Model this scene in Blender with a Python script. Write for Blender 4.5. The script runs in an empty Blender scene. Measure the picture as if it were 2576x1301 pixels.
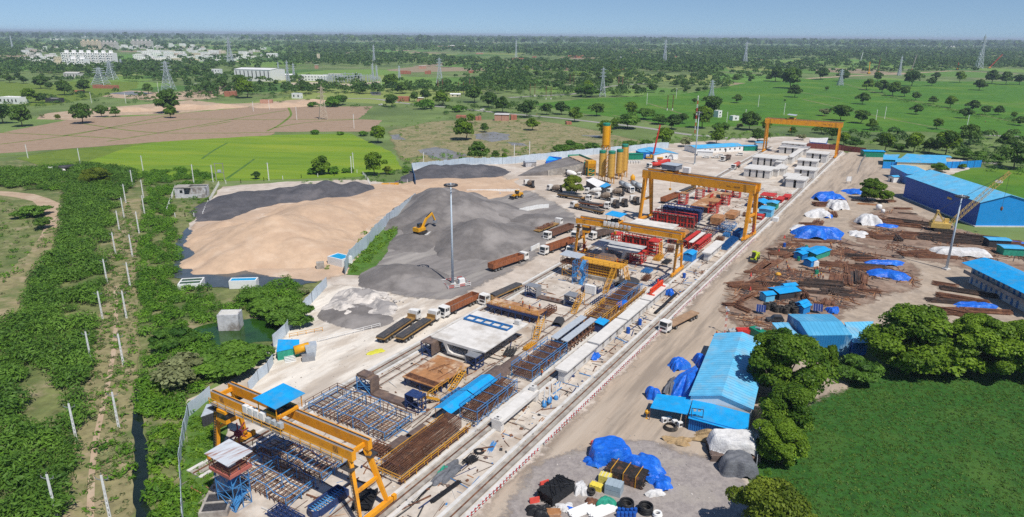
SKY_S,SUN_S,EXPO,HAZE,HAZE_C,DENOISE,AIR,SKY_UP=.11,4.1,0.2,8e-5,(.70,.84,1.0),False,.85,.07
import bpy,math,random
import numpy as np
from mathutils import Vector,Matrix
random.seed(7);RNG=np.random.default_rng(7)
SC=bpy.context.scene;COL=SC.collection
PI=math.pi;R=math.radians
IW,IH,FPX,CAM_H,ROLL=2576.0,1301.0,1717.0,70.0,0.0086
TH=math.atan((650.5-88.0)/FPX)
def at(u,v,z=0.0):
 """ground position (height z) seen at grid point u,v"""
 x=(u-IW/2)/FPX;y=-(v-650.5)/FPX
 c,s=math.cos(ROLL),math.sin(ROLL)
 x,y=x*c-y*s,x*s+y*c
 d=(x,math.cos(TH)+y*math.sin(TH),-math.sin(TH)+y*math.cos(TH))
 t=(z-CAM_H)/d[2]
 return Vector((d[0]*t,d[1]*t,z))
def proj(p):
 a=p[2]-CAM_H
 Z=p[1]*math.cos(TH)-a*math.sin(TH);Y=p[1]*math.sin(TH)+a*math.cos(TH)
 x,y=p[0]/Z,Y/Z;c,s=math.cos(-ROLL),math.sin(-ROLL)
 return IW/2+FPX*(x*c-y*s),650.5-FPX*(x*s+y*c)
X0=(0,645.386,1290.772,1930.626);Y0=(0,325.459,650.918,975.455)
def q(cr,x,y):return X0[int(cr[0])]+x*.25054,Y0[int(cr[1])]+y*.25054
def qa(cr,x,y,z=0.0):return at(*q(cr,x,y),z)
def ppm(p):return FPX/max(1.0,math.hypot(p[1],CAM_H))
YAW=R(58.1)
AX=Vector((math.cos(YAW),math.sin(YAW),0));BX=Vector((math.sin(YAW),-math.cos(YAW),0))
def yard(s,t,z=0.0):return AX*s+BX*t+Vector((0,0,z))
class MB:
 def __init__(s):s.v=[];s.f=[];s.m=[];s.k=0
 def add(s,vs,fs):
  n=len(s.v);s.v+=[tuple(v)for v in vs]
  for f in fs:s.f.append(tuple(i+n for i in f));s.m.append(s.k)
  return s
 def box(s,c,d,rz=0.0,M=None):
  x,y,z=d[0]/2,d[1]/2,d[2]/2;cr,sr=math.cos(rz),math.sin(rz)
  vs=[]
  for a in(-x,x):
   for b in(-y,y):
    for e in(-z,z):
     vs.append((c[0]+a*cr-b*sr,c[1]+a*sr+b*cr,c[2]+e))
  if M:vs=[M@Vector(v)for v in vs]
  return s.add(vs,[(0,1,3,2),(4,6,7,5),(0,4,5,1),(2,3,7,6),(0,2,6,4),(1,5,7,3)])
 def bx(s,x0,x1,y0,y1,z0,z1):return s.box(((x0+x1)/2,(y0+y1)/2,(z0+z1)/2),(x1-x0,y1-y0,z1-z0))
 def frame(s,p,qq):
  p=Vector(p);qq=Vector(qq);d=(qq-p)
  if d.length<1e-6:d=Vector((0,0,1e-3))
  d.normalize();up=Vector((0,0,1))if abs(d.z)<.98 else Vector((1,0,0))
  a=d.cross(up).normalized();return p,qq,a,a.cross(d).normalized()
 def beam(s,p,qq,w,h=None,w2=None,h2=None):
  h=h or w;w2=w2 or w;h2=h2 or h;p,qq,a,b=s.frame(p,qq)
  vs=[]
  for e,ww,hh in((p,w,h),(qq,w2,h2)):
   for i,j in((-1,-1),(1,-1),(1,1),(-1,1)):vs.append(e+a*(i*ww/2)+b*(j*hh/2))
  return s.add(vs,[(0,1,2,3),(7,6,5,4),(0,4,5,1),(1,5,6,2),(2,6,7,3),(3,7,4,0)])
 def tube(s,p,qq,r,n=8,r2=None,cap=True):
  r2=r if r2 is None else r2;p,qq,a,b=s.frame(p,qq);vs=[]
  for e,rr in((p,r),(qq,r2)):
   for i in range(n):t=2*PI*i/n;vs.append(e+a*(rr*math.cos(t))+b*(rr*math.sin(t)))
  fs=[(i,(i+1)%n,n+(i+1)%n,n+i)for i in range(n)]
  if cap:fs+=[tuple(range(n-1,-1,-1)),tuple(range(n,2*n))]
  return s.add(vs,fs)
 def path(s,pts,r,n=6):
  for i in range(len(pts)-1):s.tube(pts[i],pts[i+1],r,n)
  return s
 def lathe(s,c,prof,n=16):
  vs=[]
  for r,z in prof:
   for i in range(n):t=2*PI*i/n;vs.append((c[0]+r*math.cos(t),c[1]+r*math.sin(t),c[2]+z))
  fs=[]
  for k in range(len(prof)-1):
   for i in range(n):fs.append((k*n+i,k*n+(i+1)%n,(k+1)*n+(i+1)%n,(k+1)*n+i))
  fs+=[tuple(range(n-1,-1,-1)),tuple(range((len(prof)-1)*n,len(prof)*n))]
  return s.add(vs,fs)
 def prism(s,pts,z0,z1):
  n=len(pts);vs=[(p[0],p[1],z0)for p in pts]+[(p[0],p[1],z1)for p in pts]
  return s.add(vs,[tuple(range(n-1,-1,-1)),tuple(range(n,2*n))]+[(i,(i+1)%n,n+(i+1)%n,n+i)for i in range(n)])
 def extr(s,prof,x0,x1):
  """profile in (y,z) extruded along x"""
  n=len(prof);vs=[(x0,p[0],p[1])for p in prof]+[(x1,p[0],p[1])for p in prof]
  return s.add(vs,[tuple(range(n-1,-1,-1)),tuple(range(n,2*n))]+[(i,(i+1)%n,n+(i+1)%n,n+i)for i in range(n)])
 def extry(s,prof,y0,y1):
  """profile in (x,z) extruded along y"""
  n=len(prof);vs=[(p[0],y0,p[1])for p in prof]+[(p[0],y1,p[1])for p in prof]
  return s.add(vs,[tuple(range(n)),tuple(range(2*n-1,n-1,-1))]+[(i,n+i,n+(i+1)%n,(i+1)%n)for i in range(n)])
 def quad(s,a,b,c,d):return s.add([a,b,c,d],[(0,1,2,3)])
 def slab(s,a,b,c,d,th):
  """four-cornered sheet of thickness th below its corners"""
  o=Vector((0,0,th));P=[Vector(p)for p in(a,b,c,d)]
  return s.add(P+[p-o for p in P],[(0,1,2,3),(7,6,5,4),(0,4,5,1),(1,5,6,2),(2,6,7,3),(3,7,4,0)])
 def torus(s,c,R0,r,n=20,m=8):
  vs=[];fs=[]
  for i in range(n):
   a=2*PI*i/n
   for j in range(m):
    b=2*PI*j/m;rr=R0+r*math.cos(b);vs.append((c[0]+rr*math.cos(a),c[1]+rr*math.sin(a),c[2]+r*math.sin(b)))
  for i in range(n):
   for j in range(m):fs.append((i*m+j,((i+1)%n)*m+j,((i+1)%n)*m+(j+1)%m,i*m+(j+1)%m))
  return s.add(vs,fs)
 def rail(s,pts,h=1.1,r=.04,step=2.0,mid=True):
  """hand rail with posts along pts"""
  for i in range(len(pts)-1):
   p,e=Vector(pts[i]),Vector(pts[i+1]);L=(e-p).length;n=max(1,int(round(L/step)))
   for k in range(n+1):
    b=p.lerp(e,k/n);s.beam(b,b+Vector((0,0,h)),r*2)
   for z in((h,h/2)if mid else(h,)):s.beam(p+Vector((0,0,z)),e+Vector((0,0,z)),r*1.6)
  return s
 def mesh(s,name,mats,smooth=False):
  me=bpy.data.meshes.new(name);me.from_pydata(s.v,[],s.f)
  for m in(mats if isinstance(mats,(list,tuple))else[mats]):me.materials.append(m)
  if any(s.m):me.polygons.foreach_set('material_index',s.m)
  if smooth:me.polygons.foreach_set('use_smooth',[True]*len(s.f))
  me.update();return me
 def build(s,name,mats,parent=None,smooth=False,label=None):
  o=bpy.data.objects.new(name,s.mesh(name,mats,smooth));COL.objects.link(o)
  if parent is not None:o.parent=parent
  if label:o['label']=label
  return o
def tag(o,label=None,cat=None,group=None,kind=None):
 if label:o['label']=label
 if cat:o['category']=cat
 if group:o['group']=group
 if kind:o['kind']=kind
 return o
def thing(name,label,cat,loc=(0,0,0),rz=0.0,group=None):
 o=bpy.data.objects.new(name,None);COL.objects.link(o);o.empty_display_size=.1
 o.location=loc;o.rotation_euler=(0,0,rz);return tag(o,label,cat,group)
def single(mb,name,mats,label,cat,loc=(0,0,0),rz=0.0,group=None,smooth=False):
 o=mb.build(name,mats,None,smooth);o.location=loc;o.rotation_euler=(0,0,rz);return tag(o,label,cat,group)
def dup(root,loc,rz=0.0,label=None,group=None,scale=None):
 r=root.copy();COL.objects.link(r);r.location=loc;r.rotation_euler=(0,0,rz)
 if label:r['label']=label
 if group:r['group']=group
 if scale:r.scale=(scale,)*3 if not isinstance(scale,tuple)else scale
 for ch in root.children:
  c=ch.copy();COL.objects.link(c);c.parent=r
  for g in ch.children:d=g.copy();COL.objects.link(d);d.parent=c
 return r
def ordn(n):
 W=['first','second','third','fourth','fifth','sixth','seventh','eighth','ninth','tenth','eleventh','twelfth']
 return W[n-1]if n<=12 else '%d%s'%(n,'th' if 10<n%100<20 else{1:'st',2:'nd',3:'rd'}.get(n%10,'th'))
def mat(name,col,rough=.7,var=.18,scale=2.0,col2=None,lo=.45,hi=.65,metal=0.0,bump=0.0,bscale=None,detail=5,stripes=None,spec=.3,col3=None,s3=.1,aniso=None):
 """procedural paint/soil: base colour varied by noise, a second colour in patches, optional seams across object x or y"""
 m=bpy.data.materials.new(name);m.use_nodes=True;nt=m.node_tree;N=nt.nodes;L=nt.links
 b=N['Principled BSDF'];b.inputs['Roughness'].default_value=rough;b.inputs['Metallic'].default_value=metal;b.inputs['Specular IOR Level'].default_value=spec
 tc=N.new('ShaderNodeTexCoord');co=tc.outputs['Object']
 if aniso:
  mp=N.new('ShaderNodeMapping');mp.vector_type='TEXTURE';mp.inputs['Rotation'].default_value[2]=-aniso[0];mp.inputs['Scale'].default_value=[1/e for e in aniso[1]];L.new(co,mp.inputs['Vector']);co=mp.outputs['Vector']
 def noise(sc,det=detail):
  n=N.new('ShaderNodeTexNoise');n.inputs['Scale'].default_value=sc;n.inputs['Detail'].default_value=det;n.inputs['Roughness'].default_value=.62;L.new(co,n.inputs['Vector']);return n.outputs['Fac']
 def mixc(f,a,c):
  x=N.new('ShaderNodeMix');x.data_type='RGBA';L.new(f,x.inputs[0])
  for i,v in((6,a),(7,c)):
   if isinstance(v,tuple):x.inputs[i].default_value=(*v,1)
   else:L.new(v,x.inputs[i])
  return x.outputs[2]
 def ramp(f,lo,hi):
  r=N.new('ShaderNodeMapRange');r.inputs[1].default_value=lo;r.inputs[2].default_value=hi;L.new(f,r.inputs[0]);return r.outputs[0]
 dk=tuple(c*(1-var*1.3)for c in col);lt=tuple(min(1,c*(1+var))for c in col)
 out=mixc(ramp(noise(scale),.3,.7),dk,lt)
 if col2:out=mixc(ramp(noise(scale*.37,7),lo,hi),out,col2)
 if col3:out=mixc(ramp(noise(s3,7),.5,.66),out,col3)
 if stripes:
  ax,period,width,scol=stripes
  sp=N.new('ShaderNodeSeparateXYZ');L.new(tc.outputs['Object'],sp.inputs[0])
  mm=N.new('ShaderNodeMath');mm.operation='MODULO'
  ab=N.new('ShaderNodeMath');ab.operation='ADD';ab.inputs[1].default_value=500*period;L.new(sp.outputs[ax],ab.inputs[0]);L.new(ab.outputs[0],mm.inputs[0]);mm.inputs[1].default_value=period
  lt2=N.new('ShaderNodeMath');lt2.operation='LESS_THAN';lt2.inputs[1].default_value=width;L.new(mm.outputs[0],lt2.inputs[0])
  out=mixc(lt2.outputs[0],out,scol)
 L.new(out,b.inputs['Base Color'])
 if bump:
  bp=N.new('ShaderNodeBump');bp.inputs['Strength'].default_value=bump;bp.inputs['Distance'].default_value=.3;L.new(noise(bscale or scale*2,6),bp.inputs['Height']);L.new(bp.outputs[0],b.inputs['Normal'])
 return m
def leafmat(name,dark,light,trans=.2):
 m=bpy.data.materials.new(name);m.use_nodes=True;nt=m.node_tree;N=nt.nodes;L=nt.links
 b=N['Principled BSDF'];b.inputs['Roughness'].default_value=.55;b.inputs['Specular IOR Level'].default_value=.25
 a=N.new('ShaderNodeAttribute');a.attribute_name='shade';oi=N.new('ShaderNodeObjectInfo')
 ad=N.new('ShaderNodeMath');ad.operation='MULTIPLY_ADD';L.new(oi.outputs['Random'],ad.inputs[0]);ad.inputs[1].default_value=.5;L.new(a.outputs['Fac'],ad.inputs[2])
 sb=N.new('ShaderNodeMath');sb.operation='SUBTRACT';sb.use_clamp=True;sb.inputs[1].default_value=.25;L.new(ad.outputs[0],sb.inputs[0])
 x=N.new('ShaderNodeMix');x.data_type='RGBA';x.inputs[6].default_value=(*dark,1);x.inputs[7].default_value=(*light,1);L.new(sb.outputs[0],x.inputs[0]);L.new(x.outputs[2],b.inputs['Base Color'])
 t=N.new('ShaderNodeBsdfTranslucent');L.new(x.outputs[2],t.inputs[0]);mx=N.new('ShaderNodeMixShader');mx.inputs[0].default_value=trans
 L.new(b.outputs[0],mx.inputs[1]);L.new(t.outputs[0],mx.inputs[2]);L.new(mx.outputs[0],N['Material Output'].inputs[0]);return m
def watermat(name,col,rough=.08):
 m=mat(name,col,rough,.25,.2,spec=.5);return m
CREAM=(.54,.485,.42)
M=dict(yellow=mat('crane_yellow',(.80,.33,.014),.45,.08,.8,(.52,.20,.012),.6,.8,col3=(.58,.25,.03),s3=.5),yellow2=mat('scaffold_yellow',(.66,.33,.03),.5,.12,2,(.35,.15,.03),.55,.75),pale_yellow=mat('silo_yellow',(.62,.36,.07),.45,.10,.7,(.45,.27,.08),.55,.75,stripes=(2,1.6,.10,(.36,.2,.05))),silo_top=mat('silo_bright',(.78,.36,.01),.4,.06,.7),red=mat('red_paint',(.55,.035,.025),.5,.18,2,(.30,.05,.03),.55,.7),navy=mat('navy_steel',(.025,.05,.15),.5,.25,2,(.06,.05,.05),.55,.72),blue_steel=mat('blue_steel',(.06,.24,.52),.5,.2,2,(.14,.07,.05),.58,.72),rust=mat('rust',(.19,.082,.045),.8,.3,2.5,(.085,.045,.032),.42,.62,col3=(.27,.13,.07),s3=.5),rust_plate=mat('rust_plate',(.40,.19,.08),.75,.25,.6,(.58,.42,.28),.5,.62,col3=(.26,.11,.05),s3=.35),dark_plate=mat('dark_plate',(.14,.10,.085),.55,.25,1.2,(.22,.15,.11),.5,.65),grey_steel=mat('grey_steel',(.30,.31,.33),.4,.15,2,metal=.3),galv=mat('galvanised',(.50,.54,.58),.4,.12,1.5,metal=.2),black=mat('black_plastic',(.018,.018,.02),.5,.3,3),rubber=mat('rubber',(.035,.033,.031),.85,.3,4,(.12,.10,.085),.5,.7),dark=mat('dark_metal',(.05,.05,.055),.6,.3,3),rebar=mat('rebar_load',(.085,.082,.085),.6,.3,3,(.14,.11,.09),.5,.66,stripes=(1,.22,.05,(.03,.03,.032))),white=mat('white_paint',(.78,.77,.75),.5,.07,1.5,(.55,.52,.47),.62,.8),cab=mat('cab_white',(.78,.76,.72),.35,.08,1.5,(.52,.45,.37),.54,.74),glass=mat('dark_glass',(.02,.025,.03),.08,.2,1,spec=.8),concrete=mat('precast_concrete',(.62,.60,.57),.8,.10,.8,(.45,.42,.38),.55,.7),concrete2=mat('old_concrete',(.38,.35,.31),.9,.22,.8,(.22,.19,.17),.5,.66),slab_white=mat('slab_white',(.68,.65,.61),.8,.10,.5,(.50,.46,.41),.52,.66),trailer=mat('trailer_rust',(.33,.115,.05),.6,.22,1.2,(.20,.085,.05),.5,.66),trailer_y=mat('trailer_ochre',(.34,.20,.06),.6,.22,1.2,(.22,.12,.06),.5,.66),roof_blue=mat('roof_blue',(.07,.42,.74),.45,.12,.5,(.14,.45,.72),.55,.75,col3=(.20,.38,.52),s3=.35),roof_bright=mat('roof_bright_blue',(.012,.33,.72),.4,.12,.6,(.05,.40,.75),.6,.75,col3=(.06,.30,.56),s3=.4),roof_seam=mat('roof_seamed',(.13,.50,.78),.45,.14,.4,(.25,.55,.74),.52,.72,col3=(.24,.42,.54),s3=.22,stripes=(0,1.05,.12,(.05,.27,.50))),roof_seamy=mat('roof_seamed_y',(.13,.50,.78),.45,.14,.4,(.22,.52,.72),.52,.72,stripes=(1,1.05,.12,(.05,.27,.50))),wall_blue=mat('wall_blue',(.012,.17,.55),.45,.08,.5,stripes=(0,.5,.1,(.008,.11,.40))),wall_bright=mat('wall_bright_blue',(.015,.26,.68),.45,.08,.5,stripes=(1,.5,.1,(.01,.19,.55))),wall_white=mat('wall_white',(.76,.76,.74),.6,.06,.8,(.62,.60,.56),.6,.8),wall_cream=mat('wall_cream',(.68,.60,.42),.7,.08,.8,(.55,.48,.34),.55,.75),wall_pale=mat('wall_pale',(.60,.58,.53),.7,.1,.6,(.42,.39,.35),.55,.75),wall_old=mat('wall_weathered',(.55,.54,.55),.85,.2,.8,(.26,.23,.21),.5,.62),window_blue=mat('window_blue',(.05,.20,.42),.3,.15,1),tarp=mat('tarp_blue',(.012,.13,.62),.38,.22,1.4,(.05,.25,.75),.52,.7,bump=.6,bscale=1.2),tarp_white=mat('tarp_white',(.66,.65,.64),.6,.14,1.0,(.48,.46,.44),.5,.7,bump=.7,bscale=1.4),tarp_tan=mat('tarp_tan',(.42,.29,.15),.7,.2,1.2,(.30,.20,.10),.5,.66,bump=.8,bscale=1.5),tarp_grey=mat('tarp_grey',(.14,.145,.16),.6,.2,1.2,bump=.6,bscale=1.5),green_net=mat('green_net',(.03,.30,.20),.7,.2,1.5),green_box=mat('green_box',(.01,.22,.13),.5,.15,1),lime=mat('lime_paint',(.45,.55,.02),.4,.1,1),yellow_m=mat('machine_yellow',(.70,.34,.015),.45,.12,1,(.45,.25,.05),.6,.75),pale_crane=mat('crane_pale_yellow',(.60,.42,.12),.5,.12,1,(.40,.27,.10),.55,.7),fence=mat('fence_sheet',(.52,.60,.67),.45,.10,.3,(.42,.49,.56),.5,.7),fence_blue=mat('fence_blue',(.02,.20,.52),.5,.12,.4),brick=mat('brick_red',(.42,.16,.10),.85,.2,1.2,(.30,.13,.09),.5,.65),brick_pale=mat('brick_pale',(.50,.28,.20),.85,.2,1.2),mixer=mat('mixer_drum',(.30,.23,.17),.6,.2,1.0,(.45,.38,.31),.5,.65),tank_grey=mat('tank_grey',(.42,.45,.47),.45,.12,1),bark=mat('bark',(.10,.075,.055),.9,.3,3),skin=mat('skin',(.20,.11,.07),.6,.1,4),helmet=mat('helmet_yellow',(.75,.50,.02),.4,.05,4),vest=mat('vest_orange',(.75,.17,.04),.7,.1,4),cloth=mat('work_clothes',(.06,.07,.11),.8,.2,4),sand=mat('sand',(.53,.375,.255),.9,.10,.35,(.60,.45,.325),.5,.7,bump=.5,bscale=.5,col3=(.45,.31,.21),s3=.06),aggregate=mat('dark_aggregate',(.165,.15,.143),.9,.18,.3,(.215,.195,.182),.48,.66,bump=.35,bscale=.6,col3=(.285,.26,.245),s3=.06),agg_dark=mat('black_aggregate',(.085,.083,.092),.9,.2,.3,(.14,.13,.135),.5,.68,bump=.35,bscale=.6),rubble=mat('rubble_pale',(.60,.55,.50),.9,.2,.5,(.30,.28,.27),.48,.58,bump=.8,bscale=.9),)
def plain(name,col,rough=.6):return mat(name,col,rough,.1,2)
LEAF=dict(neem=leafmat('leaf_neem',(.048,.12,.009),(.25,.39,.026),.38),dark=leafmat('leaf_dark',(.032,.085,.013),(.135,.24,.032),.3),yellow=leafmat('leaf_yellowish',(.09,.14,.010),(.33,.40,.04),.35),acacia=leafmat('leaf_acacia',(.036,.105,.014),(.17,.32,.038),.35),scrub=leafmat('leaf_scrub',(.042,.125,.012),(.18,.36,.028),.35),dry=leafmat('leaf_dry',(.14,.16,.06),(.36,.39,.18),.3),far=leafmat('leaf_far',(.040,.10,.020),(.15,.255,.045),.3),grass=leafmat('leaf_grass',(.055,.155,.010),(.22,.38,.03),.35),)
FADED={};GN=0
def faded(m):
 """the same soil with an edge that thins out into the soil below"""
 if m.name in FADED:return FADED[m.name]
 c=m.copy();nt=c.node_tree;N=nt.nodes;L=nt.links;a=N.new('ShaderNodeAttribute');a.attribute_name='fade';tc=N.new('ShaderNodeTexCoord');n=N.new('ShaderNodeTexNoise');n.inputs['Scale'].default_value=.45;n.inputs['Detail'].default_value=8;n.inputs['Roughness'].default_value=.7;L.new(tc.outputs['Object'],n.inputs['Vector'])
 x=N.new('ShaderNodeMath');x.operation='MULTIPLY_ADD';x.inputs[1].default_value=2.2;x.inputs[2].default_value=-1.1;L.new(n.outputs['Fac'],x.inputs[0]);y=N.new('ShaderNodeMath');y.operation='ADD';L.new(x.outputs[0],y.inputs[0]);L.new(a.outputs['Fac'],y.inputs[1])
 z=N.new('ShaderNodeMapRange');z.interpolation_type='SMOOTHSTEP';z.inputs[1].default_value=.15;z.inputs[2].default_value=.85;L.new(y.outputs[0],z.inputs[0])
 g=N.new('ShaderNodeMath');g.operation='MULTIPLY';g.use_clamp=True;g.inputs[1].default_value=6;L.new(a.outputs['Fac'],g.inputs[0]);h=N.new('ShaderNodeMath');h.operation='MULTIPLY';L.new(g.outputs[0],h.inputs[0]);L.new(z.outputs[0],h.inputs[1]);L.new(h.outputs[0],N['Principled BSDF'].inputs['Alpha']);FADED[m.name]=c;return c
def ground(name,label,uv,z,m,jit=0.0,step=4.0,cat='ground',world=False,fade=0.0):
 global GN;GN+=1;z+=.0013*GN
 P=[Vector(p)if world else at(*p)for p in uv];out=[];rr=random.Random(len(uv)*31+int(z*1000));ph=[rr.uniform(0,6)for _ in range(4)];acc=0
 for i in range(len(P)):
  a,b=P[i],P[(i+1)%len(P)];n=max(1,min(80,int((b-a).length/step)))if jit or fade else 1;d=(b-a).normalized();nr=Vector((-d.y,d.x,0));l=(b-a).length
  for k in range(n):
   s_=acc+l*k/n;w=math.sin(s_*.31+ph[0])*.6+math.sin(s_*.83+ph[1])*.45+math.sin(s_*1.9+ph[2])*.25
   out.append((a.lerp(b,k/n)+nr*(w*jit*1.4)).xy)
  acc+=l
 n=len(out)
 if sum(out[i-1].x*out[i].y-out[i].x*out[i-1].y for i in range(n))<0:out.reverse()
 mb=MB()
 if fade:
  inn=[]
  for i in range(n):d=(out[(i+1)%n]-out[i-1]).normalized();inn.append(out[i]-Vector((-d.y,d.x))*fade*.7)
  for _ in range(2):inn=[(inn[i-1]+inn[i]*2+inn[(i+1)%n])/4 for i in range(n)]
  mb.add([(p.x,p.y,z-.012)for p in inn]+[(p.x,p.y,z)for p in out],[(i,(i+1)%n,n+(i+1)%n,n+i)for i in range(n)]+[tuple(range(n,2*n))])
 else:mb.add([(p.x,p.y,z)for p in out],[tuple(range(n))])
 me=mb.mesh(name,faded(m)if fade else m)
 if fade:at_=me.attributes.new('fade','FLOAT','POINT');at_.data.foreach_set('value',[0.0]*n+[1.0]*n)
 o=bpy.data.objects.new(name,me);COL.objects.link(o);return tag(o,label,cat,None,'structure')
def ribbon(name,label,uv,w,z,m,cat='road',world=False):
 P=[Vector(p)if world else at(*p)for p in uv];vs=[];fs=[]
 Q=[]
 for i in range(len(P)-1):
  n=max(1,int((P[i+1]-P[i]).length/12))
  for k in range(n):Q.append(P[i].lerp(P[i+1],k/n))
 Q.append(P[-1])
 for _ in range(3):Q=[Q[0]]+[(Q[i-1]+Q[i]*2+Q[i+1])/4 for i in range(1,len(Q)-1)]+[Q[-1]]
 for i,p in enumerate(Q):
  d=(Q[min(i+1,len(Q)-1)]-Q[max(i-1,0)]).normalized();nrm=Vector((-d.y,d.x,0));ww=w*random.uniform(.88,1.12)/2
  vs+=[(*(p+nrm*ww).xy,z),(*(p-nrm*ww).xy,z)]
  if i:fs.append((2*i-2,2*i-1,2*i+1,2*i))
 mb=MB();mb.add(vs,fs);o=mb.build(name,m);return tag(o,label,cat,None,'structure')
def plain_mat():
 m=mat('plain_soil',(.145,.205,.06),.95,.3,.02,(.24,.22,.12),.56,.72,col3=(.08,.125,.04),s3=.006)
 nt=m.node_tree;N=nt.nodes;L=nt.links;b=N['Principled BSDF'];src=b.inputs['Base Color'].links[0].from_socket
 tc=N.new('ShaderNodeTexCoord');mp=N.new('ShaderNodeMapping');mp.inputs['Scale'].default_value=(.006,.0042,0);mp.inputs['Rotation'].default_value[2]=.35;L.new(tc.outputs['Object'],mp.inputs[0])
 v=N.new('ShaderNodeTexVoronoi');v.inputs['Scale'].default_value=1.0;v.distance='CHEBYCHEV';L.new(mp.outputs[0],v.inputs['Vector'])
 sp=N.new('ShaderNodeSeparateColor');L.new(v.outputs['Color'],sp.inputs[0])
 cr=N.new('ShaderNodeValToRGB');e=cr.color_ramp;e.interpolation='CONSTANT'
 for i,(p,c)in enumerate([(0,(.10,.20,.03)),(.25,(.15,.25,.045)),(.45,(.07,.15,.025)),(.6,(.22,.27,.07)),(.75,(.11,.23,.03)),(.9,(.28,.22,.14))]):
  el=e.elements[i]if i<2 else e.elements.new(p);el.position=p;el.color=(*c,1)
 L.new(sp.outputs[0],cr.inputs[0])
 gt=N.new('ShaderNodeMath');gt.operation='GREATER_THAN';gt.inputs[1].default_value=.42;L.new(sp.outputs[1],gt.inputs[0])
 sx=N.new('ShaderNodeSeparateXYZ');L.new(tc.outputs['Object'],sx.inputs[0]);fr=N.new('ShaderNodeMapRange');fr.inputs[1].default_value=520;fr.inputs[2].default_value=640;L.new(sx.outputs[1],fr.inputs[0])
 mu=N.new('ShaderNodeMath');mu.operation='MULTIPLY';L.new(gt.outputs[0],mu.inputs[0]);L.new(fr.outputs[0],mu.inputs[1])
 x=N.new('ShaderNodeMix');x.data_type='RGBA';L.new(mu.outputs[0],x.inputs[0]);L.new(src,x.inputs[6]);L.new(cr.outputs[0],x.inputs[7]);L.new(x.outputs[2],b.inputs['Base Color'])
 return m
GM=dict(plain=plain_mat(),scrub=mat('scrub_soil',(.165,.185,.065),.95,.3,.35,(.30,.25,.15),.52,.68,bump=.3,col3=(.075,.12,.03),s3=.05),dry=mat('dry_grass_soil',(.255,.225,.11),.95,.25,.5,(.36,.28,.18),.52,.66,bump=.3,col3=(.105,.15,.04),s3=.09),paddy=mat('paddy_green',(.065,.175,.008),.9,.2,.12,(.045,.135,.010),.5,.66,col3=(.115,.21,.012),s3=.012),paddy_l=mat('paddy_lime',(.165,.265,.014),.9,.12,.12,(.115,.215,.014),.48,.66,col3=(.23,.30,.02),s3=.02,aniso=(.1,(.35,2.2,1))),paddy_o=mat('paddy_olive',(.14,.20,.022),.9,.14,.2,(.10,.165,.02),.48,.66),crop=mat('dark_crop',(.026,.10,.010),.9,.35,.9,(.038,.115,.016),.48,.62,bump=.8,bscale=2.2,col3=(.060,.135,.018),s3=.07),plough=mat('ploughed_soil',(.335,.235,.16),.95,.08,.5,(.28,.195,.13),.48,.66,bump=.2),grass=mat('grass_strip',(.075,.165,.022),.95,.25,.4,(.12,.18,.04),.5,.66,bump=.3),dirt=mat('dirt_tan',(.43,.315,.215),.95,.15,.3,(.50,.40,.29),.5,.66,bump=.2),water=mat('pond_green',(.022,.07,.008),.14,.3,.2,spec=.5),ditch=mat('ditch_water',(.010,.018,.012),.08,.3,.3,spec=.5),puddle=mat('puddle_water',(.24,.225,.20),.35,.2,.2,(.17,.15,.12),.5,.7,spec=.4),greywater=mat('muddy_water',(.07,.085,.09),.15,.25,.15,(.13,.12,.10),.55,.7,spec=.6),site=mat('site_dust',(.52,.445,.375),.95,.14,.25,(.62,.56,.49),.5,.66,bump=.15,col3=(.38,.315,.255),s3=.045),bright=mat('lime_dust',(.70,.64,.56),.95,.12,.3,(.55,.475,.39),.48,.6,bump=.2,col3=(.42,.36,.30),s3=.08,aniso=(-1.0,(.5,1.6,1))),yard=mat('yard_concrete',(.53,.465,.395),.9,.16,.5,(.63,.57,.50),.5,.66,bump=.12,col3=(.36,.285,.22),s3=.10),road=mat('haul_road',(.41,.33,.255),.95,.14,.6,(.29,.235,.185),.5,.6,bump=.15,col3=(.47,.39,.31),s3=.09,aniso=(-YAW,(.12,1.3,1))),gravel=mat('gravel_grey',(.30,.265,.25),.95,.16,1.6,(.36,.32,.295),.5,.64,bump=.3,bscale=4,col3=(.37,.33,.29),s3=.1),rusty=mat('scrap_soil',(.27,.185,.135),.95,.2,.6,(.17,.11,.08),.5,.62,bump=.3,col3=(.38,.295,.225),s3=.1),mud=mat('track_mud',(.40,.32,.245),.95,.14,.5,(.31,.25,.195),.48,.62,bump=.25,col3=(.47,.39,.31),s3=.12),aggfloor=mat('aggregate_floor',(.225,.205,.195),.95,.16,.3,(.30,.275,.25),.5,.64,bump=.25,col3=(.36,.33,.30),s3=.06,aniso=(-.9,(.4,1.8,1))),sandfloor=mat('sand_floor',(.52,.375,.265),.95,.12,.25,(.64,.52,.41),.5,.66,bump=.2,col3=(.46,.34,.25),s3=.05),tar=mat('country_road',(.30,.285,.265),.9,.1,.5,(.36,.34,.31),.5,.66),)
S=90000.0
o=MB().quad((-S,-200,0),(S,-200,0),(S,S,0),(-S,S,0)).build('ground',GM['plain']);tag(o,'flat green plain of crops and scrub reaching the horizon','ground',None,'structure')
ground('scrub_ground','scrubby green and tan ground left of the casting yard',[(-900,1480),(-500,430),(120,400),(480,445),(560,470),(470,640),(820,700),(690,880),(470,1010),(450,1480)],.02,GM['scrub'],1.0)
ground('dry_grass_path','strip of dry grass between the two rows of white poles',[(110,1480),(190,1180),(225,950),(262,740),(285,600),(318,500),(352,500),(350,560),(340,640),(338,760),(345,900),(335,1060),(335,1200),(310,1480)],.04,GM['dry'],.5,2,fade=1.2)
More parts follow.
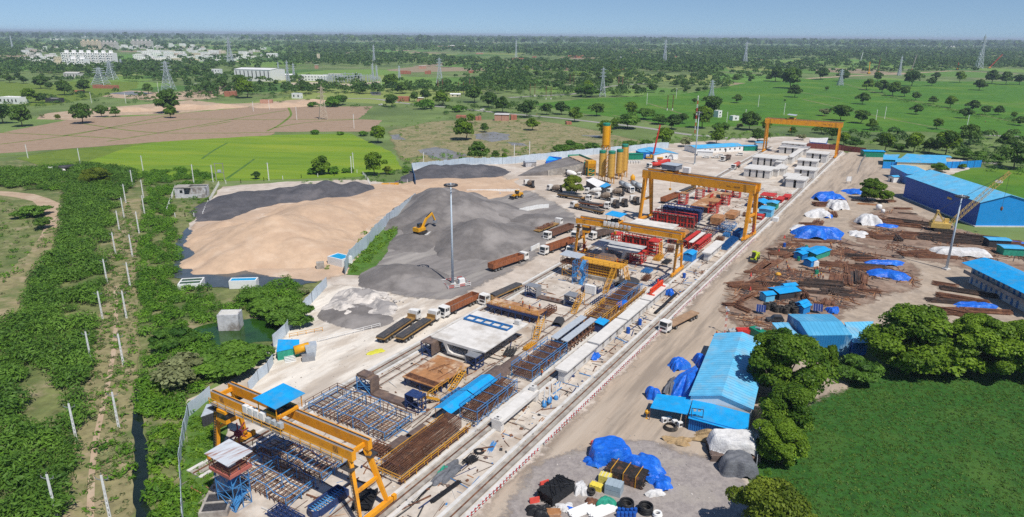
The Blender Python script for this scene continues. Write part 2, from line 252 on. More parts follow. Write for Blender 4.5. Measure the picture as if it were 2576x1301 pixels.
ribbon('foot_path','pale worn footpath through the dry grass',[(222,1440),(225,1340),(235,1260),(222,1180),(232,1120),(250,1060),(275,970),(296,880),(296,800),(290,720)],1.0,.06,GM['dirt'],'path')
ribbon('dirt_track','tan dirt track running through the scrub at the far left edge',[(-120,800),(20,760),(60,700),(110,620),(160,560),(105,490),(0,482),(-200,480)],7,.04,GM['dirt'],'path')
ground('bare_patch','bare tan patch beside the scrub at the left edge',[(-200,780),(0,700),(70,640),(120,575),(165,575),(150,640),(100,720),(60,790),(-60,900)],.05,GM['dry'],.8,3)
ground('ditch','narrow dark water ditch beside the dry grass',[(325,1480),(338,1265),(335,1180),(335,1060),(337,985),(352,985),(362,1060),(368,1120),(378,1175),(375,1265),(385,1480)],.05,GM['ditch'],.25,2,'water')
ground('pond','still green pond beside the old concrete tank',[(480,830),(530,815),(640,800),(690,815),(735,770),(700,860),(640,860),(560,880),(500,880)],.05,GM['water'],.3,2,'water')
ground('ploughed_ground','bare brown ploughed fields behind the green paddy',[(-260,350),(0,335),(180,300),(430,288),(640,268),(938,268),(902,300),(962,303),(930,331),(690,332),(680,352),(330,362),(180,374),(-200,400)],.04,GM['plough'],.8,8,'field')
for uv in([(-100,375),(170,343),(430,290)],[(0,334),(160,341),(300,349)],[(160,341),(290,320),(470,300)],[(270,356),(400,335),(640,290),(720,278)],[(400,335),(560,336),(690,333)],[(690,322),(760,308),(905,300)],[(470,300),(545,298),(610,302),(905,300)],[(500,320),(580,306)],[(725,270),(735,290),(700,318),(672,330)],[(-100,398),(60,395),(180,374)],[(200,310),(330,330),(400,335)]):
 ribbon('field_bund','grassy bund dividing the ploughed fields',uv,2.0,.07,GM['paddy_o'],'field')
ground('olive_field','dull olive field left of the bright green paddy',[(40,398),(180,375),(330,363),(400,357),(330,372),(235,410),(110,417)],.05,GM['paddy_o'],.6,6,'field',fade=2)
ground('paddy_field','bright lime green paddy field behind the black stockpile',[(205,413),(330,368),(410,356),(690,340),(880,336),(985,382),(1012,425),(900,446),(700,452),(560,456),(420,448),(300,440)],.06,GM['paddy_l'],.6,6,'field')
for uv in([(508,400),(545,372),(572,360)],[(570,450),(600,430),(640,400)]):ribbon('field_bund','dark footpath across the lime green paddy',uv,1.6,.08,GM['grass'],'field')
ground('left_field','pale green field at the foot of the left pylons',[(-300,215),(0,205),(120,214),(200,204),(350,207),(345,222),(240,246),(120,266),(-300,275)],.05,GM['paddy_o'],1,15,'field')
ground('dug_ground','tan dug earth along the far edge of the ploughed fields',[(90,300),(120,285),(280,270),(380,262),(480,252),(560,262),(640,260),(760,250),(820,254),(730,268),(600,268),(430,287),(300,290),(190,302)],.045,GM['dirt'],1,8,fade=4)
ground('dug_ground','bare tan earth in front of the lattice pylons',[(240,240),(330,228),(430,236),(560,216),(640,216),(560,235),(520,250),(380,252),(300,246)],.045,GM['dirt'],1.5,10,fade=8)
ground('wet_ground','muddy wet scrub with puddles behind the white sheet fence',[(985,330),(1100,305),(1330,300),(1500,330),(1620,360),(1480,372),(1200,398),(1040,415),(1012,395)],.04,GM['dry'],1.2,6,fade=6)
for i,uv in enumerate(([(1194,338),(1240,332),(1280,338),(1278,352),(1240,357),(1200,350)],[(980,340),(1004,338),(1010,344),(1020,352),(990,352)],[(1050,378),(1100,370),(1150,382),(1180,392),(1120,404),(1080,396)],[(1270,357),(1310,360),(1330,368),(1290,366)],[(1460,340),(1510,341),(1500,346)],[(270,235),(330,230),(390,235),(330,240)],[(932,232),(958,231),(958,240),(935,240)])):
 ground('puddle',['pale puddle beside the round tree near the road','small puddle at the end of the lime paddy','broad grey puddles behind the white sheet fence','thin puddle behind the bushes by the sheet fence','narrow puddle beyond the yellow silos','grey pond at the foot of the left pylons','small pond by the far tar road'][i],uv,.06,GM['puddle'],.8,3,'water')
ground('paddy_field','broad vivid green paddy field behind the far gantry crane',[(1335,262),(1480,248),(1700,240),(1900,205),(2050,196),(2330,205),(2700,206),(2800,350),(2576,346),(2330,332),(2150,332),(1990,318),(1860,318),(1700,320),(1590,300),(1440,282)],.05,GM['paddy'],1.5,12,'field')
for uv in([(1630,260),(1720,288)],[(2020,250),(2240,300),(2400,330)],[(1540,290),(1660,312)],[(2120,210),(2250,245),(2420,280),(2576,312)],[(2225,248),(2400,262),(2600,262)],[(2000,230),(2120,250)]):
 ribbon('field_bund','dark grassy bund across the vivid green paddy',uv,3.0,.08,GM['scrub'],'field')
ground('green_field','green grass field between the blue hall and the trees',[(2330,448),(2400,425),(2700,420),(2700,520),(2560,508),(2480,482)],.05,GM['paddy'],.8,5,'field')
ground('crop_field','dark green crop field behind the blue sheds',[(1890,1480),(1905,1180),(1985,1010),(2060,940),(2300,920),(2700,905),(2900,1480)],.05,GM['crop'],.4,3,'field')
road1=ribbon('country_road','grey tar road winding past the fields beyond the yard',[(870,248),(938,247),(1004,259),(1099,268),(1144,272),(1245,283),(1298,288),(1428,299),(1491,307),(1642,323),(1720,340),(1830,348),(1900,352)],6.5,.09,GM['tar'])
ribbon('country_road','pale tar road running to the right behind the blue fence',[(2300,398),(2420,405),(2510,412)],6,.09,GM['tar'])
ribbon('country_road','pale tar road beyond the far trees at the right',[(2440,338),(2576,345),(2700,350)],7,.09,GM['tar'])
ribbon('country_road','thin pale road through the far green scrub',[(1280,246),(1340,242),(1440,238),(1540,216),(1635,210)],7,.09,GM['tar'])
ribbon('dirt_road','pale earth road past the far piling rigs',[(2030,198),(2160,190),(2300,184),(2400,178),(2560,186)],14,.09,GM['dirt'])
ground('site_ground','pale dusty ground of the casting yard',[(452,1480),(470,1005),(600,950),(692,872),(820,706),(700,690),(470,682),(452,610),(490,548),(560,470),(720,458),(900,452),(1040,468),(1038,420),(1200,402),(1450,378),(1630,366),(1900,346),(1990,344),(2060,348),(2135,388),(2230,398),(2420,402),(2440,425),(2290,470),(2420,600),(2576,640),(2700,700),(2700,800),(2400,830),(2190,830),(1900,880),(1905,1100),(1880,1200),(1890,1480)],.10,GM['site'],.6,4)
ground('lime_ground','bright white lime dust where the trailers stand',[(640,985),(700,880),(820,715),(1000,742),(1130,755),(1210,745),(1230,775),(1150,825),(1090,865),(1040,905),(900,965),(820,1010),(700,1010)],.12,GM['bright'],1.2,3,fade=4)
ground('sand_ground','sandy floor around the big sand heap',[(462,690),(470,640),(500,560),(620,520),(900,470),(1040,466),(1045,430),(1250,440),(1300,470),(1180,490),(1040,500),(960,570),(870,690),(800,706),(620,700)],.12,GM['sandfloor'],1.0,4,fade=4)
ground('muddy_pool','grey muddy water around the foot of the sand heap',[(440,640),(465,575),(500,590),(530,650),(590,680),(700,700),(800,712),(700,728),(540,722),(440,700)],.14,GM['greywater'],.7,3,'water',fade=1.5)
ground('aggregate_floor','grey gravelly floor under the aggregate heaps',[(930,660),(975,590),(1045,500),(1090,470),(1300,470),(1400,520),(1440,545),(1370,590),(1330,650),(1230,700),(1130,750),(1020,745),(940,690)],.14,GM['aggfloor'],1.2,4,fade=5)
ground('yard_floor','stained concrete floor between the moulds and cages',[(505,1480),(560,1090),(700,1040),(820,1010),(1080,865),(1400,670),(1620,560),(1800,470),(1960,380),(2080,385),(2085,410),(1900,560),(1500,935),(1120,1290),(950,1480)],.14,GM['yard'],.8,4,fade=3)
def yl(t,s0,s1,w):return[yard(s0,t-w/2),yard(s1,t-w/2),yard(s1,t+w/2),yard(s0,t+w/2)]
ground('haul_road','beaten brown haul road beside the crane rails',[yard(20,-48.5),yard(120,-48.8),yard(300,-49),yard(485,-48),yard(500,-30),yard(470,-22),yard(380,-34),yard(300,-33),yard(230,-30),yard(180,-27),yard(150,-8),yard(120,-20),yard(90,-24),yard(70,-30),yard(20,-30)],.13,GM['road'],.7,4,'road',True,fade=4)
ground('earth_ground','brown trodden earth of the right hand yard',[(2140,405),(2230,402),(2290,470),(2420,600),(2576,640),(2720,700),(2720,800),(2400,830),(2190,830),(1960,880),(1905,1000),(1870,1100),(1700,1080),(1640,1060),(1760,900),(1830,800),(1950,640),(2050,520)],.12,GM['mud'],.8,4,fade=4)
ground('grass_strip','rough grass inside the left sheet fence near the gantry',[(458,1480),(474,1010),(545,1002),(566,1060),(560,1130),(540,1180),(520,1230),(488,1270),(480,1480)],.16,GM['grass'],.4,2,fade=1)
ground('grass_strip','green grass strip along the leaning sheet fence',[(868,692),(900,655),(940,603),(1000,540),(1052,492),(1050,520),(1005,572),(980,612),(955,662),(905,695)],.15,GM['grass'],.5,2,fade=1)
ground('gravel_ground','grey gravel apron around the blue tarpaulin stacks',[(1230,1480),(1300,1270),(1390,1170),(1500,1125),(1620,1120),(1720,1150),(1800,1160),(1860,1230),(1875,1480)],.15,GM['gravel'],.9,3,fade=4)
ground('scrap_ground','rust stained ground of the rebar and scrap yard',[(1835,790),(1850,730),(1930,640),(1995,590),(2100,600),(2200,630),(2290,665),(2300,720),(2210,740),(2100,780),(2080,810),(1960,850),(1880,830)],.15,GM['rusty'],1.0,3,fade=5)
ground('scrap_ground','rust stained ground under the crawler crane stacks',[(2160,560),(2250,520),(2330,560),(2440,590),(2620,620),(2640,690),(2480,680),(2330,655),(2270,640),(2170,610)],.15,GM['rusty'],1.0,3,fade=6)
ribbon('dirt_track','rutted mud track curving past the scrap yard',[(2080,560),(2130,590),(2200,625),(2270,645),(2330,670),(2350,710),(2320,750),(2230,780),(2150,800)],8,.17,GM['mud'],'path')
ribbon('dirt_track','rutted mud track between the tarpaulin stacks',[(2160,480),(2140,520),(2155,560),(2110,590),(2050,620)],7,.165,GM['mud'],'path')
def runway(name,label,t,s0,s1):
 mb=MB();mb.bx(s0,s1,-.9,.9,0,.32);mb.k=1;mb.bx(s0,s1,-.09,.09,.322,.50);mb.k=2;mb.bx(s0,s1,1.2,1.9,0,.28);mb.bx(s0,s1,-1.9,-1.2,0,.28)
 o=mb.build(name,[M['concrete2'],M['rust'],M['concrete']]);o.location=yard(0,-t)if 0 else(0,0,.12);o.rotation_euler=(0,0,YAW);o.location=BX*t+Vector((0,0,.12));return tag(o,label,'rail')
runway('crane_rail','long crane rail on a concrete kerb beside the haul road',-53.1,30,485)
runway('crane_rail','crane rail behind the row of white precast girders',-62.5,30,225)
runway('crane_rail','crane rail between the moulds and the parked trailers',-95.5,54,480)
for i,(t,s0,s1)in enumerate([(-75.5,78,190),(-73.6,78,190),(-92.5,88,150),(-90.4,88,150),(-68.8,40,120),(-76,200,330),(-86,200,330)]):
 mb=MB();mb.bx(s0,s1,-.45,.45,0,.07);mb.k=1;mb.bx(s0,s1,-.06,.06,.072,.2)
 single(mb,'mould_rail',[M['concrete2'],M['rust']],'thin rusty rail set in the yard floor, %s from the nearest end'%ordn(i+1),'rail',BX*t+Vector((0,0,.14)),YAW,'thin mould rails in the yard floor')
def leafcloud(C,RR,k,size,rng,up=.25,elong=1.5,lowcut=-.35,shell=.62,outward=.7):
 C=np.asarray(C,float);RR=np.asarray(RR,float);n=len(C);Nn=n*k
 d=rng.normal(size=(n,k,3));d/=np.linalg.norm(d,axis=2,keepdims=True)
 lowm=d[:,:,2]<lowcut;d[:,:,2]=np.where(lowm,-d[:,:,2],d[:,:,2])
 rad=shell+(1.08-shell)*rng.random((n,k,1))**.6
 P=(C[:,None,:]+d*RR[:,None,:]*rad).reshape(Nn,3)
 nrm=d.reshape(Nn,3)*outward+rng.normal(size=(Nn,3))*.45+np.array([0,0,up]);nrm/=np.linalg.norm(nrm,axis=1,keepdims=True)
 t=np.cross(nrm,rng.normal(size=(Nn,3)));t/=np.linalg.norm(t,axis=1,keepdims=True)+1e-9;b=np.cross(nrm,t)
 sz=np.asarray(size,float);sz=(np.repeat(sz,k)[:,None]if sz.ndim else sz)*rng.uniform(.6,1.35,(Nn,1))
 t=t*sz*elong/2;b=b*sz/2
 V=np.stack([P-t,P+b*.9,P+t,P-b*.9],1).reshape(Nn*4,3)
 sh=np.repeat(np.clip(rng.normal(.45,.3,n),0,1),k)*.65+rng.random(Nn)*.35
 return V,np.repeat(sh,4)
def leafmesh(name,V,sh,m):
 me=bpy.data.meshes.new(name);n=len(V);f=n//4
 me.vertices.add(n);me.vertices.foreach_set('co',V.astype(np.float32).ravel());me.loops.add(n);me.loops.foreach_set('vertex_index',np.arange(n,dtype=np.int32))
 me.polygons.add(f);me.polygons.foreach_set('loop_start',np.arange(0,n,4,dtype=np.int32));me.materials.append(m)
 a=me.attributes.new('shade','FLOAT','POINT');a.data.foreach_set('value',sh.astype(np.float32));me.update(calc_edges=True);me.validate();return me
def crown_blobs(rng,Rx,H,n,base,flat=1.0):
 """blob centres and radii for a crown of half-width Rx standing from height base to H"""
 C=[];Q=[]
 for i in range(n):
  a=rng.uniform(0,2*PI);f=math.sqrt(rng.random());zf=rng.random()
  prof=math.sin(PI*(.18+.74*zf))**.8
  r=f*Rx*rng.uniform(.62,.88)*prof;br=Rx*(rng.uniform(.13,.30)if n>30 else rng.uniform(.2,.42))
  C.append((r*math.cos(a),r*math.sin(a),base+br*.7+zf*(H-base-br*1.6)));Q.append((br*rng.uniform(.9,1.25),br*rng.uniform(.9,1.25),br*.78*flat))
 return C,Q
def trunk_mesh(rng,H,base,C,name):
 mb=MB();r0=.05*H*.55;top=base+(H-base)*.35;lean=(rng.normal()*.25,rng.normal()*.25)
 mid=(lean[0]*.5,lean[1]*.5,base*.6);e=(lean[0],lean[1],top)
 mb.tube((0,0,-.3),mid,r0*1.25,7,r0*.85);mb.tube(mid,e,r0*.85,7,r0*.4)
 for i in range(min(5,len(C))):
  c=C[int(rng.integers(len(C)))];mb.tube((mid[0]+(e[0]-mid[0])*.4,mid[1]+(e[1]-mid[1])*.4,base*.6+(top-base*.6)*.4),c,r0*.45,5,r0*.12)
 return mb
PROTO={}
def tree_proto(kind,v):
 key=(kind,v)
 if key in PROTO:return PROTO[key]
 rng=np.random.default_rng(hash(kind)%1000*0+sum(map(ord,kind))*7+v)
 spec=dict(big=(1.0,1.75,.16,60,480,.052,'neem',1.0),neem=(1.0,1.85,.38,24,170,.125,'neem',1.0),dark=(1.0,1.7,.30,22,150,.13,'dark',1.0),yellow=(1.0,1.5,.16,40,640,.048,'yellow',1.0),acacia=(1.0,1.2,.12,20,260,.11,'acacia',.55),dry=(1.0,1.3,.15,20,110,.12,'dry',.8),far=(1.0,1.5,.2,9,24,.40,'far',1.0),shrub=(1.0,.9,.0,10,70,.22,'scrub',.9),palm=(1,2.2,1.2,1,1,1,'dark',1))[kind]
 Rx,H,base,nb,kl,ls,lm,flat=spec
 C,Q=crown_blobs(rng,Rx,H,nb,base,flat)
 V,sh=leafcloud(C,Q,kl,ls,rng,elong=2.2 if kind=='acacia' else 1.5)
 cm=leafmesh(kind+'_crown',V,sh,LEAF[lm]);tm=trunk_mesh(rng,H*1.0,max(base,.12),C,kind).mesh(kind+'_trunk',M['bark'])
 one=None
 PROTO[key]=(cm,tm);return PROTO[key]
TREES=[]
LOOK=dict(big='tall full-crowned tree',neem='leafy green tree',dark='round dark tree',yellow='yellowish bushy tree',acacia='spreading feathery acacia',dry='pale half-dry tree',far='small dark tree',shrub='low green bush')
def place_tree(p,width,kind,zone,parts=True,hs=1.0,label=None,group=None):
 cm,tm=tree_proto(kind,random.randrange(4));s=width/2/1.02
 nm='shrub' if kind=='shrub' else 'tree'
 r=thing(nm,label or LOOK[kind],'bush' if kind=='shrub' else 'tree',(p.x,p.y,0),random.uniform(0,6.28));sc=(s*random.uniform(.93,1.07),s*random.uniform(.93,1.07),s*hs*random.uniform(.92,1.08));r.scale=sc
 for n,me in(('crown',cm),('trunk',tm)):
  if n=='trunk' and(kind=='shrub' or not parts):continue
  c=bpy.data.objects.new(n,me);COL.objects.link(c);c.parent=r
 TREES.append((r,zone,LOOK[kind],label is None));return r
def T(cr,x,y,w,kind,zone,hs=1.0,**k):
 """tree whose foot is seen at tile point x,y and whose crown is w tile pixels wide"""
 p=qa(cr,x,y);return place_tree(p,w*.25054/ppm(p),kind,zone,True,hs,**k)
Z=dict(A='by the ploughed fields',B='around the left pylons',C='along the tar road',D='around the lime paddy',E='by the fence puddles',F='in the vivid paddy',G='before the vivid paddy',H='by the far gantry',I='behind the blue fence',J='among the brick kilns',K='around the town',L='in the casting yard')
for a in[('00',100,835,110,'dark','B'),('00',235,840,90,'dark','B'),('00',420,890,160,'dark','B'),('00',505,895,90,'dark','B'),('00',640,955,175,'dark','B'),('00',855,930,155,'dark','B'),('00',1490,940,120,'dark','B'),('00',820,1240,235,'dark','A'),('00',1690,1135,265,'dark','A'),('00',1720,1185,130,'neem','A'),('00',40,1240,230,'dark','A'),('00',230,1270,240,'dark','A'),('00',1020,1175,140,'dark','A'),('00',1160,1172,115,'dark','A'),('00',2250,890,130,'dark','B'),('00',2410,870,150,'dark','B'),('00',2470,985,220,'neem','B'),('00',300,1035,170,'neem','B'),('00',420,1030,120,'dark','B'),('00',430,1180,60,'dry','A'),('00',580,1200,70,'yellow','A'),('10',850,1055,130,'dark','C'),('10',790,1070,220,'shrub','C'),('10',560,1075,110,'shrub','C'),('10',1080,945,85,'dark','C'),('10',1350,885,165,'neem','C'),('10',1470,942,150,'dark','C'),('10',1340,1075,150,'dark','C'),('10',1870,1062,185,'neem','C'),('10',1690,1010,130,'dark','C'),('10',1590,1020,110,'dark','C'),('10',2150,1240,115,'neem','D'),('10',2440,892,115,'dark','C'),('10',2190,1030,190,'dark','C'),('10',2330,1080,170,'dark','C'),('10',2470,1130,190,'dark','C'),('10',1700,1095,200,'shrub','C'),('10',2030,1125,160,'shrub','C'),('20',140,1180,200,'dark','C'),('20',330,1155,130,'dark','C'),('20',480,1150,150,'dark','C'),('20',630,1225,170,'neem','C'),('20',850,1170,165,'dark','C'),('20',1190,1170,160,'neem','G'),('20',1150,1290,280,'acacia','G'),('20',1330,1200,200,'acacia','G'),('20',750,910,110,'neem','C'),('20',750,975,250,'acacia','C'),('20',970,870,120,'dark','C'),('20',1480,1250,180,'acacia','G'),('20',2250,1035,108,'dark','F'),('20',1970,1160,230,'dark','G'),('20',1600,1300,190,'dark','G'),('20',1710,1240,130,'dark','G'),('20',1820,1038,62,'dark','F'),('20',190,1310,150,'neem','E'),('20',1900,1290,230,'neem','G'),('20',2080,1330,180,'acacia','G'),('20',2380,1310,220,'dark','G'),('20',2270,1290,90,'dry','G'),('20',2540,1320,130,'neem','G'),('20',1020,1300,120,'neem','G'),('30',270,978,155,'dark','F'),('30',240,890,230,'dark','F'),('30',560,1165,135,'dry','F'),('30',955,1048,140,'dark','F'),('30',730,1215,200,'dark','F'),('30',915,1240,175,'dark','F'),('30',1495,1150,122,'dark','F'),('30',1645,862,108,'dark','F'),('30',1690,800,90,'dark','F'),('30',2120,908,138,'dark','F'),('30',1990,1190,130,'dark','F'),('30',2060,1120,130,'dark','F'),('30',2200,1155,120,'dark','F'),('30',2315,1155,115,'dark','F'),('30',1700,1300,125,'neem','F'),('30',1440,865,170,'dark','F'),('30',1090,822,108,'dark','F'),('30',1000,905,130,'neem','F'),('30',1150,935,145,'dark','F'),('30',1265,965,160,'neem','F'),('30',1390,972,130,'dark','F'),('30',600,912,52,'dark','F'),('30',170,1020,30,'dark','F'),('30',2530,1262,120,'dark','F'),('30',1035,1305,120,'neem','F'),('30',2470,1190,75,'neem','F'),('30',1830,1082,135,'neem','F'),('30',1660,1045,100,'dark','F'),('30',1490,1008,95,'dark','F'),('30',760,820,130,'dark','F'),('30',540,800,150,'dark','F'),('30',2250,840,170,'dark','F'),('30',2390,850,140,'dark','F'),('30',2530,850,130,'dark','F'),('30',1930,830,120,'neem','F'),('30',80,820,170,'dark','F'),('11',1225,138,192,'neem','D'),('11',655,455,210,'neem','D'),('11',1190,465,245,'neem','D'),('11',1320,450,110,'yellow','D'),('11',2090,105,245,'neem','E'),('11',2230,325,245,'dark','E'),('11',2400,295,95,'dark','E'),('11',2480,315,95,'neem','E'),('11',0,500,95,'dark','D'),('11',590,50,110,'shrub','D'),('11',840,55,90,'shrub','D'),('11',1070,65,110,'shrub','D'),('11',780,445,150,'shrub','D'),('11',2290,30,110,'dark','E'),('11',590,450,150,'shrub','D'),('11',1500,435,90,'shrub','D'),('11',1350,455,90,'shrub','D'),('11',920,435,130,'shrub','D'),('11',2070,310,90,'shrub','E'),('21',560,230,210,'acacia','E'),('21',470,240,170,'acacia','E'),('21',640,220,170,'acacia','E'),('21',790,215,160,'acacia','E'),('21',930,90,190,'neem','E'),('21',1520,175,200,'neem','G'),('21',1730,175,150,'dry','G'),('21',2050,150,175,'neem','G'),('21',1340,190,150,'acacia','G'),('21',1180,200,170,'acacia','G'),('21',600,655,285,'yellow','L'),('21',2440,130,160,'dark','H'),('21',2530,120,110,'dark','H'),('31',340,110,110,'dry','H'),('31',240,60,100,'neem','H'),('31',540,40,110,'neem','H'),('31',660,110,160,'dark','H'),('31',760,160,150,'neem','H'),('31',860,185,190,'acacia','H'),('31',1170,225,220,'neem','I'),('31',1330,225,170,'acacia','I'),('31',1460,235,210,'neem','I'),('31',1620,235,190,'dark','I'),('31',1780,265,270,'neem','I'),('31',2000,150,240,'dark','I'),('31',1960,300,200,'acacia','I'),('31',2120,300,170,'acacia','I'),('31',2380,190,190,'dark','I'),('31',2480,400,330,'dark','I'),('31',2300,330,150,'acacia','I'),('31',1730,430,170,'acacia','I'),('31',1960,395,90,'acacia','I')]:
 T(a[0],a[1],a[2],a[3],a[4],a[5])
T('31',1030,720,300,'big','L',.85,label='big leafy tree standing beside the dirt track by the blue hall');T('31',1180,740,170,'neem','L',.8,label='smaller tree leaning against the big tree by the blue hall')
for u,v,w,kind,hs,lab in[(2285,930,245,'big',.85,'large full-crowned tree in front of the dark green field, behind the blue workshop'),(2440,935,215,'big',.84,'large dark tree between the full-crowned tree and the frame edge'),(2550,940,200,'big',.82,'large dark tree at the right frame edge above the crop field'),(2372,945,130,'neem',.7,'middle tree squeezed among the large trees above the crop field'),(2150,955,130,'acacia',.9,'feathery acacia at the near corner of the crop field'),(2078,945,55,'neem',1.7,'slim creeper-covered tree beside the blue workshop wall'),(1968,1005,250,'big',.9,'bushy tree hanging over the long blue roof'),(1980,1090,185,'big',.9,'bushy tree at the crop field edge beside the long blue roof'),(1958,1160,160,'big',.8,'lower bushy tree behind the blue lean-to shed'),(1915,925,70,'neem',.9,'small tree between the two blue roofed sheds'),(1935,1375,250,'yellow',1.0,'yellowish green tree at the bottom edge of the photo')]:
 p=at(u,v);place_tree(p,w/ppm(p),kind,'R',True,hs,lab)
for u,v,w,kind,lab in[(590,930,190,'acacia','spreading feathery acacia leaning over the pond edge'),(470,960,170,'dry','pale half-dry tree left of the pond'),(735,815,130,'acacia','feathery acacia between the pond and the sheet fence'),(690,790,120,'acacia','feathery acacia behind the pond'),(245,465,95,'yellow','pale flowering tree rising from the left thicket'),(80,545,85,'acacia','round bush on the scrub at the far left edge'),(115,575,55,'dark','small dark bush next to the round bush on the scrub'),(765,740,40,'dry','small leafless shrub by the muddy pool'),(430,870,120,'acacia','acacia standing over the ditch left of the pond'),(640,760,90,'acacia','acacia between the white tanks and the pond')]:
 p=at(u,v);place_tree(p,w/ppm(p),kind,'R',True,.65,lab)
def in_poly(p,poly):
 c=False;j=len(poly)-1
 for i in range(len(poly)):
  if((poly[i][1]>p[1])!=(poly[j][1]>p[1]))and p[0]<(poly[j][0]-poly[i][0])*(p[1]-poly[i][1])/(poly[j][1]-poly[i][1])+poly[i][0]:c=not c
  j=i
 return c
rs=random.Random(11)
def scatter(zone,poly,n,w0,w1,kinds):
 us=[p[0]for p in poly];vs=[p[1]for p in poly];k=0;tries=0
 while k<n and tries<5000:
  tries+=1;u=rs.uniform(min(us),max(us));v=rs.uniform(min(vs),max(vs))
  if in_poly((u,v),poly):p=at(u,v);place_tree(p,rs.uniform(w0,w1),rs.choice(kinds),zone,False);k+=1
scatter('B',[(0,185),(240,165),(560,175),(560,205),(300,200),(150,210),(0,210)],26,10,17,['far','dark'])
scatter('B',[(430,180),(560,165),(620,200),(560,225),(480,205)],8,9,14,['dark','far'])
scatter('B',[(540,195),(640,190),(800,228),(840,240),(640,240),(560,215)],12,9,14,['dark','neem'])
scatter('J',[(760,160),(1000,150),(1330,160),(1330,190),(1100,175),(940,168),(800,172)],24,9,16,['far','dark'])
scatter('J',[(1290,165),(1560,150),(1600,190),(1500,215),(1300,200)],30,9,16,['far','dark','neem'])
scatter('J',[(1520,190),(1760,175),(1830,215),(1760,235),(1560,235)],24,9,15,['far','acacia','dark'])
scatter('F',[(1790,160),(2100,150),(2130,185),(2000,195),(1850,225)],22,10,16,['far','dark'])
def far_woods():
 rng=np.random.default_rng(5);C=[];Q=[];big=[]
 def band(y0,y1,n,r0,r1,clump):
  k=0
  while k<n:
   y=math.sqrt(rng.uniform(y0*y0,y1*y1));x=rng.uniform(-.80,.80)*y
   u,v=proj((x,y,0))
   if v<60 or v>320 or u<-60 or u>2640:k+=.2;continue
   g=math.sin(x*.0061+1.3*math.sin(y*.0023))+math.sin(y*.0047+1.7*math.sin(x*.0031))+rng.normal()*.45
   if g<clump:k+=.12;continue
   if v>172 and u>1820:continue
   if 90<v<168 and 60<u<720 and rng.random()<.72:k+=.3;continue
   if v>185 and(u<460 or u>1330):k+=.1;continue
   if v>238:k+=.3;continue
   r=rng.uniform(r0,r1);h=r*rng.uniform(1.05,1.5)
   C.append((x,y,h*.62));Q.append((r,r*rng.uniform(.8,1.1),h*.62));big.append(y);k+=1
 band(600,1300,1500,3.5,7.0,-.1);band(1300,2600,4200,4,8,-.35);band(2600,5200,6500,6,13,-.9);band(5200,16000,9000,12,34,-1.5)
 for poly,dens,r0,r1 in(([(560,190),(900,203),(1330,190),(1500,215),(1480,245),(1290,225),(1000,203),(700,217)],.0013,3.5,6.5),([(1290,150),(1800,150),(1850,225),(1700,243),(1480,244),(1300,225)],.0019,3.5,7),([(1000,265),(1340,266),(1480,302),(1640,305),(1700,334),(1480,316),(1300,284),(1000,284)],.0022,3,5),([(1700,305),(1990,324),(2150,338),(2576,352),(2576,400),(2440,396),(2250,385),(2150,368),(1950,338),(1720,330)],.0028,3,5.5),([(1800,130),(2600,130),(2600,176),(2150,186),(1850,200)],.0011,4,7.5),([(0,165),(560,160),(650,200),(560,224),(300,203),(0,208)],.0018,4,7),([(60,262),(140,236),(420,236),(640,215),(760,235),(560,250),(300,258)],.0016,2,4.5)):
  W_=[at(*p_)for p_ in poly];W2=[(p_.x,p_.y)for p_ in W_];xs=[p_[0]for p_ in W2];ys=[p_[1]for p_ in W2]
  for _ in range(int((max(xs)-min(xs))*(max(ys)-min(ys))*dens)):
   x,y=rng.uniform(min(xs),max(xs)),rng.uniform(min(ys),max(ys))
   if not in_poly((x,y),W2)or math.sin(x*.021+2*math.sin(y*.013))+math.sin(y*.017+1.4*math.sin(x*.011))<-.75:continue
   r=rng.uniform(r0,r1);h=r*rng.uniform(.9,1.45);C.append((x,y,h*.62));Q.append((r,r*rng.uniform(.8,1.1),h*.62));big.append(y)
 C=np.array(C);Q=np.array(Q);y=np.array(big);V=[];S_=[]
 for lo,hi,k,ls in((0,700,170,.24),(700,1300,80,.36),(1300,2600,36,.55),(2600,5200,20,.7),(5200,1e9,14,.8)):
  m=(y>=lo)&(y<hi);v,s=leafcloud(C[m],Q[m],k,Q[m][:,0]*ls,rng,elong=1.3,lowcut=-.1);V.append(v);S_.append(s)
 V=np.concatenate(V);V[:,2]=np.maximum(V[:,2],.3)
 o=bpy.data.objects.new('distant_woods',leafmesh('distant_woods',V,np.concatenate(S_),LEAF['far']));COL.objects.link(o);tag(o,'far-off scattered woods reaching to the horizon','woods',None,'stuff')
far_woods()
def clumps(name,label,polys,size,leaf,k,m,seed,hs=.8,gap=.0,cat='undergrowth',elong=2.0):
 rng=np.random.default_rng(seed);C=[];Q=[]
 for poly,dens in polys:
  us=[p[0]for p in poly];vs=[p[1]for p in poly];P=[at(*p)for p in poly];W=[(p.x,p.y)for p in P]
  x0,x1=min(p[0]for p in W),max(p[0]for p in W);y0,y1=min(p[1]for p in W),max(p[1]for p in W)
  n=int((x1-x0)*(y1-y0)*dens)
  for _ in range(n):
   x,y=rng.uniform(x0,x1),rng.uniform(y0,y1)
   if not in_poly((x,y),W):continue
   if gap and math.sin(x*.23+2*math.sin(y*.11))+math.sin(y*.19+1.5*math.sin(x*.13))<-1.6+gap:continue
   r=size*rng.uniform(.55,1.35);C.append((x,y,r*hs*.45));Q.append((r,r,r*hs))
 V,sh=leafcloud(np.array(C),np.array(Q),k,np.array(Q)[:,0]*leaf,rng,up=.5,elong=elong,lowcut=.0,shell=.35);V[:,2]=np.maximum(V[:,2],.12)
 o=bpy.data.objects.new(name,leafmesh(name,V,sh,m));COL.objects.link(o);return tag(o,label,cat,None,'stuff')
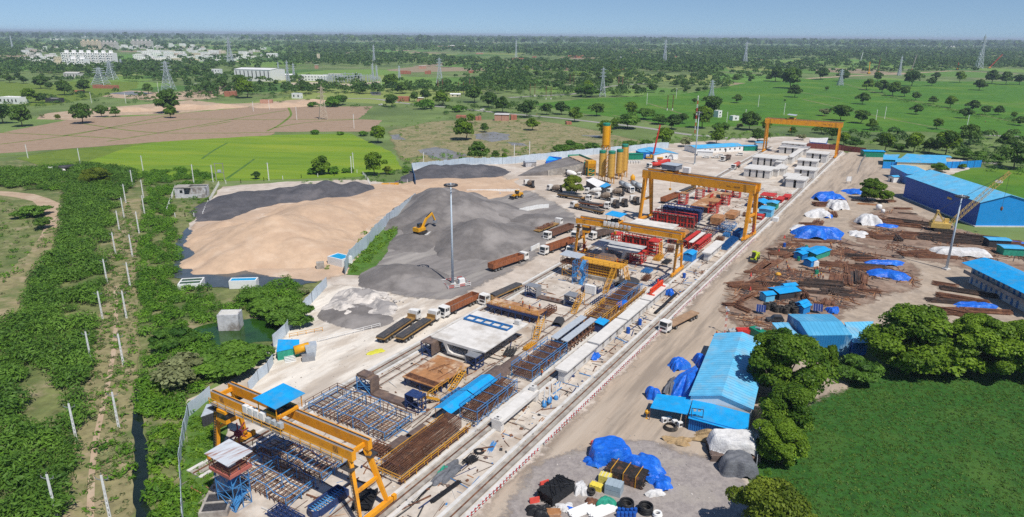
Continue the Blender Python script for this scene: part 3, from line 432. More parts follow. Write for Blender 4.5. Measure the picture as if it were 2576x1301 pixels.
LT=[[(-150,1480),(105,1480),(170,1225),(190,1100),(205,960),(250,850),(262,730),(275,600),(300,500),(330,470),(345,435),(240,420),(120,425),(0,428),(-60,455),(60,480),(170,478),(160,560),(150,620),(75,720),(60,800),(-20,850),(-150,950)]]
clumps('thicket','dense dark green thorn thicket left of the white poles',[(LT[0],.17)],2.5,.11,220,LEAF['acacia'],3,.85,.28,cat='thicket',elong=3)
clumps('thicket','yellow green bushes mixed into the thorn thicket',[(LT[0],.035)],1.9,.15,170,LEAF['scrub'],31,.7,.75,cat='thicket',elong=2.4)
clumps('thicket','half-dry pale bushes mixed into the left thicket',[(LT[0],.008),(LT[0],.0)],1.8,.13,170,LEAF['dry'],32,.7,.3,cat='thicket',elong=2.4)
RT=[(345,1480),(375,1480),(380,1250),(372,1110),(350,980),(360,900),(352,760),(350,640),(362,540),(375,475),(345,440),(450,425),(540,445),(470,480),(430,540),(455,620),(445,690),(520,735),(560,770),(690,700),(750,715),(770,735),(700,820),(640,800),(540,815),(480,830),(560,880),(690,870),(600,945),(470,1000),(440,1480)]
clumps('thicket','brighter green thicket between the ditch and the sheet fence',[(RT,.18)],1.7,.15,160,LEAF['scrub'],4,.7,.3,cat='thicket',elong=2.4)
clumps('undergrowth','low scrub scattered over the left waste ground',[([(-100,900),(0,760),(90,640),(160,580),(140,540),(0,500),(-100,500)],.012),([(220,1480),(320,1480),(335,1050),(340,700),(340,560),(300,600),(280,900),(215,1100)],.03)],1.3,.24,50,LEAF['scrub'],6,.7)
clumps('undergrowth','low green weeds on the strip beside the leaning sheet fence',[([(885,690),(930,665),(985,600),(1045,510),(1052,490),(1010,540),(940,590),(870,660)],.22),([(800,690),(850,640),(930,575),(950,560),(930,600),(880,660)],.05)],1.1,.25,55,LEAF['grass'],8,.6)
clumps('undergrowth','weeds along the old concrete post fence',[([(430,545),(470,480),(520,490),(540,470),(520,540),(480,560)],.02),([(720,462),(900,445),(1040,440),(1038,465),(900,456),(730,470)],.03),([(1040,430),(1010,445),(980,440),(1030,405)],.06)],1.0,.25,45,LEAF['scrub'],9,.7)
clumps('undergrowth','weedy bank between the sheet fence and the puddled ground',[([(1000,400),(1200,385),(1480,358),(1640,350),(1660,362),(1480,375),(1200,402),(1040,418)],.02),([(980,300),(1330,290),(1330,330),(1200,330),(990,345)],.004),([(1640,345),(1900,335),(1990,340),(1900,350),(1640,366)],.03)],1.4,.25,45,LEAF['scrub'],10,.8)
clumps('undergrowth','scrub hedges between the ploughed fields and the lattice pylons',[([(140,235),(330,240),(560,225),(600,250),(430,262),(240,262),(140,268)],.004),([(560,240),(760,240),(900,262),(1040,275),(960,280),(700,262)],.003),([(0,262),(180,255),(90,285),(0,300)],.004),([(980,250),(1340,262),(1480,300),(1340,300),(1000,285)],.003),([(1290,225),(1560,225),(1480,246),(1300,262)],.0035),([(680,205),(1000,200),(1320,215),(1280,250),(960,245),(700,235)],.0012)],2.6,.2,60,LEAF['acacia'],12,.75,.1)
clumps('undergrowth','green hedge growth along the field bunds at the right',[([(2215,240),(2330,262),(2440,285),(2576,305),(2576,318),(2420,292),(2300,268)],.010),([(2130,345),(2330,340),(2576,350),(2576,420),(2500,415),(2420,400),(2250,385),(2150,370)],.006),([(2440,400),(2576,390),(2650,450),(2500,440)],.01)],2.4,.2,60,LEAF['acacia'],13,.8,.1)
clumps('undergrowth','creeping undergrowth along the edge of the crop field',[([(1895,1300),(1910,1180),(1925,1040),(1990,985),(2080,935),(2300,915),(2600,900),(2600,930),(2300,945),(2100,960),(2010,1010),(1945,1110),(1930,1300)],.22)],1.0,.27,50,LEAF['grass'],14,.7)
clumps('grass','tufts of tall crop in the dark green field',[([(1930,1400),(1950,1150),(2040,990),(2300,945),(2700,925),(2800,1400)],2.6)],.30,.42,8,LEAF['dark'],15,.55,cat='grass',elong=2.6)
clumps('grass','rough grass tufts on the strip inside the left sheet fence',[([(462,1400),(478,1060),(545,1010),(570,1090),(545,1160),(520,1240),(480,1400)],1.6)],.55,.36,20,LEAF['grass'],16,.7,cat='grass',elong=2.4)
clumps('grass','grass growing along the right bank of the ditch',[([(378,1480),(380,1260),(372,1110),(352,985),(400,960),(460,1010),(452,1480)],.5)],.9,.36,26,LEAF['grass'],17,.6,cat='grass',elong=2.4)
def house(u,v,w,d,h,wall,roof,label,rz=0,name='house',cat='house',rows=1,group=None,z0=0,win=True,gable=0.0):
 p=at(u,v);t=thing(name,label,cat,p,rz,group)
 mb=MB();mb.bx(-w/2,w/2,0,d,0,h)
 if not gable:mb.bx(-w/2,w/2,.004,.25,h,h+.7);mb.bx(-w/2,w/2,d-.25,d,h,h+.7);mb.bx(-w/2,-w/2+.25,.25,d-.25,h,h+.7);mb.bx(w/2-.25,w/2,.25,d-.25,h,h+.7)
 mb.build('wall',wall,t)
 rb=MB()
 if gable:rb.extr([(-.4,h),(d/2,h+gable),(d+.4,h),(d+.4,h+.15),(d/2,h+gable+.2),(-.4,h+.15)],-w/2-.4,w/2+.4)
 else:rb.bx(-w/2+.26,w/2-.26,.26,d-.26,h,h+.1)
 rb.build('roof',roof,t)
 if win:
  n=max(1,int(w/4.5));f=h/rows
  for r in range(rows):
   for i in range(n):
    x=-w/2+(i+.5)*w/n;m2=MB();m2.bx(x-.75,x+.75,-.08,.1,r*f+f*.35,r*f+f*.8);m2.build('window',M['glass'],t)
 return t
FARW=[plain('town_white',(.88,.86,.83)),plain('town_cream',(.70,.60,.44)),plain('town_pale',(.62,.58,.54)),plain('town_pinkish',(.68,.54,.47))]
ROOF=plain('town_roof',(.50,.48,.45));RBLUE=plain('town_blue_roof',(.10,.28,.60))
def apartment(u,v,w,d,storeys,wall,label,rz=0,zk=1.45):
 p=at(u,v);t=thing('apartment_building',label,'building',p,rz);t.scale=(1,1,zk);h=storeys*3.2
 nb=max(2,int(w/16));bw=w/nb
 for i in range(nb):
  x=-w/2+i*bw;m=MB();m.bx(x+.4,x+bw-2,0,d,0,h);m.bx(x+bw*.35,x+bw*.6,d*.3,d*.7,h,h+3.5);m.build('block',wall,t)
  for r in range(storeys):
   for k in(.18,.5,.78):
    xx=x+bw*k;m2=MB();m2.bx(xx-1,xx+1,-.1,.2,r*3.2+1,r*3.2+2.5);m2.build('window',M['glass'],t)
   m3=MB();m3.bx(x+bw*.30,x+bw*.44,-1.3,0,r*3.2+.1,r*3.2+1.1);m3.build('balcony',wall,t)
 m=MB();m.bx(-w/2+.4,w/2-2.2,d*.4,d*.6,.2,h-1);m.build('corridor',FARW[2],t);return t
apartment(*q('00',890,672),112,18,6,FARW[0],'widest white apartment block with open balconies, nearest of the town',R(-4))
apartment(*q('00',908,498),75,18,6,FARW[1],'cream yellow apartment block standing behind the widest white block',R(-3),1.7)
apartment(*q('00',1080,498),80,18,5,FARW[2],'pale grey apartment block joined beside the cream yellow block',R(-3),1.8)
apartment(*q('00',1425,490),92,18,5,FARW[2],'pale grey apartment block standing alone right of the cream yellow block',R(-2),2.0)
apartment(*q('00',770,690),40,16,4,FARW[0],'white apartment wing at the left foot of the widest block',R(-8))
rt=random.Random(3);NH=0;houses=[]
def town(zone,u0,u1,v0,v1,n,ws=(9,26),tiers=(1,1,2,2,3)):
 for _ in range(n):
  u,v=q('00',rt.uniform(u0,u1),rt.uniform(v0,v1));r=rt.choice(tiers);w=rt.uniform(*ws)
  houses.append((house(u,v,w,rt.uniform(8,14),4.2*r,rt.choices(FARW,(7,1,1.5,1))[0],ROOF if rt.random()<.93 else RBLUE,'',R(rt.uniform(-12,12)),rows=r),zone))
town('left of the yellow block',220,800,470,640,40);town('behind the pylon',1370,1780,520,625,44,(12,34));town('far right of the town',1780,2270,500,600,36,(12,34));town('below the far grey block',1180,1960,455,500,40,(12,32),(1,2,2,3));town('at the town edge',1850,2560,590,640,14);town('in the far woods',740,920,355,380,5,(20,40));town('at the right of the white hall',2400,2700,520,610,9)
for zone in sorted(set(z for _,z in houses)):
 L_=sorted([h for h,z in houses if z==zone],key=lambda h:proj(h.location)[0])
 for i,h in enumerate(L_):tag(h,'small town house %s, %s from the left there'%(zone,ordn(i+1)),'house','small houses of the white town')
def hall(u,v,w,d,h,label,wall,roof,rz=0,ribs=0,name='hall',gable=1.5):
 p=at(u,v);t=thing(name,label,'building',p,rz);m=MB();m.bx(-w/2,w/2,0,d,0,h)
 m.extr([(0,h),(d/2,h+gable-.02),(d,h)],-w/2+.01,w/2-.01);m.build('wall',wall,t)
 m=MB();m.extr([(-.5,h-.1),(d/2,h+gable),(d+.5,h-.1),(d+.5,h+.1),(d/2,h+gable+.25),(-.5,h+.1)],-w/2-.4,w/2+.4);m.build('roof',roof,t)
 for i in range(ribs):
  x=-w/2+(i+.5)*w/ribs;m=MB();m.bx(x-.7,x+.7,-.12,.1,h*.25,h*.9);m.build('window',M['glass'],t)
 return t
hall(*q('00',2540,815),62,40,17,'long white industrial hall with tall windows beside the substation',M['white'],M['white'],R(-14),9)
t=hall(*q('10',185,795),24,12,12,'grey frame annex with glazed front beside the white hall',M['grey_steel'],M['white'],R(-10),5);hall(*q('10',270,800),28,14,7,'low pale annex right of the glazed annex',M['wall_pale'],M['white'],R(-8),3)
house(*q('10',560,815),44,14,8,M['wall_white'],M['white'],'white two-storey control house beside the substation',R(-3),'control_house','building',2)
house(*q('10',780,770),22,12,4,M['wall_pale'],ROOF,'low grey shed behind the substation yard',R(-5),'shed','shed',1)
house(*q('10',398,990),11,5,5,M['white'],RBLUE,'white cabin with blue roof edge standing on rusty legs',R(-15),'cabin','cabin',1)
house(*q('00',90,1045),23,12,6,M['wall_white'],M['white'],'cream two-storey house among palms at the left edge',R(-12),'house','house',1)
house(*q('00',520,1035),14,9,4,M['dark'],M['white'],'dark low shed with white roof behind the palms',R(-8),'shed','shed',1,win=False)
house(*q('00',715,785),24,14,7,M['wall_pale'],ROOF,'grey roofed house below the white apartment wing',R(-6),'house','house',1,gable=2)
house(*q('00',1975,880),9,6,4,M['wall_white'],ROOF,'tiny white hut on the bare ground near the double pylon',R(4),'hut','hut',1)
house(*q('00',2170,760),14,10,10,M['wall_white'],ROOF,'narrow white building half hidden left of the white hall',R(-5),'house','house',2)
house(*q('00',600,655),30,14,7,FARW[1],ROOF,'cream house with flat roof beside the widest white block',R(-4),'house','house',1)
house(*q('10',622,605),7,7,16,FARW[1],ROOF,'cream water tower standing among dense trees',R(6),'water_tower','tower',4)
house(*q('10',155,580),30,14,12,FARW[0],ROOF,'white houses block behind the left lattice pylon',R(4),'house','house',2)
house(*q('20',1075,605),14,10,9,M['wall_white'],RBLUE,'white and blue two-storey house alone in the far fields',R(5),'house','house',2)
house(*q('20',2075,1180),5.2,5,5.5,M['wall_white'],M['white'],'white two-storey hut with dark openings by the paddy edge',R(35),'hut','hut',2)
house(*q('20',2235,1212),6.5,5,3.4,M['wall_white'],M['tarp_grey'],'white hut with grey roof and one window in the paddy',R(20),'hut','hut',1)
house(*q('10',1995,975),12,5,3,M['wall_cream'],M['white'],'low shed with white roof beside the tar road',R(-5),'shed','shed',1,gable=1)
house(*q('10',95,1040),12,6,3,M['brick_pale'],M['galv'],'low hut with tin roof at the edge of the dug earth',R(5),'hut','hut',1,win=False)
for i,(u,v,w)in enumerate([(1930,385,1),(2120,545,1)]):pass
for i,(x,y,w)in enumerate([(490,450,5),(1000,460,5),(1120,465,3),(1590,460,6),(1720,465,6),(1860,470,6),(2060,468,4),(350,530,4),(1200,380,0)]):
 if w:house(*q('30',x,y),w*6,20,9,FARW[0],ROOF,'speck of a white house in the far right woods, %s from the left'%ordn(i+1),0,'house','house',1,'white house specks in the far right woods',win=False)
for i,(c,x,y,w)in enumerate([('10',380,405,30),('10',545,400,24),('10',1220,372,40),('10',1300,370,90),('10',1420,372,60),('10',1555,372,80),('10',2090,415,80),('10',2180,418,25),('10',1050,458,30),('10',815,460,25),('20',1200,385,40),('20',1700,450,25),('20',1960,405,30),('20',2030,408,40),('20',1555,498,14),('00',90,350,120),('00',870,375,70),('00',370,318,150),('10',60,498,40),('10',2010,470,190)]):
 p=at(*q(c,x,y));house(*q(c,x,y),w*.25/ppm(p),25,8+(y<420)*6,FARW[0],ROOF,'speck of a white building near the horizon, %s from the left'%ordn([380,545,1220,1300,1420,1555,2090,2180,1050,815,3770,4270,4530,4600,4130,-2485,-1700,-2200,60,2010].index(x if c=='10' else x+(2570 if c=='20' else-2575 if x<500 and x!=370 else-2570))+1 if False else i+1),0,'house','house',1,'white specks of buildings near the horizon',win=False)
house(*q('00',560,402),90,40,10,FARW[0],RBLUE,'large blue roofed shed in the far left woods',0,'shed','shed',1,win=False)
for i,(c,x,y,w,h,m)in enumerate([('00',1050,890,250,38,0),('00',2310,970,110,60,0),('10',1470,1020,115,70,0),('10',1640,1020,60,40,1),('10',2050,1190,95,38,0),('10',2460,1215,140,70,1),('10',2230,1210,60,50,0),('20',10,1205,60,60,0),('20',565,1252,55,30,0),('10',1495,745,100,40,0),('10',1665,690,70,30,1),('10',1720,745,60,40,0),('10',2160,735,60,30,0),('10',2460,802,55,35,0),('10',2550,802,60,40,0),('10',2240,545,70,18,1),('10',2180,615,70,18,0),('10',1990,470,330,10,1),('10',600,690,30,40,1),('20',50,615,110,40,0),('20',630,580,150,28,0),('20',985,708,130,28,0),('20',1090,706,60,26,0),('20',1305,690,90,18,1),('20',1390,700,60,22,0),('20',1580,695,90,20,0),('20',1645,696,60,22,0),('20',1405,625,130,14,0),('20',1200,542,70,22,1),('20',740,535,60,22,0),('20',215,580,40,16,0),('20',530,690,30,30,0),('20',230,465,140,10,1),('20',2490,605,90,14,1),('20',1600,575,90,14,0),('00',1800,728,80,16,0),('00',780,925,90,22,0)]):
 p=at(*q(c,x,y));k=.25054/ppm(p);W=w*k;H=max(1.5,h*k*.8);t=thing('brick_stack','long stack of red bricks at a kiln site, %s in the list'%ordn(i+1),'bricks',p,R(random.uniform(-8,8)),'stacks of red kiln bricks');t['px']=X0[int(c[0])]+x*.25
 mb=MB();n=max(2,int(W/5))
 for j in range(n):mb.bx(-W/2+j*W/n,-W/2+(j+1)*W/n-.25,0,6,0,H*random.uniform(.8,1.08))
 mb.build('stack',[M['brick'],M['brick_pale']][m],t)
 if m:mb=MB();mb.bx(-W/2-.3,W/2+.3,-.5,6.5,H*1.1,H*1.1+.2);mb.build('cover',M['white'],t)
BS=sorted([o for o in bpy.data.objects if o.name.startswith('brick_stack')],key=lambda o:o['px'])
for i,o in enumerate(BS):o['label']='stack of red kiln bricks, %s from the left of the brick stacks'%ordn(i+1);del o['px']
def lattice(mb,w0,w1,z0,z1,n,r,cx=0,cy=0):
 for i in range(n):
  a=z0+(z1-z0)*i/n;b=z0+(z1-z0)*(i+1)/n;wa=w0+(w1-w0)*i/n;wb=w0+(w1-w0)*(i+1)/n
  A=[Vector((cx+x*wa/2,cy+y*wa/2,a))for x,y in((-1,-1),(1,-1),(1,1),(-1,1))];B=[Vector((cx+x*wb/2,cy+y*wb/2,b))for x,y in((-1,-1),(1,-1),(1,1),(-1,1))]
  for k in range(4):
   mb.beam(A[k],B[k],r);mb.beam(A[k],B[(k+1)%4],r*.7);mb.beam(A[(k+1)%4],B[k],r*.7);mb.beam(B[k],B[(k+1)%4],r*.7)
def pylon(c,x,yb,yt,label,wide=.24,arms=3,rz=0,m=None,mat_=None):
 p=at(*q(c,x,yb));vt=q(c,x,yt)[1];lo,hi=1,140
 for _ in range(40):
  mid=(lo+hi)/2
  if proj((p.x,p.y,mid))[1]>vt:lo=mid
  else:hi=mid
 H=lo;t=thing('lattice_pylon',label,'pylon',p,R(rz),'steel lattice pylons');r=max(.16,p.y*.00042)
 mt=mat_ or M['galv'];mb=MB();w=H*wide;lattice(mb,w,w*.3,0,H*.62,5,r);lattice(mb,w*.3,w*.16,H*.62,H*.94,4,r);mb.beam((0,0,H*.94),(0,0,H),r)
 mb.build('tower',mt,t)
 for i in range(arms):
  z=H*(.66+.11*i);L_=w*(.55-.06*i)
  for s in(-1,1):
   mb=MB();mb.beam((0,0,z),(s*L_,0,z+.3),r);mb.beam((0,0,z+H*.05),(s*L_,0,z+.3),r*.8);mb.build('cross_arm',mt,t)
 return t
for a in[('00',1015,850,670,'tall pylon of the left pair with a wide braced foot',.75),('00',1120,800,600,'thin pylon right behind the wide footed left pylon',.5),('00',1695,905,600,'double bodied pylon alone in front of the town',.36),('00',2320,660,360,'tall pylon behind the white industrial hall',.22),('00',1220,680,590,'small pylon behind the dark trees below the town',.3),('10',322,860,600,'bright pylon just right of the white hall',.14),('10',222,730,620,'slim pylon behind the glazed annex',.16),('10',380,815,630,'slim pylon right of the bright pylon',.16),('10',1182,640,445,'tall thin pylon behind the substation',.14),('10',1170,800,635,'pylon at the right end of the substation',.18),('10',1210,800,650,'pylon beside the one at the substation end',.18),('10',1435,790,655,'short pylon right of the substation',.18),('10',1840,840,570,'lone tall pylon in the middle of the plain',.24),('20',895,970,665,'pylon beside the tar road behind the yellow silos',.2),('20',1518,635,385,'far tall pylon in the pale fields',.16),('20',2325,640,410,'far pylon before the woods at the right',.18),('20',1985,1010,795,'white pylon at the edge of the vivid paddy',.3),('20',30,580,400,'slim far pylon near the middle of the horizon',.12),('30',728,858,690,'small white pylon among trees beyond the paddy',.3),('30',2120,690,340,'tallest pylon at the right, rising above the horizon',.16),('30',1320,760,560,'faint pylon on the far earth road',.14),('00',130,500,350,'faint pylon at the far left',.1),('10',510,385,332,'tiny far mast near the horizon',.08)]:pylon(*a)
pylon('10',672,1200,850,'tan lattice pylon standing in the ploughed field',.24,3,20,None,mat('pylon_tan',(.50,.43,.33),.6))
for i,(x,y,w,hh)in enumerate([(700,830,130,60),(800,820,150,70),(900,830,150,75),(1000,815,140,65),(1100,815,150,70),(1180,820,120,55),(760,800,170,60),(950,795,190,65)]):
 p=at(*q('10',x,y));k=.25/ppm(p);W=w*k;H=hh*k;t=thing('substation_gantry','grey steel busbar frame in the substation, %s from the near left'%ordn(i+1),'substation frame',p,R(-6),'steel frames of the substation')
 m=MB()
 for j in range(6):x_=-W/2+j*W/5;lattice(m,1.0,.7,0,H*random.uniform(.7,1),3,.28,x_,0)
 m.build('posts',M['galv'],t);m=MB();m.beam((-W/2,0,H*.8),(W/2,0,H*.8),.9,.7);m.beam((-W/2,5,H*.5),(W/2,5,H*.5),.6);m.build('beam',M['galv'],t)
def wall_run(name,label,uv,h,th,m,cat='wall',post=0,pm=None,pw=.15,panel=0,top=None):
 P=[at(*p)for p in uv];t=thing(name,label,cat,P[0]);o0=P[0];mb=MB();pb=MB()
 for i in range(len(P)-1):
  a,b=P[i]-o0,P[i+1]-o0;L_=(b-a).length;n=max(1,int(L_/panel))if panel else 1
  for k in range(n):
   e=a.lerp(b,k/n);f=a.lerp(b,(k+(.985 if panel else 1))/n);j=random.uniform(-.06,.06)if panel else 0
   dz=random.uniform(-.06,.05)*h if panel else 0
   mb.beam(e+Vector((j,j,(h+dz)/2)),f+Vector((j*.5,-j,(h+dz)/2)),th,h+dz)
  if post:
   n=max(1,int(L_/post))
   for k in range(n+1):e=a.lerp(b,k/n);pb.beam(e+Vector((0,0,0)),e+Vector((0,0,h*(top or 1.04))),pw)
 if m is not None:mb.build('panels',m,t)
 if post:pb.build('posts',pm or m,t)
 return t
wall_run('boundary_wall','long pale pink wall in front of the substation',[q('10',255,855),q('10',480,850),q('10',660,845),q('10',800,865),q('10',1000,862),q('10',1240,835)],3,.3,FARW[3])
POLE=None
def pole(p,H,lean=0,label='',group='white concrete poles of the left power lines',arm='V'):
 t=thing('utility_pole',label,'pole',p,random.uniform(-.1,.1),group)
 m=MB();n=9
 for s in(-1,1):m.beam((s*.17,0,-.2),(s*.09,0,H),.11,.14)
 for i in range(n):z=H*i/n;m.bx(-.15,.15,-.05,.05,z,z+H/n*.34)
 m.bx(-.14,.14,-.07,.07,H*.72,H);m.build('post',M['white'],t)
 m=MB()
 if arm=='V':
  for s in(-1,1):m.beam((0,0,H-.9),(s*.95,0,H-.55),.09);m.beam((s*.95,0,H-.55),(s*.95,0,H-.2),.07)
  m.beam((0,0,H),(0,0,H+.45),.07)
 elif arm=='T':m.beam((-1,0,H-.5),(1,0,H-.5),.12);m.beam((0,0,H),(0,0,H+.3),.08)
 if arm:m.build('cross_arm',M['grey_steel'],t)
 return t
rowl=[('01',1335,580),('01',1265,740),('01',1247,890),('01',1200,1018),('01',1162,1258),('02',1080,255),('02',1032,608),('02',920,1048),('03',770,535),('03',570,1300)]
rowr=[('01',1442,690),('01',1455,865),('01',1398,1045),('01',1332,1283),('02',1310,290),('02',1272,600),('02',1242,1072),('03',1195,410),('03',1105,1310)]
for nm,rw in(('left',rowl),('right',rowr)):
 for i,a in enumerate(rw):pole(qa(*a),7.6+(i<3)*.6,0,'white slotted concrete pole, %s from the far end of the %s pole row'%(ordn(i+1),'dark thicket side' if nm=='left' else 'ditch side'))
for i,(c,x,y,h,lab)in enumerate([('01',1437,415,8,'at the paddy edge above the thicket'),('01',808,355,9,'at the corner of the olive field'),('01',282,290,8,'on the bund left of the olive field'),('01',1950,560,10,'behind the roofless blockhouse'),('11',125,515,9,'between the paddy and the black stockpile'),('11',955,440,9,'standing before the second tree of the paddy'),('11',975,400,9,'partly behind the pole before the paddy tree'),('11',1678,335,6,'just behind the white sheet fence'),('10',405,1205,11,'on the bund between ploughed fields'),('10',980,1290,11,'at the right end of the ploughed fields'),('10',130,1100,9,'beside the scrub at the ploughed field'),('10',1255,900,14,'by the small pond along the tar road'),('00',920,1035,11,'in the scrub left of the dug earth'),('00',1265,1040,11,'in the scrub between bush and tree'),('00',1595,945,14,'right of the double bodied pylon'),('00',2545,1120,9,'propped pole beside the dug earth'),('20',1342,1050,12,'in the left part of the vivid paddy'),('20',1636,990,12,'near the back of the vivid paddy'),('20',2460,1075,12,'in the middle of the vivid paddy'),('30',165,1155,11,'dark pole in the vivid paddy near the far gantry'),('30',1085,1230,11,'dark pole left of the white leaning pole'),('30',1175,1195,11,'leaning white pole in the vivid paddy'),('30',2000,1290,11,'lowest pole in the right of the vivid paddy'),('21',165,270,9,'behind the sheet fence by the ramp'),('21',12,285,8,'at the near end of the ramp fence'),('20',2330,1200,9,'right of the white paddy hut'),('20',2145,1230,9,'left of the white paddy hut')]):
 pole(qa(c,x,y),h,0,'single concrete power pole '+lab,'single power poles in the fields','T')
t=thing('transformer_frame','two-legged transformer frame on posts at the paddy edge','transformer',qa('01',2215,520),0);m=MB()
for x in(-2,2):m.beam((x,0,0),(x,0,9),.25)
m.build('posts',M['concrete2'],t);m=MB()
for z in(8.8,4.2):m.beam((-2.3,0,z),(2.3,0,z),.2)
m.build('cross_beam',M['grey_steel'],t);m=MB();m.bx(-.8,.8,-.4,.4,4.4,5.6);m.build('transformer',M['galv'],t)
pole(qa('01',2140,530),8.5,0,'power pole beside the transformer frame','single power poles in the fields','T')
for i,(c,x,y,n)in enumerate([('20',170,970,2),('20',330,1000,2),('20',570,860,2),('20',1060,880,4),('10',1820,920,4),('10',2030,945,2),('10',2140,910,3),('20',1545,1110,2)]):
 t=thing('rusty_column','cluster of bare rusty steel columns rising from the plain, %s from list start'%ordn(i+1),'columns',qa(c,x,y),.3,'clusters of bare rusty columns');t['label']=['pair of rusty columns at the left of the columned plain','pair of rusty columns before the bush in the plain','far pair of rusty columns by the tar road','four rusty columns right of the dark road tree','four rusty columns with white feet under the lone tall pylon','pair of rusty columns at the ponds of the plain','three rusty columns with white feet in the plain','pair of dark columns in the vivid paddy'][i]
 for k in range(n):m=MB();x_=(k%2)*5+k;y_=(k//2)*6;m.beam((x_,y_,2),(x_,y_,15),.55);m.build('column',M['rust'],t);m=MB();m.beam((x_,y_,0),(x_,y_,2),.7);m.build('foot',M['white'],t)
for(c,x,y,h,mt,lean,lab)in[('30',930,630,30,M['white'],.12,'white and rust piling mast leaning beside the far trees'),('30',1105,725,28,M['rust'],.06,'dark red piling mast on the far earth road'),('30',1445,712,36,M['concrete2'],.16,'brown piling mast leaning on the far earth road'),('30',1015,745,24,M['yellow_m'],-.05,'thin yellow drilling mast left of the dark red one'),('30',1905,700,16,M['red'],0,'short orange red mast before the far right trees'),('30',2225,690,34,M['red'],.75,'orange red crane boom leaning far at the right')]:
 p=qa(c,x,y);t=thing('piling_rig',lab,'rig',p,0);m=MB();m.beam((0,0,2),(lean*h,0,h),1.6,1.2);m.build('mast',mt,t);m=MB();m.bx(-2,3,-1.5,1.5,1.2,4);m.build('body',M['yellow_m'],t);m=MB();m.bx(-3,3,-2,-1,0,1.2);m.bx(-3,3,1,2,0,1.2);m.build('tracks',M['dark'],t)
clumps('grass','dry grass tufts along the footpath and pole rows',[([(215,1440),(230,950),(265,740),(290,600),(320,505),(345,560),(335,760),(340,900),(330,1060),(325,1440)],.5),([(-100,900),(0,760),(90,640),(160,580),(140,540),(0,500),(-100,500)],.06),([(985,330),(1330,300),(1600,355),(1200,395),(1020,400)],.03)],.55,.42,10,LEAF['dry'],41,.45,cat='grass',elong=2.6)
clumps('grass','green grass tufts scattered along the footpath and scrub',[([(200,1440),(225,950),(262,740),(290,600),(320,505),(350,560),(340,760),(345,900),(335,1060),(330,1440)],.16),([(-100,900),(0,760),(90,640),(160,580),(140,540),(0,500),(-100,500)],.05),([(430,545),(470,480),(540,470),(480,560)],.1)],.7,.38,16,LEAF['scrub'],42,.5,cat='grass',elong=2.4)
GZ=.14
def yt(name,label,cat,s,t,z=GZ,rz=0.0,group=None):return thing(name,label,cat,yard(s,t,z),YAW+R(rz),group)
def text(body,size,m,parent,M4):
 c=bpy.data.curves.new('lettering','FONT');c.body=body;c.size=size;c.align_x='CENTER';c.extrude=.01;c.materials.append(m)
 tmp=bpy.data.objects.new('tmp',c);COL.objects.link(tmp);dg=bpy.context.evaluated_depsgraph_get();me=bpy.data.meshes.new_from_object(tmp.evaluated_get(dg));bpy.data.objects.remove(tmp);bpy.data.curves.remove(c)
 o=bpy.data.objects.new('lettering',me);COL.objects.link(o);o.parent=parent;o.matrix_local=M4;return o
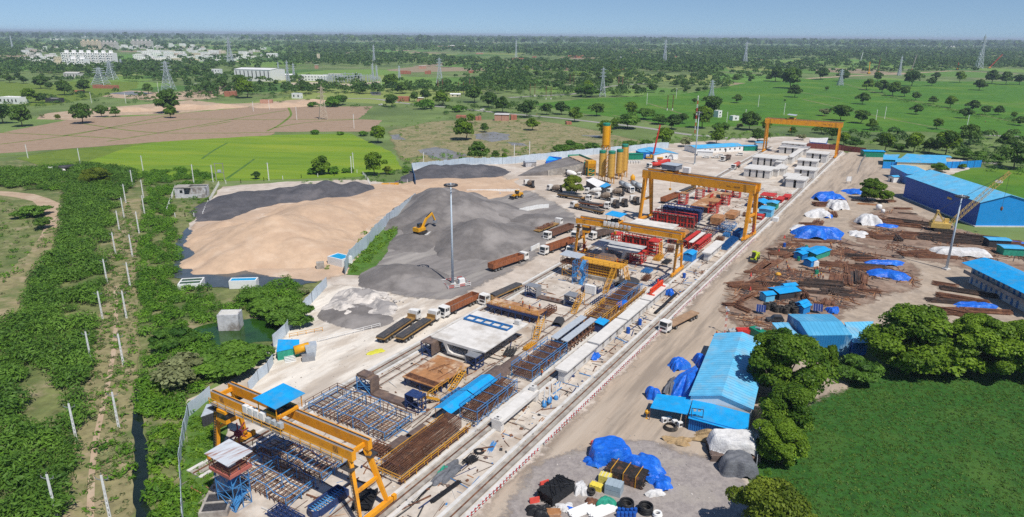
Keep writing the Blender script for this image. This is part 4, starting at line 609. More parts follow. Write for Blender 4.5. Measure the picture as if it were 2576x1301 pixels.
def gantry(label,s,t0,t1,H,gd,gw,sep,base,trolley,style,rz=0.0,words=None,out=0.0):
 g=yt('gantry_crane',label,'gantry crane',s,(t0+t1)/2,.3,rz);h=(t1-t0)/2;Y=M['yellow'];ov=.9 if style=='open' else 1.2
 for k in(-1,1):
  m=MB();m.bx(k*sep/2-gw/2,k*sep/2+gw/2,-h-ov,h+ov,H-gd,H);gi=m.build('girder',Y,g)
  m=MB();m.bx(k*sep/2-.06,k*sep/2+.06,-h-ov,h+ov,H+.002,H+.15);m.k=1;m.bx(k*sep/2-gw/2+.05,k*sep/2-.1,-h-ov,h+ov,H+.002,H+.03);m.build('trolley_rail',[M['dark'],M['grey_steel']],gi)
  if k<0:
   m=MB()
   for y in(-h+2.2,h-2.2):
    for j in range(3):m.beam((-sep/2-gw/2-.006,y+j*.35-.35,H-gd+.12),(-sep/2-gw/2-.006,y+j*.35-.1,H-.12),.02,.11)
   m.build('stripe_mark',M['dark'],gi)
 for y in(-h,h):
  yb=y-out if y<0 else y
  for k in(-1,1):
   m=MB();lw=gw*(.95 if style=='box' else .8);m.beam((k*base/2,yb,.7),(k*(sep/2+.0),y,H-gd),lw*.75,lw*.8,lw*1.05,lw*1.25);lg=m.build('leg',Y,g)
   if k<0 and(style=='open' or y>0):
    m=MB();n=int(H/.55)
    for i in range(2,n):f=i/n;x=-(base/2+(sep-base)/2*f)-lw*.65;yy=yb+(y-yb)*f;m.bx(x-.03,x+.03,yy-.3,yy+.3,.7+(H-gd-.7)*f,.7+(H-gd-.7)*f+.06)
    for e in(-.3,.3):m.beam((-base/2-lw*.66,yb+e,1.5),(-sep/2-lw*.66,y+e,H-gd),.06)
    m.build('ladder',M['dark'],lg)
  m=MB();m.bx(-base/2-.9,base/2+.9,yb-gw*.45,yb+gw*.45,.45,1.15);m.build('sill_beam',Y,g)
  m=MB();f=.45;x=base/2+(sep-base)/2*f;yy=yb+(y-yb)*f;m.beam((-x,yy,.7+(H-gd)*f),(x,yy,.7+(H-gd)*f),gw*.5,gw*.6);m.build('tie_beam',Y,g);m=MB();m.beam((-sep/2,y,H-gd*.5),(sep/2,y,H-gd*.5),gw*.5,gd*.4);m.build('tie_beam',Y,g)
  for k in(-1,1):
   m=MB();m.bx(k*(base/2+.3)-.8,k*(base/2+.3)+.8,yb-.35,yb+.35,.05,.44);m.k=1;m.bx(k*(base/2+1.5)-.35,k*(base/2+1.5)+.35,yb-.3,yb+.3,.3,1.2);m.build('bogie',[M['dark'],Y],g)
  if style=='open':
   for k in(-1,1):
    z=H-gd-1.2;m=MB();m.bx(k*(sep/2+.4)-.9,k*(sep/2+.4)+.9,y-1.2,y+1.2,z,z+.08);m.build('platform',M['dark'],g)
 tr=MB();ty=trolley;tr.bx(-sep/2-.3,sep/2+.3,ty-1.9,ty-1.5,H+.16,H+.6);tr.bx(-sep/2-.3,sep/2+.3,ty+1.5,ty+1.9,H+.16,H+.6);tr.bx(-sep/2-.5,-sep/2+.3,ty-1.49,ty+1.49,H+.18,H+.62);tr.bx(sep/2-.3,sep/2+.5,ty-1.49,ty+1.49,H+.18,H+.62);tro=tr.build('trolley',Y,g)
 m=MB();m.tube((-.9,ty-1.2,H+.95),(-.9,ty+1.2,H+.95),.45,10);m.tube((.8,ty-.9,H+.9),(.8,ty+.7,H+.9),.35,10);m.bx(-1.6,1.6,ty-1.4,ty+1.4,H+.63,H+.7);m.build('hoist',M['dark'],tro)
 if style=='open' or style=='far':
  m=MB();rw=sep/2+1.0
  for x in(-rw+.2,rw-.2):
   for y in(ty-2.1,ty+2.1):m.beam((x,y,H+.3),(x,y,H+2.7),.12)
  m.build('roof_post',Y,tro);m=MB();m.slab((-rw-.3,ty-2.6,H+2.7),(rw+.3,ty-2.6,H+2.7),(rw+.3,ty+2.6,H+3.0),(-rw-.3,ty+2.6,H+3.0),.08);m.build('canopy',M['roof_bright']if style=='open' else M['galv'],tro)
 else:
  m=MB();m.bx(-2.6,2.6,ty-3.0,ty+3.0,H+1.3,H+3.1);m.build('machine_house',mat('machine_house',(.20,.22,.26),.5,.1,1,stripes=(1,1.5,.08,(.08,.08,.09))),tro);m=MB();m.bx(-2.9,2.9,ty-3.3,ty+3.3,H+3.11,H+3.25);m.build('canopy',M['galv'],tro)
  m=MB();m.bx(sep/2-.8,sep/2+1.0,ty-6.4,ty-3.8,H+.2,H+2.2);m.build('control_cabinet',M['white'],tro)
 m=MB()
 for e in(-.3,.3):m.beam((e,ty,H+.2),(e*.6,ty,H-6.2 if style!='open' else H-3),.05)
 m.bx(-.35,.35,ty-.35,ty+.35,(H-7 if style!='open' else H-3.8),(H-6.2 if style!='open' else H-3));m.build('hook_block',M['yellow_m'],tro)
 if style=='open':
  x0=-sep/2-gw/2;m=MB();m.bx(x0-1.0,x0-.01,-h,h,H-gd+.1,H-gd+.18);wk=m.build('walkway',M['concrete2'],g);m=MB();m.rail([(x0-1.0,-h,H-gd+.18),(x0-1.0,h,H-gd+.18)],1.1,.05,2.2);m.build('railing',M['yellow2'],wk)
  for i in range(7):
   y=h*.42-i*1.35+(.0 if i<4 else-.4*0);b=1.0 if i<4 else .78;hh=1.5 if i<4 else 1.0
   m=MB();m.bx(x0-.75,x0-.05,y-b/2,y+b/2,H-gd+.9,H-gd+.9+hh);m.build('control_cabinet',M['white']if i<4 else M['tank_grey'],wk)
  m=MB();m.bx(x0-1.3,x0+.6,h-4.4,h-2.2,H-gd-2.3,H-gd-.02);cb=m.build('operator_cab',M['yellow'],g);m=MB();m.bx(x0-1.33,x0+.63,h-4.43,h-2.17,H-gd-1.5,H-gd-.5);m.build('cab_glass',M['glass'],cb)
  m=MB()
  for i in range(8):a=PI*i/4;m.beam((.6,h-1.2,3),(.6+2.1*math.cos(a),h-1.2,3+2.1*math.sin(a)),.18)
  m.tube((.6,h-1.6,3),(.6,h-.8,3),.6,10);m.build('cable_reel',plain('maroon_reel',(.22,.03,.045)),g)
 else:
  m=MB()
  for i in range(8):a=PI*i/4;m.beam((base*.1,-h-.9,3.2),(base*.1+2.3*math.cos(a),-h-.9,3.2+2.3*math.sin(a)),.2)
  m.build('cable_reel',plain('maroon_reel',(.22,.03,.045)),g)
 if words:text(words,.85,M['dark'],g,Matrix(((0,0,-1,-sep/2-gw/2-.02),(-1,0,0,-h+6.6),(0,1,0,H-gd*.62),(0,0,0,1))))
 return g
gantry('orange double girder gantry crane nearest the camera, blue trolley canopy',62.4,-96.6,-65.6,11.9,1.7,.85,3.4,5.8,1.2,'open',out=2.6)
gantry('orange gantry crane straddling the red and yellow moulds, blue trolley canopy',196.4,-95.6,-62.0,13.0,1.7,.85,3.2,7.0,4.6,'open')
gantry('tall orange box girder gantry crane with grey machine house on top',251.5,-95.3,-53.1,20.0,3.0,1.3,4.6,9.5,11.4,'box',-7.0,'SWL - 100 MT')
gantry('farthest orange gantry crane over the rows of stored segments',459.5,-95.0,-52.8,21.0,3.0,1.3,4.6,9.5,7.0,'far',1.5,'SWL - 100 MT')
def box_segment(m,x0,x1,W,H,k=1.0):
 a,b=W*.27,W*.20
 m.extr([(-W/2,H),(-W/2,H-.25),(-a,H-.62),(a,H-.62),(W/2,H-.25),(W/2,H)],x0,x1)
 for s in(-1,1):m.extr([(s*a,H-.621),(s*b,H-.621),(s*b*.86,.9),(s*b*.5,.361),(s*b*.95,.361)][::s],x0+.004,x1-.004)
 m.extr([(-b*.97,0),(b*.97,0),(b*.99,.36),(-b*.99,.36)],x0,x1);return m
def stair(name,label,p0,p1,w=1.0,m=None,cat='stairs'):
 """straight steel stair from ground point p0 up to p1"""
 p0=Vector(p0);p1=Vector(p1);d=Vector((p1.x-p0.x,p1.y-p0.y,0));L_=d.length;H=p1.z-p0.z;t=thing(name,label,cat,p0,math.atan2(d.y,d.x));m=m or M['yellow2']
 mb=MB()
 for y in(-w/2,w/2):mb.beam((0,y,.1),(L_,y,H),.1,.28)
 mb.build('stringer',m,t);mb=MB();n=max(3,int(H/.26))
 for i in range(n):mb.bx(L_*i/n-.13,L_*i/n+.13,-w/2+.06,w/2-.06,H*i/n+.12,H*i/n+.17)
 mb.build('treads',m,t);mb=MB()
 for y in(-w/2,w/2):
  mb.beam((0,y,1.1),(L_,y,H+1.0),.07)
  for i in range(5):mb.beam((L_*i/4,y,H*i/4+.1),(L_*i/4,y,H*i/4+1.0),.06)
  mb.beam((L_,y,0),(L_,y,H),.12)
 mb.build('handrail',m,t);return t
def side_tower(parent,x0,x1,y0,y1,H,frame_m,plate_m,name='side_form'):
 """braced steel side form: plated inside and top, trussed outside"""
 m=MB();m.bx(x0,x1,y0,y1,H-.14,H);yi=y0 if abs(y0)<abs(y1)else y1;m.bx(x0+.01,x1-.01,yi-.08,yi+.08,.5,H-.141);pl=m.build(name,plate_m,parent);m=MB();n=max(2,int((x1-x0)/1.3));yo=y1 if yi==y0 else y0
 for i in range(n+1):
  x=x0+.1+(x1-x0-.2)*i/n
  m.beam((x,yo*.98+yi*.02,.1),(x,yo*.98+yi*.02,H-.15),.16);m.beam((x,yi,.2),(x,yo,H-.2),.12);m.beam((x,yi,H*.6),(x,yo,H*.3),.1);m.beam((x,yi,.25),(x,yo,.25),.2);m.beam((x,yi,H*.35),(x,yo,H*.75),.1)
 for z in(.25,H*.5,H-.3):m.beam((x0,yo,z),(x1,yo,z),.14)
 m.build('truss',frame_m,pl);return pl
def deck_rail(parent,m,pts,h=1.1):mb=MB();mb.rail(pts,h,.05,1.8);return mb.build('railing',m,parent)
def rebar_cage(name,label,s0,s1,t0,t1,h,hz,m,frame_m=None,ends=True,rails=None,step=.55,group=None,deck=None,cat='rebar cage',raft=0):
 L_,W=s1-s0,t1-t0;c=yt(name,label,cat,(s0+s1)/2,(t0+t1)/2,GZ,0,group);mb=MB();r=.075;n=int(L_/step)
 for i in range(n+1):
  x=-L_/2+L_*i/n
  for a,b in(((-W/2,hz),(W/2,hz)),((-W/2,hz+h),(W/2,hz+h)),((-W/2,hz),(-W/2,hz+h)),((W/2,hz),(W/2,hz+h))):mb.beam((x,*a),(x,*b),r)
 k=max(3,int(W/.4))
 for i in range(k+1):y=-W/2+W*i/k;mb.beam((-L_/2,y,hz+h),(L_/2,y,hz+h),r);mb.beam((-L_/2,y,hz),(L_/2,y,hz),r)
 for i in range(1,int(h/.4)):
  for y in(-W/2,W/2):mb.beam((-L_/2,y,hz+i*.4),(L_/2,y,hz+i*.4),r)
 mb.build('reinforcement',m,c)
 if frame_m:
  mb=MB();q_=.09;nf=max(2,int(L_/3));e=.5
  for i in range(nf+1):
   x=-L_/2+L_*i/nf
   for y in(-W/2-e,W/2+e):mb.beam((x,y,0),(x,y,hz+h+.9),q_)
   mb.beam((x,-W/2-e,hz+h+.25),(x,W/2+e,hz+h+.25),q_);mb.beam((x,-W/2-e,hz-.1),(x,W/2+e,hz-.1),q_)
   if i<nf:
    for y in(-W/2-e,W/2+e):mb.beam((x,y,0),(x+L_/nf,y,hz+h),q_*.6)
  for y in(-W/2-e,W/2+e):
   for z in(hz-.1,hz+h+.25,hz+h+.85):mb.beam((-L_/2,y,z),(L_/2,y,z),q_)
  mb.build('support_frame',frame_m,c)
 if deck:
  mb=MB()
  for y in(-W/2-1.0,W/2+1.0):mb.bx(-L_/2-.8,L_/2+.8,y-.45,y+.45,hz-.15,hz-.08)
  mb.build('walkway',M['rust'],c);mb=MB();e=W/2+1.45;mb.rail([(-L_/2-.8,-e,hz-.08),(L_/2+.8,-e,hz-.08)],1.1,.055,2);mb.rail([(-L_/2-.8,e,hz-.08),(L_/2+.8,e,hz-.08)],1.1,.055,2);mb.rail([(-L_/2-.8,-e,hz-.08),(-L_/2-.8,e,hz-.08)],1.1,.055,2)
  for i in range(7):
   x=-L_/2+L_*i/6
   for y in(-e,e):mb.beam((x,y,0),(x,y,hz-.1),.1)
  mb.build('railing',deck,c)
 return c
def scaffold_cage(label,s0,s1,t0,t1,h,m,m2,seed=0,group='blue steel jig frames for rebar cages',dens=1.0):
 """open jig: blue tube frames over low rusty mats"""
 L_,W=s1-s0,t1-t0;c=yt('cage_jig',label,'steel jig',(s0+s1)/2,(t0+t1)/2,GZ,0,group);rr=random.Random(seed+50);mb=MB();q_=.1;ny=int(W/3.4);nx=max(2,int(L_/2.9))
 for j in range(ny+1):
  y=-W/2+W*j/ny;prof=h*(1.0 if .25<j/ny<.75 else .72)
  for i in range(nx+1):x=-L_/2+L_*i/nx;mb.beam((x,y,0),(x,y,prof+rr.uniform(-.2,.3)),q_)
  mb.beam((-L_/2,y,prof),(L_/2,y,prof),q_);mb.beam((-L_/2,y,prof*.5),(L_/2,y,prof*.5),q_*.8)
  if j%2==0:mb.beam((-L_/2,y,0),(L_/2,y,prof),q_*.7)
 for i in range(nx+1):
  x=-L_/2+L_*i/nx;pts=[(x,-W/2,h*.72),(x,-W*.3,h*.72),(x,-W*.2,h),(x,W*.2,h),(x,W*.3,h*.72),(x,W/2,h*.72)]
  for a,b in zip(pts,pts[1:]):mb.beam(a,b,q_)
 mb.build('frame',m,c);mb=MB()
 for i in range(int(W/.9)):y=-W/2+.3+i*.9;mb.beam((-L_/2+.2,y,.5),(L_/2-.2,y,.5),.10);mb.beam((-L_/2,y,h*.35),(-L_/2+.9,y,h*.35),.05)
 for i in range(int(L_/1.1)):x=-L_/2+.3+i*1.1;mb.beam((x,-W/2,.55),(x,W/2,.55),.10)
 for i in range(int(W/1.1)):y=-W/2+.5+i*1.1;mb.beam((L_/2,y,0),(L_/2,y,h*.8),.09);mb.beam((-L_/2,y,0),(-L_/2,y,h*.6),.09);mb.beam((-L_/2,y+.4,h*.7),(-L_/2+2.2,y+.4,h*.7),.08)
 for z in(h*.3,h*.6,h*.8):mb.beam((L_/2,-W/2,z),(L_/2,W/2,z),.07)
 mb.build('rebar_mat',m2,c);mb=MB();mb.rail([(L_/2+.6,-W/2-.5,h*.5),(L_/2+.6,W/2+.5,h*.5),(-L_/2-.4,W/2+.5,h*.5)],1.0,.05,2.2);mb.build('railing',M['rust'],c);return c
scaffold_cage('blue jig frame on the far side of the nearest gantry crane',78.5,86.0,-95,-75.5,2.6,M['blue_steel'],M['rust'],1)
scaffold_cage('blue jig frame in front of the nearest gantry crane, beside the stair tower',56.5,62.5,-89,-75.8,2.7,M['blue_steel'],M['rust'],2)
scaffold_cage('blue jig frame directly under the nearest gantry crane',64.0,69.5,-92,-76,2.7,M['blue_steel'],M['rust'],3)
scaffold_cage('dark blue jig frame right of the tall box girder gantry shadow',236,252,-69,-64.5,2.4,M['navy'],M['rust'],4);scaffold_cage('blue jig frames beyond the brown steel box',252,262,-66,-61,2.0,M['blue_steel'],M['blue_steel'],5)
rebar_cage('rebar_cage','long dense brown rebar cage on a yellow railed platform',71,88.5,-69.0,-65.8,2.1,1.0,M['rust'],None,deck=M['yellow2'],step=.32)
rebar_cage('rebar_cage','rebar cage with a blue frame beside the blue canopies',91.8,106,-68.0,-65.0,1.8,.9,M['rust'],M['blue_steel'],step=.45)
rebar_cage('rebar_cage','rebar cage with blue frame where workers in vests kneel',111.8,127.5,-69.0,-64.8,1.7,.8,M['rust'],M['blue_steel'],step=.6)
rebar_cage('rebar_cage','thin cage in yellow scaffolding behind the grey roofed moulds',145.5,157.5,-68.2,-64.4,1.8,.8,M['rust'],M['yellow2'],step=1.1,deck=M['yellow2'])
rebar_cage('rebar_cage','brown cage on a yellow platform behind the orange red beam',159.5,174,-69,-65.2,1.6,.9,M['rust'],M['blue_steel'],step=.5,deck=M['yellow2'])
rebar_cage('rebar_cage','grey cage beyond the red formwork rows',226,243,-74.2,-70.5,1.8,.5,M['rust'],M['dark'],step=.7)
c=yt('box_segment','large white precast box segment with a dark hollow, blue ladder on top','precast segment',112,-84,.9);m=MB();box_segment(m,0,18.6,15,3.1);m.build('shell',M['slab_white'],c);m=MB()
for x in(2,9,16):
 for y in(-3,3):m.bx(x-.5,x+.5,y-.5,y+.5,-.75,-.002)
m.build('support_block',M['navy'],c);m=MB();m.bx(16.2,17.4,-6.3,-5.0,3.105,4.2);m.build('concrete_block',M['concrete'],c)
c=yt('ladder_frame','blue ladder frame lying on the white box segment','frame',125.2,-84.6,4.15);m=MB()
for x in(-1.2,1.2):m.beam((x,-6.3,.2),(x,6.3,.2),.22,.4)
for i in range(6):y=-6.2+i*2.48;m.beam((-1.2,y,.2),(1.2,y,.2),.2,.3)
m.build('frame',mat('ladder_blue',(.02,.16,.42),.45,.1,2),c)
c=yt('side_mould','pair of grey steel side forms at the mouth of the white segment','mould',111.2,-84.6)
side_tower(c,-1.6,1.9,4.9,8.0,3.4,M['navy'],M['dark_plate']);side_tower(c,-1.5,1.7,-7.2,-4.4,3.2,M['navy'],M['grey_steel'])
c=yt('base_mould','orange rusted flat mould plate with loose bars on it','mould',102,-82);m=MB();m.bx(-6,6,-4.4,4.4,2.0,2.2);m.build('plate',M['rust_plate'],c);m=MB()
for i in range(7):
 x=-5.6+i*1.85;m.bx(x-.1,x+.1,-4.2,4.2,1.5,1.99)
 for y in(-4,0,4):m.bx(x-.12,x+.12,y-.15,y+.15,0,1.49)
m.build('support_frame',M['navy'],c);m=MB()
for i in range(6):y=random.uniform(-3,3);m.beam((random.uniform(-4,0),y,2.25),(random.uniform(0,4),y+random.uniform(-2,2),2.3),.09)
for i in range(5):m.beam((-5.6+i*.35,-4,2.25),(-5.4+i*.35,4,2.27),.16)
m.build('loose_bars',M['rust'],c)
deck_rail(c,M['yellow2'],[(-6.4,-4.6,1.6),(-2,-4.6,1.6)])
c=yt('channel_mould','brown channel mould with one rust brown tower and one blue truss tower','mould',90.3,-84.5);m=MB();m.bx(-1.1,1.2,-4.6,4.2,.35,.6);m.build('floor_plate',M['dark_plate'],c);side_tower(c,-1.2,1.3,4.3,8.2,3.7,M['blue_steel'],M['dark_plate']);side_tower(c,-1.2,1.3,-8.0,-4.7,3.4,M['navy'],M['navy'])
m=MB();m.bx(-1.1,1.2,5.4,8.1,3.705,4.1);m.build('end_box',M['dark_plate'],c);deck_rail(c,M['yellow2'],[(1.4,-8.4,2.6),(4.4,-8.4,2.6)])
c=yt('work_platform','rusty railed platform with three workers beside the yellow stair','platform',141,-86.3);m=MB();m.bx(-2.4,2.4,-7.8,7.8,2.45,2.6);m.build('deck',M['rust_plate'],c);m=MB()
for i in range(8):
 y=-7.5+i*2.14
 for x in(-2.2,2.2):m.beam((x,y,0),(x,y,2.44),.18)
 m.beam((-2.2,y,.2),(2.2,y,2.3),.1)
for x in(-2.3,2.3):m.bx(x-.08,x+.08,-7.8,7.8,1.7,2.44)
m.build('support_frame',M['navy'],c);deck_rail(c,M['yellow2'],[(-2.4,7.8,2.6),(-2.4,-7.8,2.6)]);m=MB();m.bx(-2.43,-2.41,.2,.9,2.8,3.4);m.build('notice_board',M['white'],c)
c=yt('channel_mould','dark channel mould with two blue braced towers below the stair tower','mould',155.3,-83.3);m=MB();m.bx(-1.2,1.2,-4.2,4.4,.3,.55);m.build('floor_plate',M['dark_plate'],c);side_tower(c,-1.4,1.4,4.5,8.2,3.4,M['navy'],M['grey_steel']);side_tower(c,-1.6,1.6,-7.8,-4.3,3.3,M['navy'],M['grey_steel']);m=MB()
for y in(-1.5,0,1.5):m.bx(-.3,.3,y-.3,y+.3,.551,.85)
m.build('block',M['rust'],c)
stair('steel_stair','yellow steel stair up to the railed rusty platform',yard(130.5,-74.4,GZ),yard(137,-76.4,3.0),1.3)
stair('steel_stair','yellow steel stair beside the blue braced tower mould',yard(150,-74.2,GZ),yard(157.2,-75.2,3.6),1.3)
stair('steel_stair','thin yellow stair leaning on the orange rusted plate',yard(99.5,-76.6,GZ),yard(105,-77.2,2.4),1.1);stair('steel_stair','short yellow stair at the foot of the brown channel mould',yard(95.5,-76.4,GZ),yard(91.2,-77.4,2.8),1.0)
for i,(s,lab)in enumerate([(92.7,'nearer bright blue gable canopy over the cage jigs'),(100.8,'farther bright blue gable canopy, next to a brown cap')]):
 c=yt('canopy',lab,'canopy',s,-70.4);m=MB()
 for y0,y1,z0,z1 in((-2,0,2.8,3.5),(0,2,3.5,2.8)):m.slab((-3.9,y0,z0),(3.9,y0,z0),(3.9,y1,z1),(-3.9,y1,z1),.06)
 m.build('roof_sheet',M['roof_bright'],c);m=MB()
 for x in(-3.6,0,3.6):
  for y in(-1.8,1.8):m.beam((x,y,0),(x,y,2.8),.09)
 m.build('post',M['rust'],c)
def cap_mould(label,s,t,L_,W,z,m_,rz=0):
 c=yt('cap_mould',label,'mould',s,t,GZ,rz);m=MB();P=[(-W/2,z),(-W*.4,z+.7),(-W*.2,z+1.0),(W*.2,z+1.0),(W*.4,z+.7),(W/2,z)]
 m.extr(P+[(y*.94,zz-.12)for y,zz in P[::-1]],-L_/2,L_/2);m.build('plate',m_,c);m=MB()
 for x in(-L_*.45,0,L_*.45):
  for y in(-W*.42,W*.42):m.beam((x,y,0),(x,y,z+.3),.14)
  m.beam((x,-W*.42,z),(x,W*.42,z),.14)
 m.build('frame',M['navy'],c);return c
cap_mould('brown curved cap mould at the end of the blue canopies',107.7,-71,6,4.2,1.6,M['dark_plate']);cap_mould('flat brown cap mould on the ground left of the kneeling workers',115,-72,7,2.8,.5,M['dark_plate']);cap_mould('black cap mould lying under the right legs of the second gantry',178,-71,7,5,.7,M['dark'],-8);cap_mould('small dark cap mould behind the amber stair',142,-74.4,4,2.6,.3,M['dark'],15)
cap_mould('small brown cap mould beside the long brown cage',82.8,-71.6,4,2,.7,M['dark_plate']);cap_mould('brown roofed cap mould in the red formwork rows',232.5,-73.0,6,4,2.6,M['rust_plate'])
c=yt('steel_box','brown steel box on short legs beside the long brown cage','mould',78.3,-72.2);m=MB();m.bx(-2,2,-.9,.9,.6,1.3);m.build('box',M['dark_plate'],c);m=MB()
for x in(-1.6,1.6):m.bx(x-.1,x+.1,-.8,.8,0,.59)
m.build('leg',M['navy'],c)
for i,t_ in enumerate((-67.9,-65.2)):
 c=yt('girder_mould','long girder mould with a worn grey top, '+('nearer the white precast row' if i else 'beside the yellow stair'),'mould',135.5,t_);m=MB();m.extr([(-.85,3.1),(.85,3.3),(.85,3.45),(-.85,3.25)],-7.8,7.8);m.build('top_plate',M['galv'],c);m=MB()
 for k in range(9):
  x=-7.5+k*1.88
  for y in(-.7,.7):m.beam((x,y,0),(x,y,3.08),.2)
  m.beam((x,-.7,.3),(x,.7,2.8),.12);m.beam((x,-1.4,1.5),(x,1.4,1.5),.14)
 for y in(-.7,.7):m.beam((-7.6,y,1.5),(7.6,y,1.5),.16)
 m.build('frame',M['rust']if i else M['navy'],c)
c=yt('tool_cabin','small dark cabin with bright blue lid beside the white precast row','cabin',144.2,-63.4);m=MB();m.bx(-1.7,1.7,-1.1,1.1,.2,2.3);m.build('wall',M['navy'],c);m=MB();m.slab((-1.9,-1.3,2.5),(1.9,-1.3,2.5),(1.9,1.3,2.9),(-1.9,1.3,2.9),.08);m.build('roof',M['roof_bright'],c)
def tee(label,s0,s1,H=3.0,W=3.0,bolts=0,t=-59.4,m_=None,niche=2,low=False,name='precast_beam',group='white precast beams along the crane rail',wf=.24):
 L_=s1-s0;c=yt(name,label,'precast beam',(s0+s1)/2,t,GZ+.1,0,group);m=MB();fl=.45
 m.extr([(-W/2,H),(-W/2,H-.3),(-W*.22,H-fl),(W*.22,H-fl),(W/2,H-.3),(W/2,H)],-L_/2,L_/2);m.build('flange',m_ or M['slab_white'],c)
 wb=MB();wb.bx(-L_/2+.35,L_/2-.35,-W*wf,W*wf,0,H-fl-.002);w_=wb.build('web',M['concrete'],c)
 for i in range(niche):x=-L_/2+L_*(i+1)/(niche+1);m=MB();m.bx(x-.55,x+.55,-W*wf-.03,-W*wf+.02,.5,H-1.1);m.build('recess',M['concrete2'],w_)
 return c
tee('white precast beam nearest the camera in the rail-side row, dark recess in its side',115.2,130.3,2.9);tee('white precast beam second in the rail-side row, with hollow slots',131.0,147.0,3.0,niche=3);tee('white precast beam third in the rail-side row',147.6,162.3,3.0);tee('white precast beam carrying the orange red spreader',163.0,177.6,3.0)
tee('white precast beam beside the small blue hut, farther along the rail',213.5,230,2.8,t=-58.4,niche=2)
c=yt('precast_beam','long low white precast beam with round holes in its ends, lying by the blue rods','precast beam',99.3,-60.6,.25,0,'white precast beams along the crane rail');m=MB();m.bx(-7,7,-1.2,1.2,1.5,2.2);m.bx(-7,-5.9,-1.0,1.0,0,1.499);m.bx(5.9,7,-1.0,1.0,0,1.499);m.bx(-5.899,5.899,.3,.9,.4,1.499);m.build('beam',M['slab_white'],c);m=MB();m.bx(-6.9,-6.0,-.6,.5,2.202,2.6);m.bx(5.8,7,-.7,.5,2.202,3.1);m.build('end_block',M['concrete'],c);m=MB();m.tube((-6.45,0,2.605),(-6.45,0,2.62),.26,12);m.tube((6.4,0,3.105),(6.4,0,3.12),.26,12);m.build('hole',M['dark'],c)
c=yt('spreader_beam','orange red lifting beam standing on the white precast beam','lifting beam',171,-59.4,3.25);m=MB();m.bx(-4.5,4.5,-.1,.1,.3,1.6);m.bx(-4.6,4.6,-.3,.3,1.61,1.75);m.bx(.6,1.3,-.12,.12,1.76,2.9)
for x in(-4.2,4.2):m.bx(x-.15,x+.15,-1.1,1.1,0,.29)
for i in range(9):m.bx(-4.4+i*1.1-.06,-4.4+i*1.1+.06,-.28,.28,.31,1.6)
m.build('beam',mat('orange_red',(.75,.07,.02),.45,.08,2),c)
c=yt('steel_pipe','long black pipe lying beside the white precast row','pipe',170,-56.0);m=MB();m.tube((-8.2,0,.4),(.2,0,.4),.4,12);m.tube((.5,.1,.4),(8.2,.1,.4),.4,12);m.build('pipe',M['black'],c)
for i,(s,t_)in enumerate([(105.6,-57.9),(106.4,-57.2),(107.4,-57.6),(108.5,-56.8),(104.6,-57.3)]):
 c=yt('anchor_rod','upright white rod on a blue drum, %s from the near end of its group'%ordn([4,0,1,2,3].index(i)+1),'rod',s,t_,GZ,0,'white rods on blue drums');m=MB();m.lathe((0,0,0),[(.45,0),(.5,.5),(.3,.8),(.08,.95)],12);m.build('drum',M['blue_steel'],c);m=MB();m.tube((0,0,.9),(0,0,3.6),.1,8);m.build('rod',M['white'],c)
def scaffold_tower(label,s,t,L_,W,H,m_,plat=None,roof=None,rz=0,zroof=2.6,name='stair_tower'):
 c=yt(name,label,'scaffold tower',s,t,GZ,rz);m=MB();n=int(H/1.9)
 for x in(-L_/2,0,L_/2):
  for y in(-W/2,W/2):m.beam((x,y,0),(x,y,H+(.9 if plat else 0)),.1)
 for i in range(n+1):
  z=H*i/n
  for y in(-W/2,W/2):
   m.beam((-L_/2,y,z),(L_/2,y,z),.08)
   if i<n:m.beam((-L_/2,y,z),(0,y,z+H/n),.07);m.beam((L_/2,y,z),(0,y,z+H/n),.07)
  for x in(-L_/2,L_/2):
   m.beam((x,-W/2,z),(x,W/2,z),.08)
   if i<n:m.beam((x,-W/2,z),(x,W/2,z+H/n),.07);m.beam((x,W/2,z),(x,-W/2,z+H/n),.07)
 m.build('scaffold',m_,c);m=MB()
 for i in range(n):
  a=-1 if i%2 else 1;m.slab((-a*L_*.4,-W*.4,H*i/n+.1),(a*L_*.4,-W*.4,H*(i+1)/n),(a*L_*.4,-W*.05,H*(i+1)/n),(-a*L_*.4,-W*.05,H*i/n+.1),.12)
 m.build('stair_flight',M['blue_steel'],c)
 if plat:m=MB();m.bx(-L_/2-.5,L_/2+.5,-W/2-.5,W/2+.5,H,H+.5);p=m.build('platform',plat,c);deck_rail(p,M['rust'],[(-L_/2-.4,-W/2-.4,H+.5),(L_/2+.4,-W/2-.4,H+.5),(L_/2+.4,W/2+.4,H+.5),(-L_/2-.4,W/2+.4,H+.5),(-L_/2-.4,-W/2-.4,H+.5)])
 if roof:
  m=MB()
  for x in(-L_/2,L_/2):
   for y in(-W/2,W/2):m.beam((x,y,H),(x,y,H+zroof),.1)
  m.build('roof_post',M['rust'],c);m=MB();m.slab((-L_/2-.7,-W/2-.8,H+zroof),(L_/2+.7,-W/2-.8,H+zroof+.2),(L_/2+.7,W/2+.8,H+zroof+.4),(-L_/2-.7,W/2+.8,H+zroof+.2),.07);m.build('roof',roof,c)
 return c
scaffold_tower('blue and red scaffold stair tower with a tin roof at the near left',53.2,-83.6,3.0,4.0,6.4,M['blue_steel'],plain('platform_red',(.42,.13,.10)),mat('tin_rusted',(.55,.58,.62),.4,.1,1,(.30,.13,.08),.56,.66,aniso=(.3,(.3,2,1))))
m=MB();m.bx(-.6,.6,-.5,.5,0,.9);single(m,'control_box',M['white'],'white box on the red platform of the near stair tower','box',yard(53.2,-83.6,7.05),YAW)
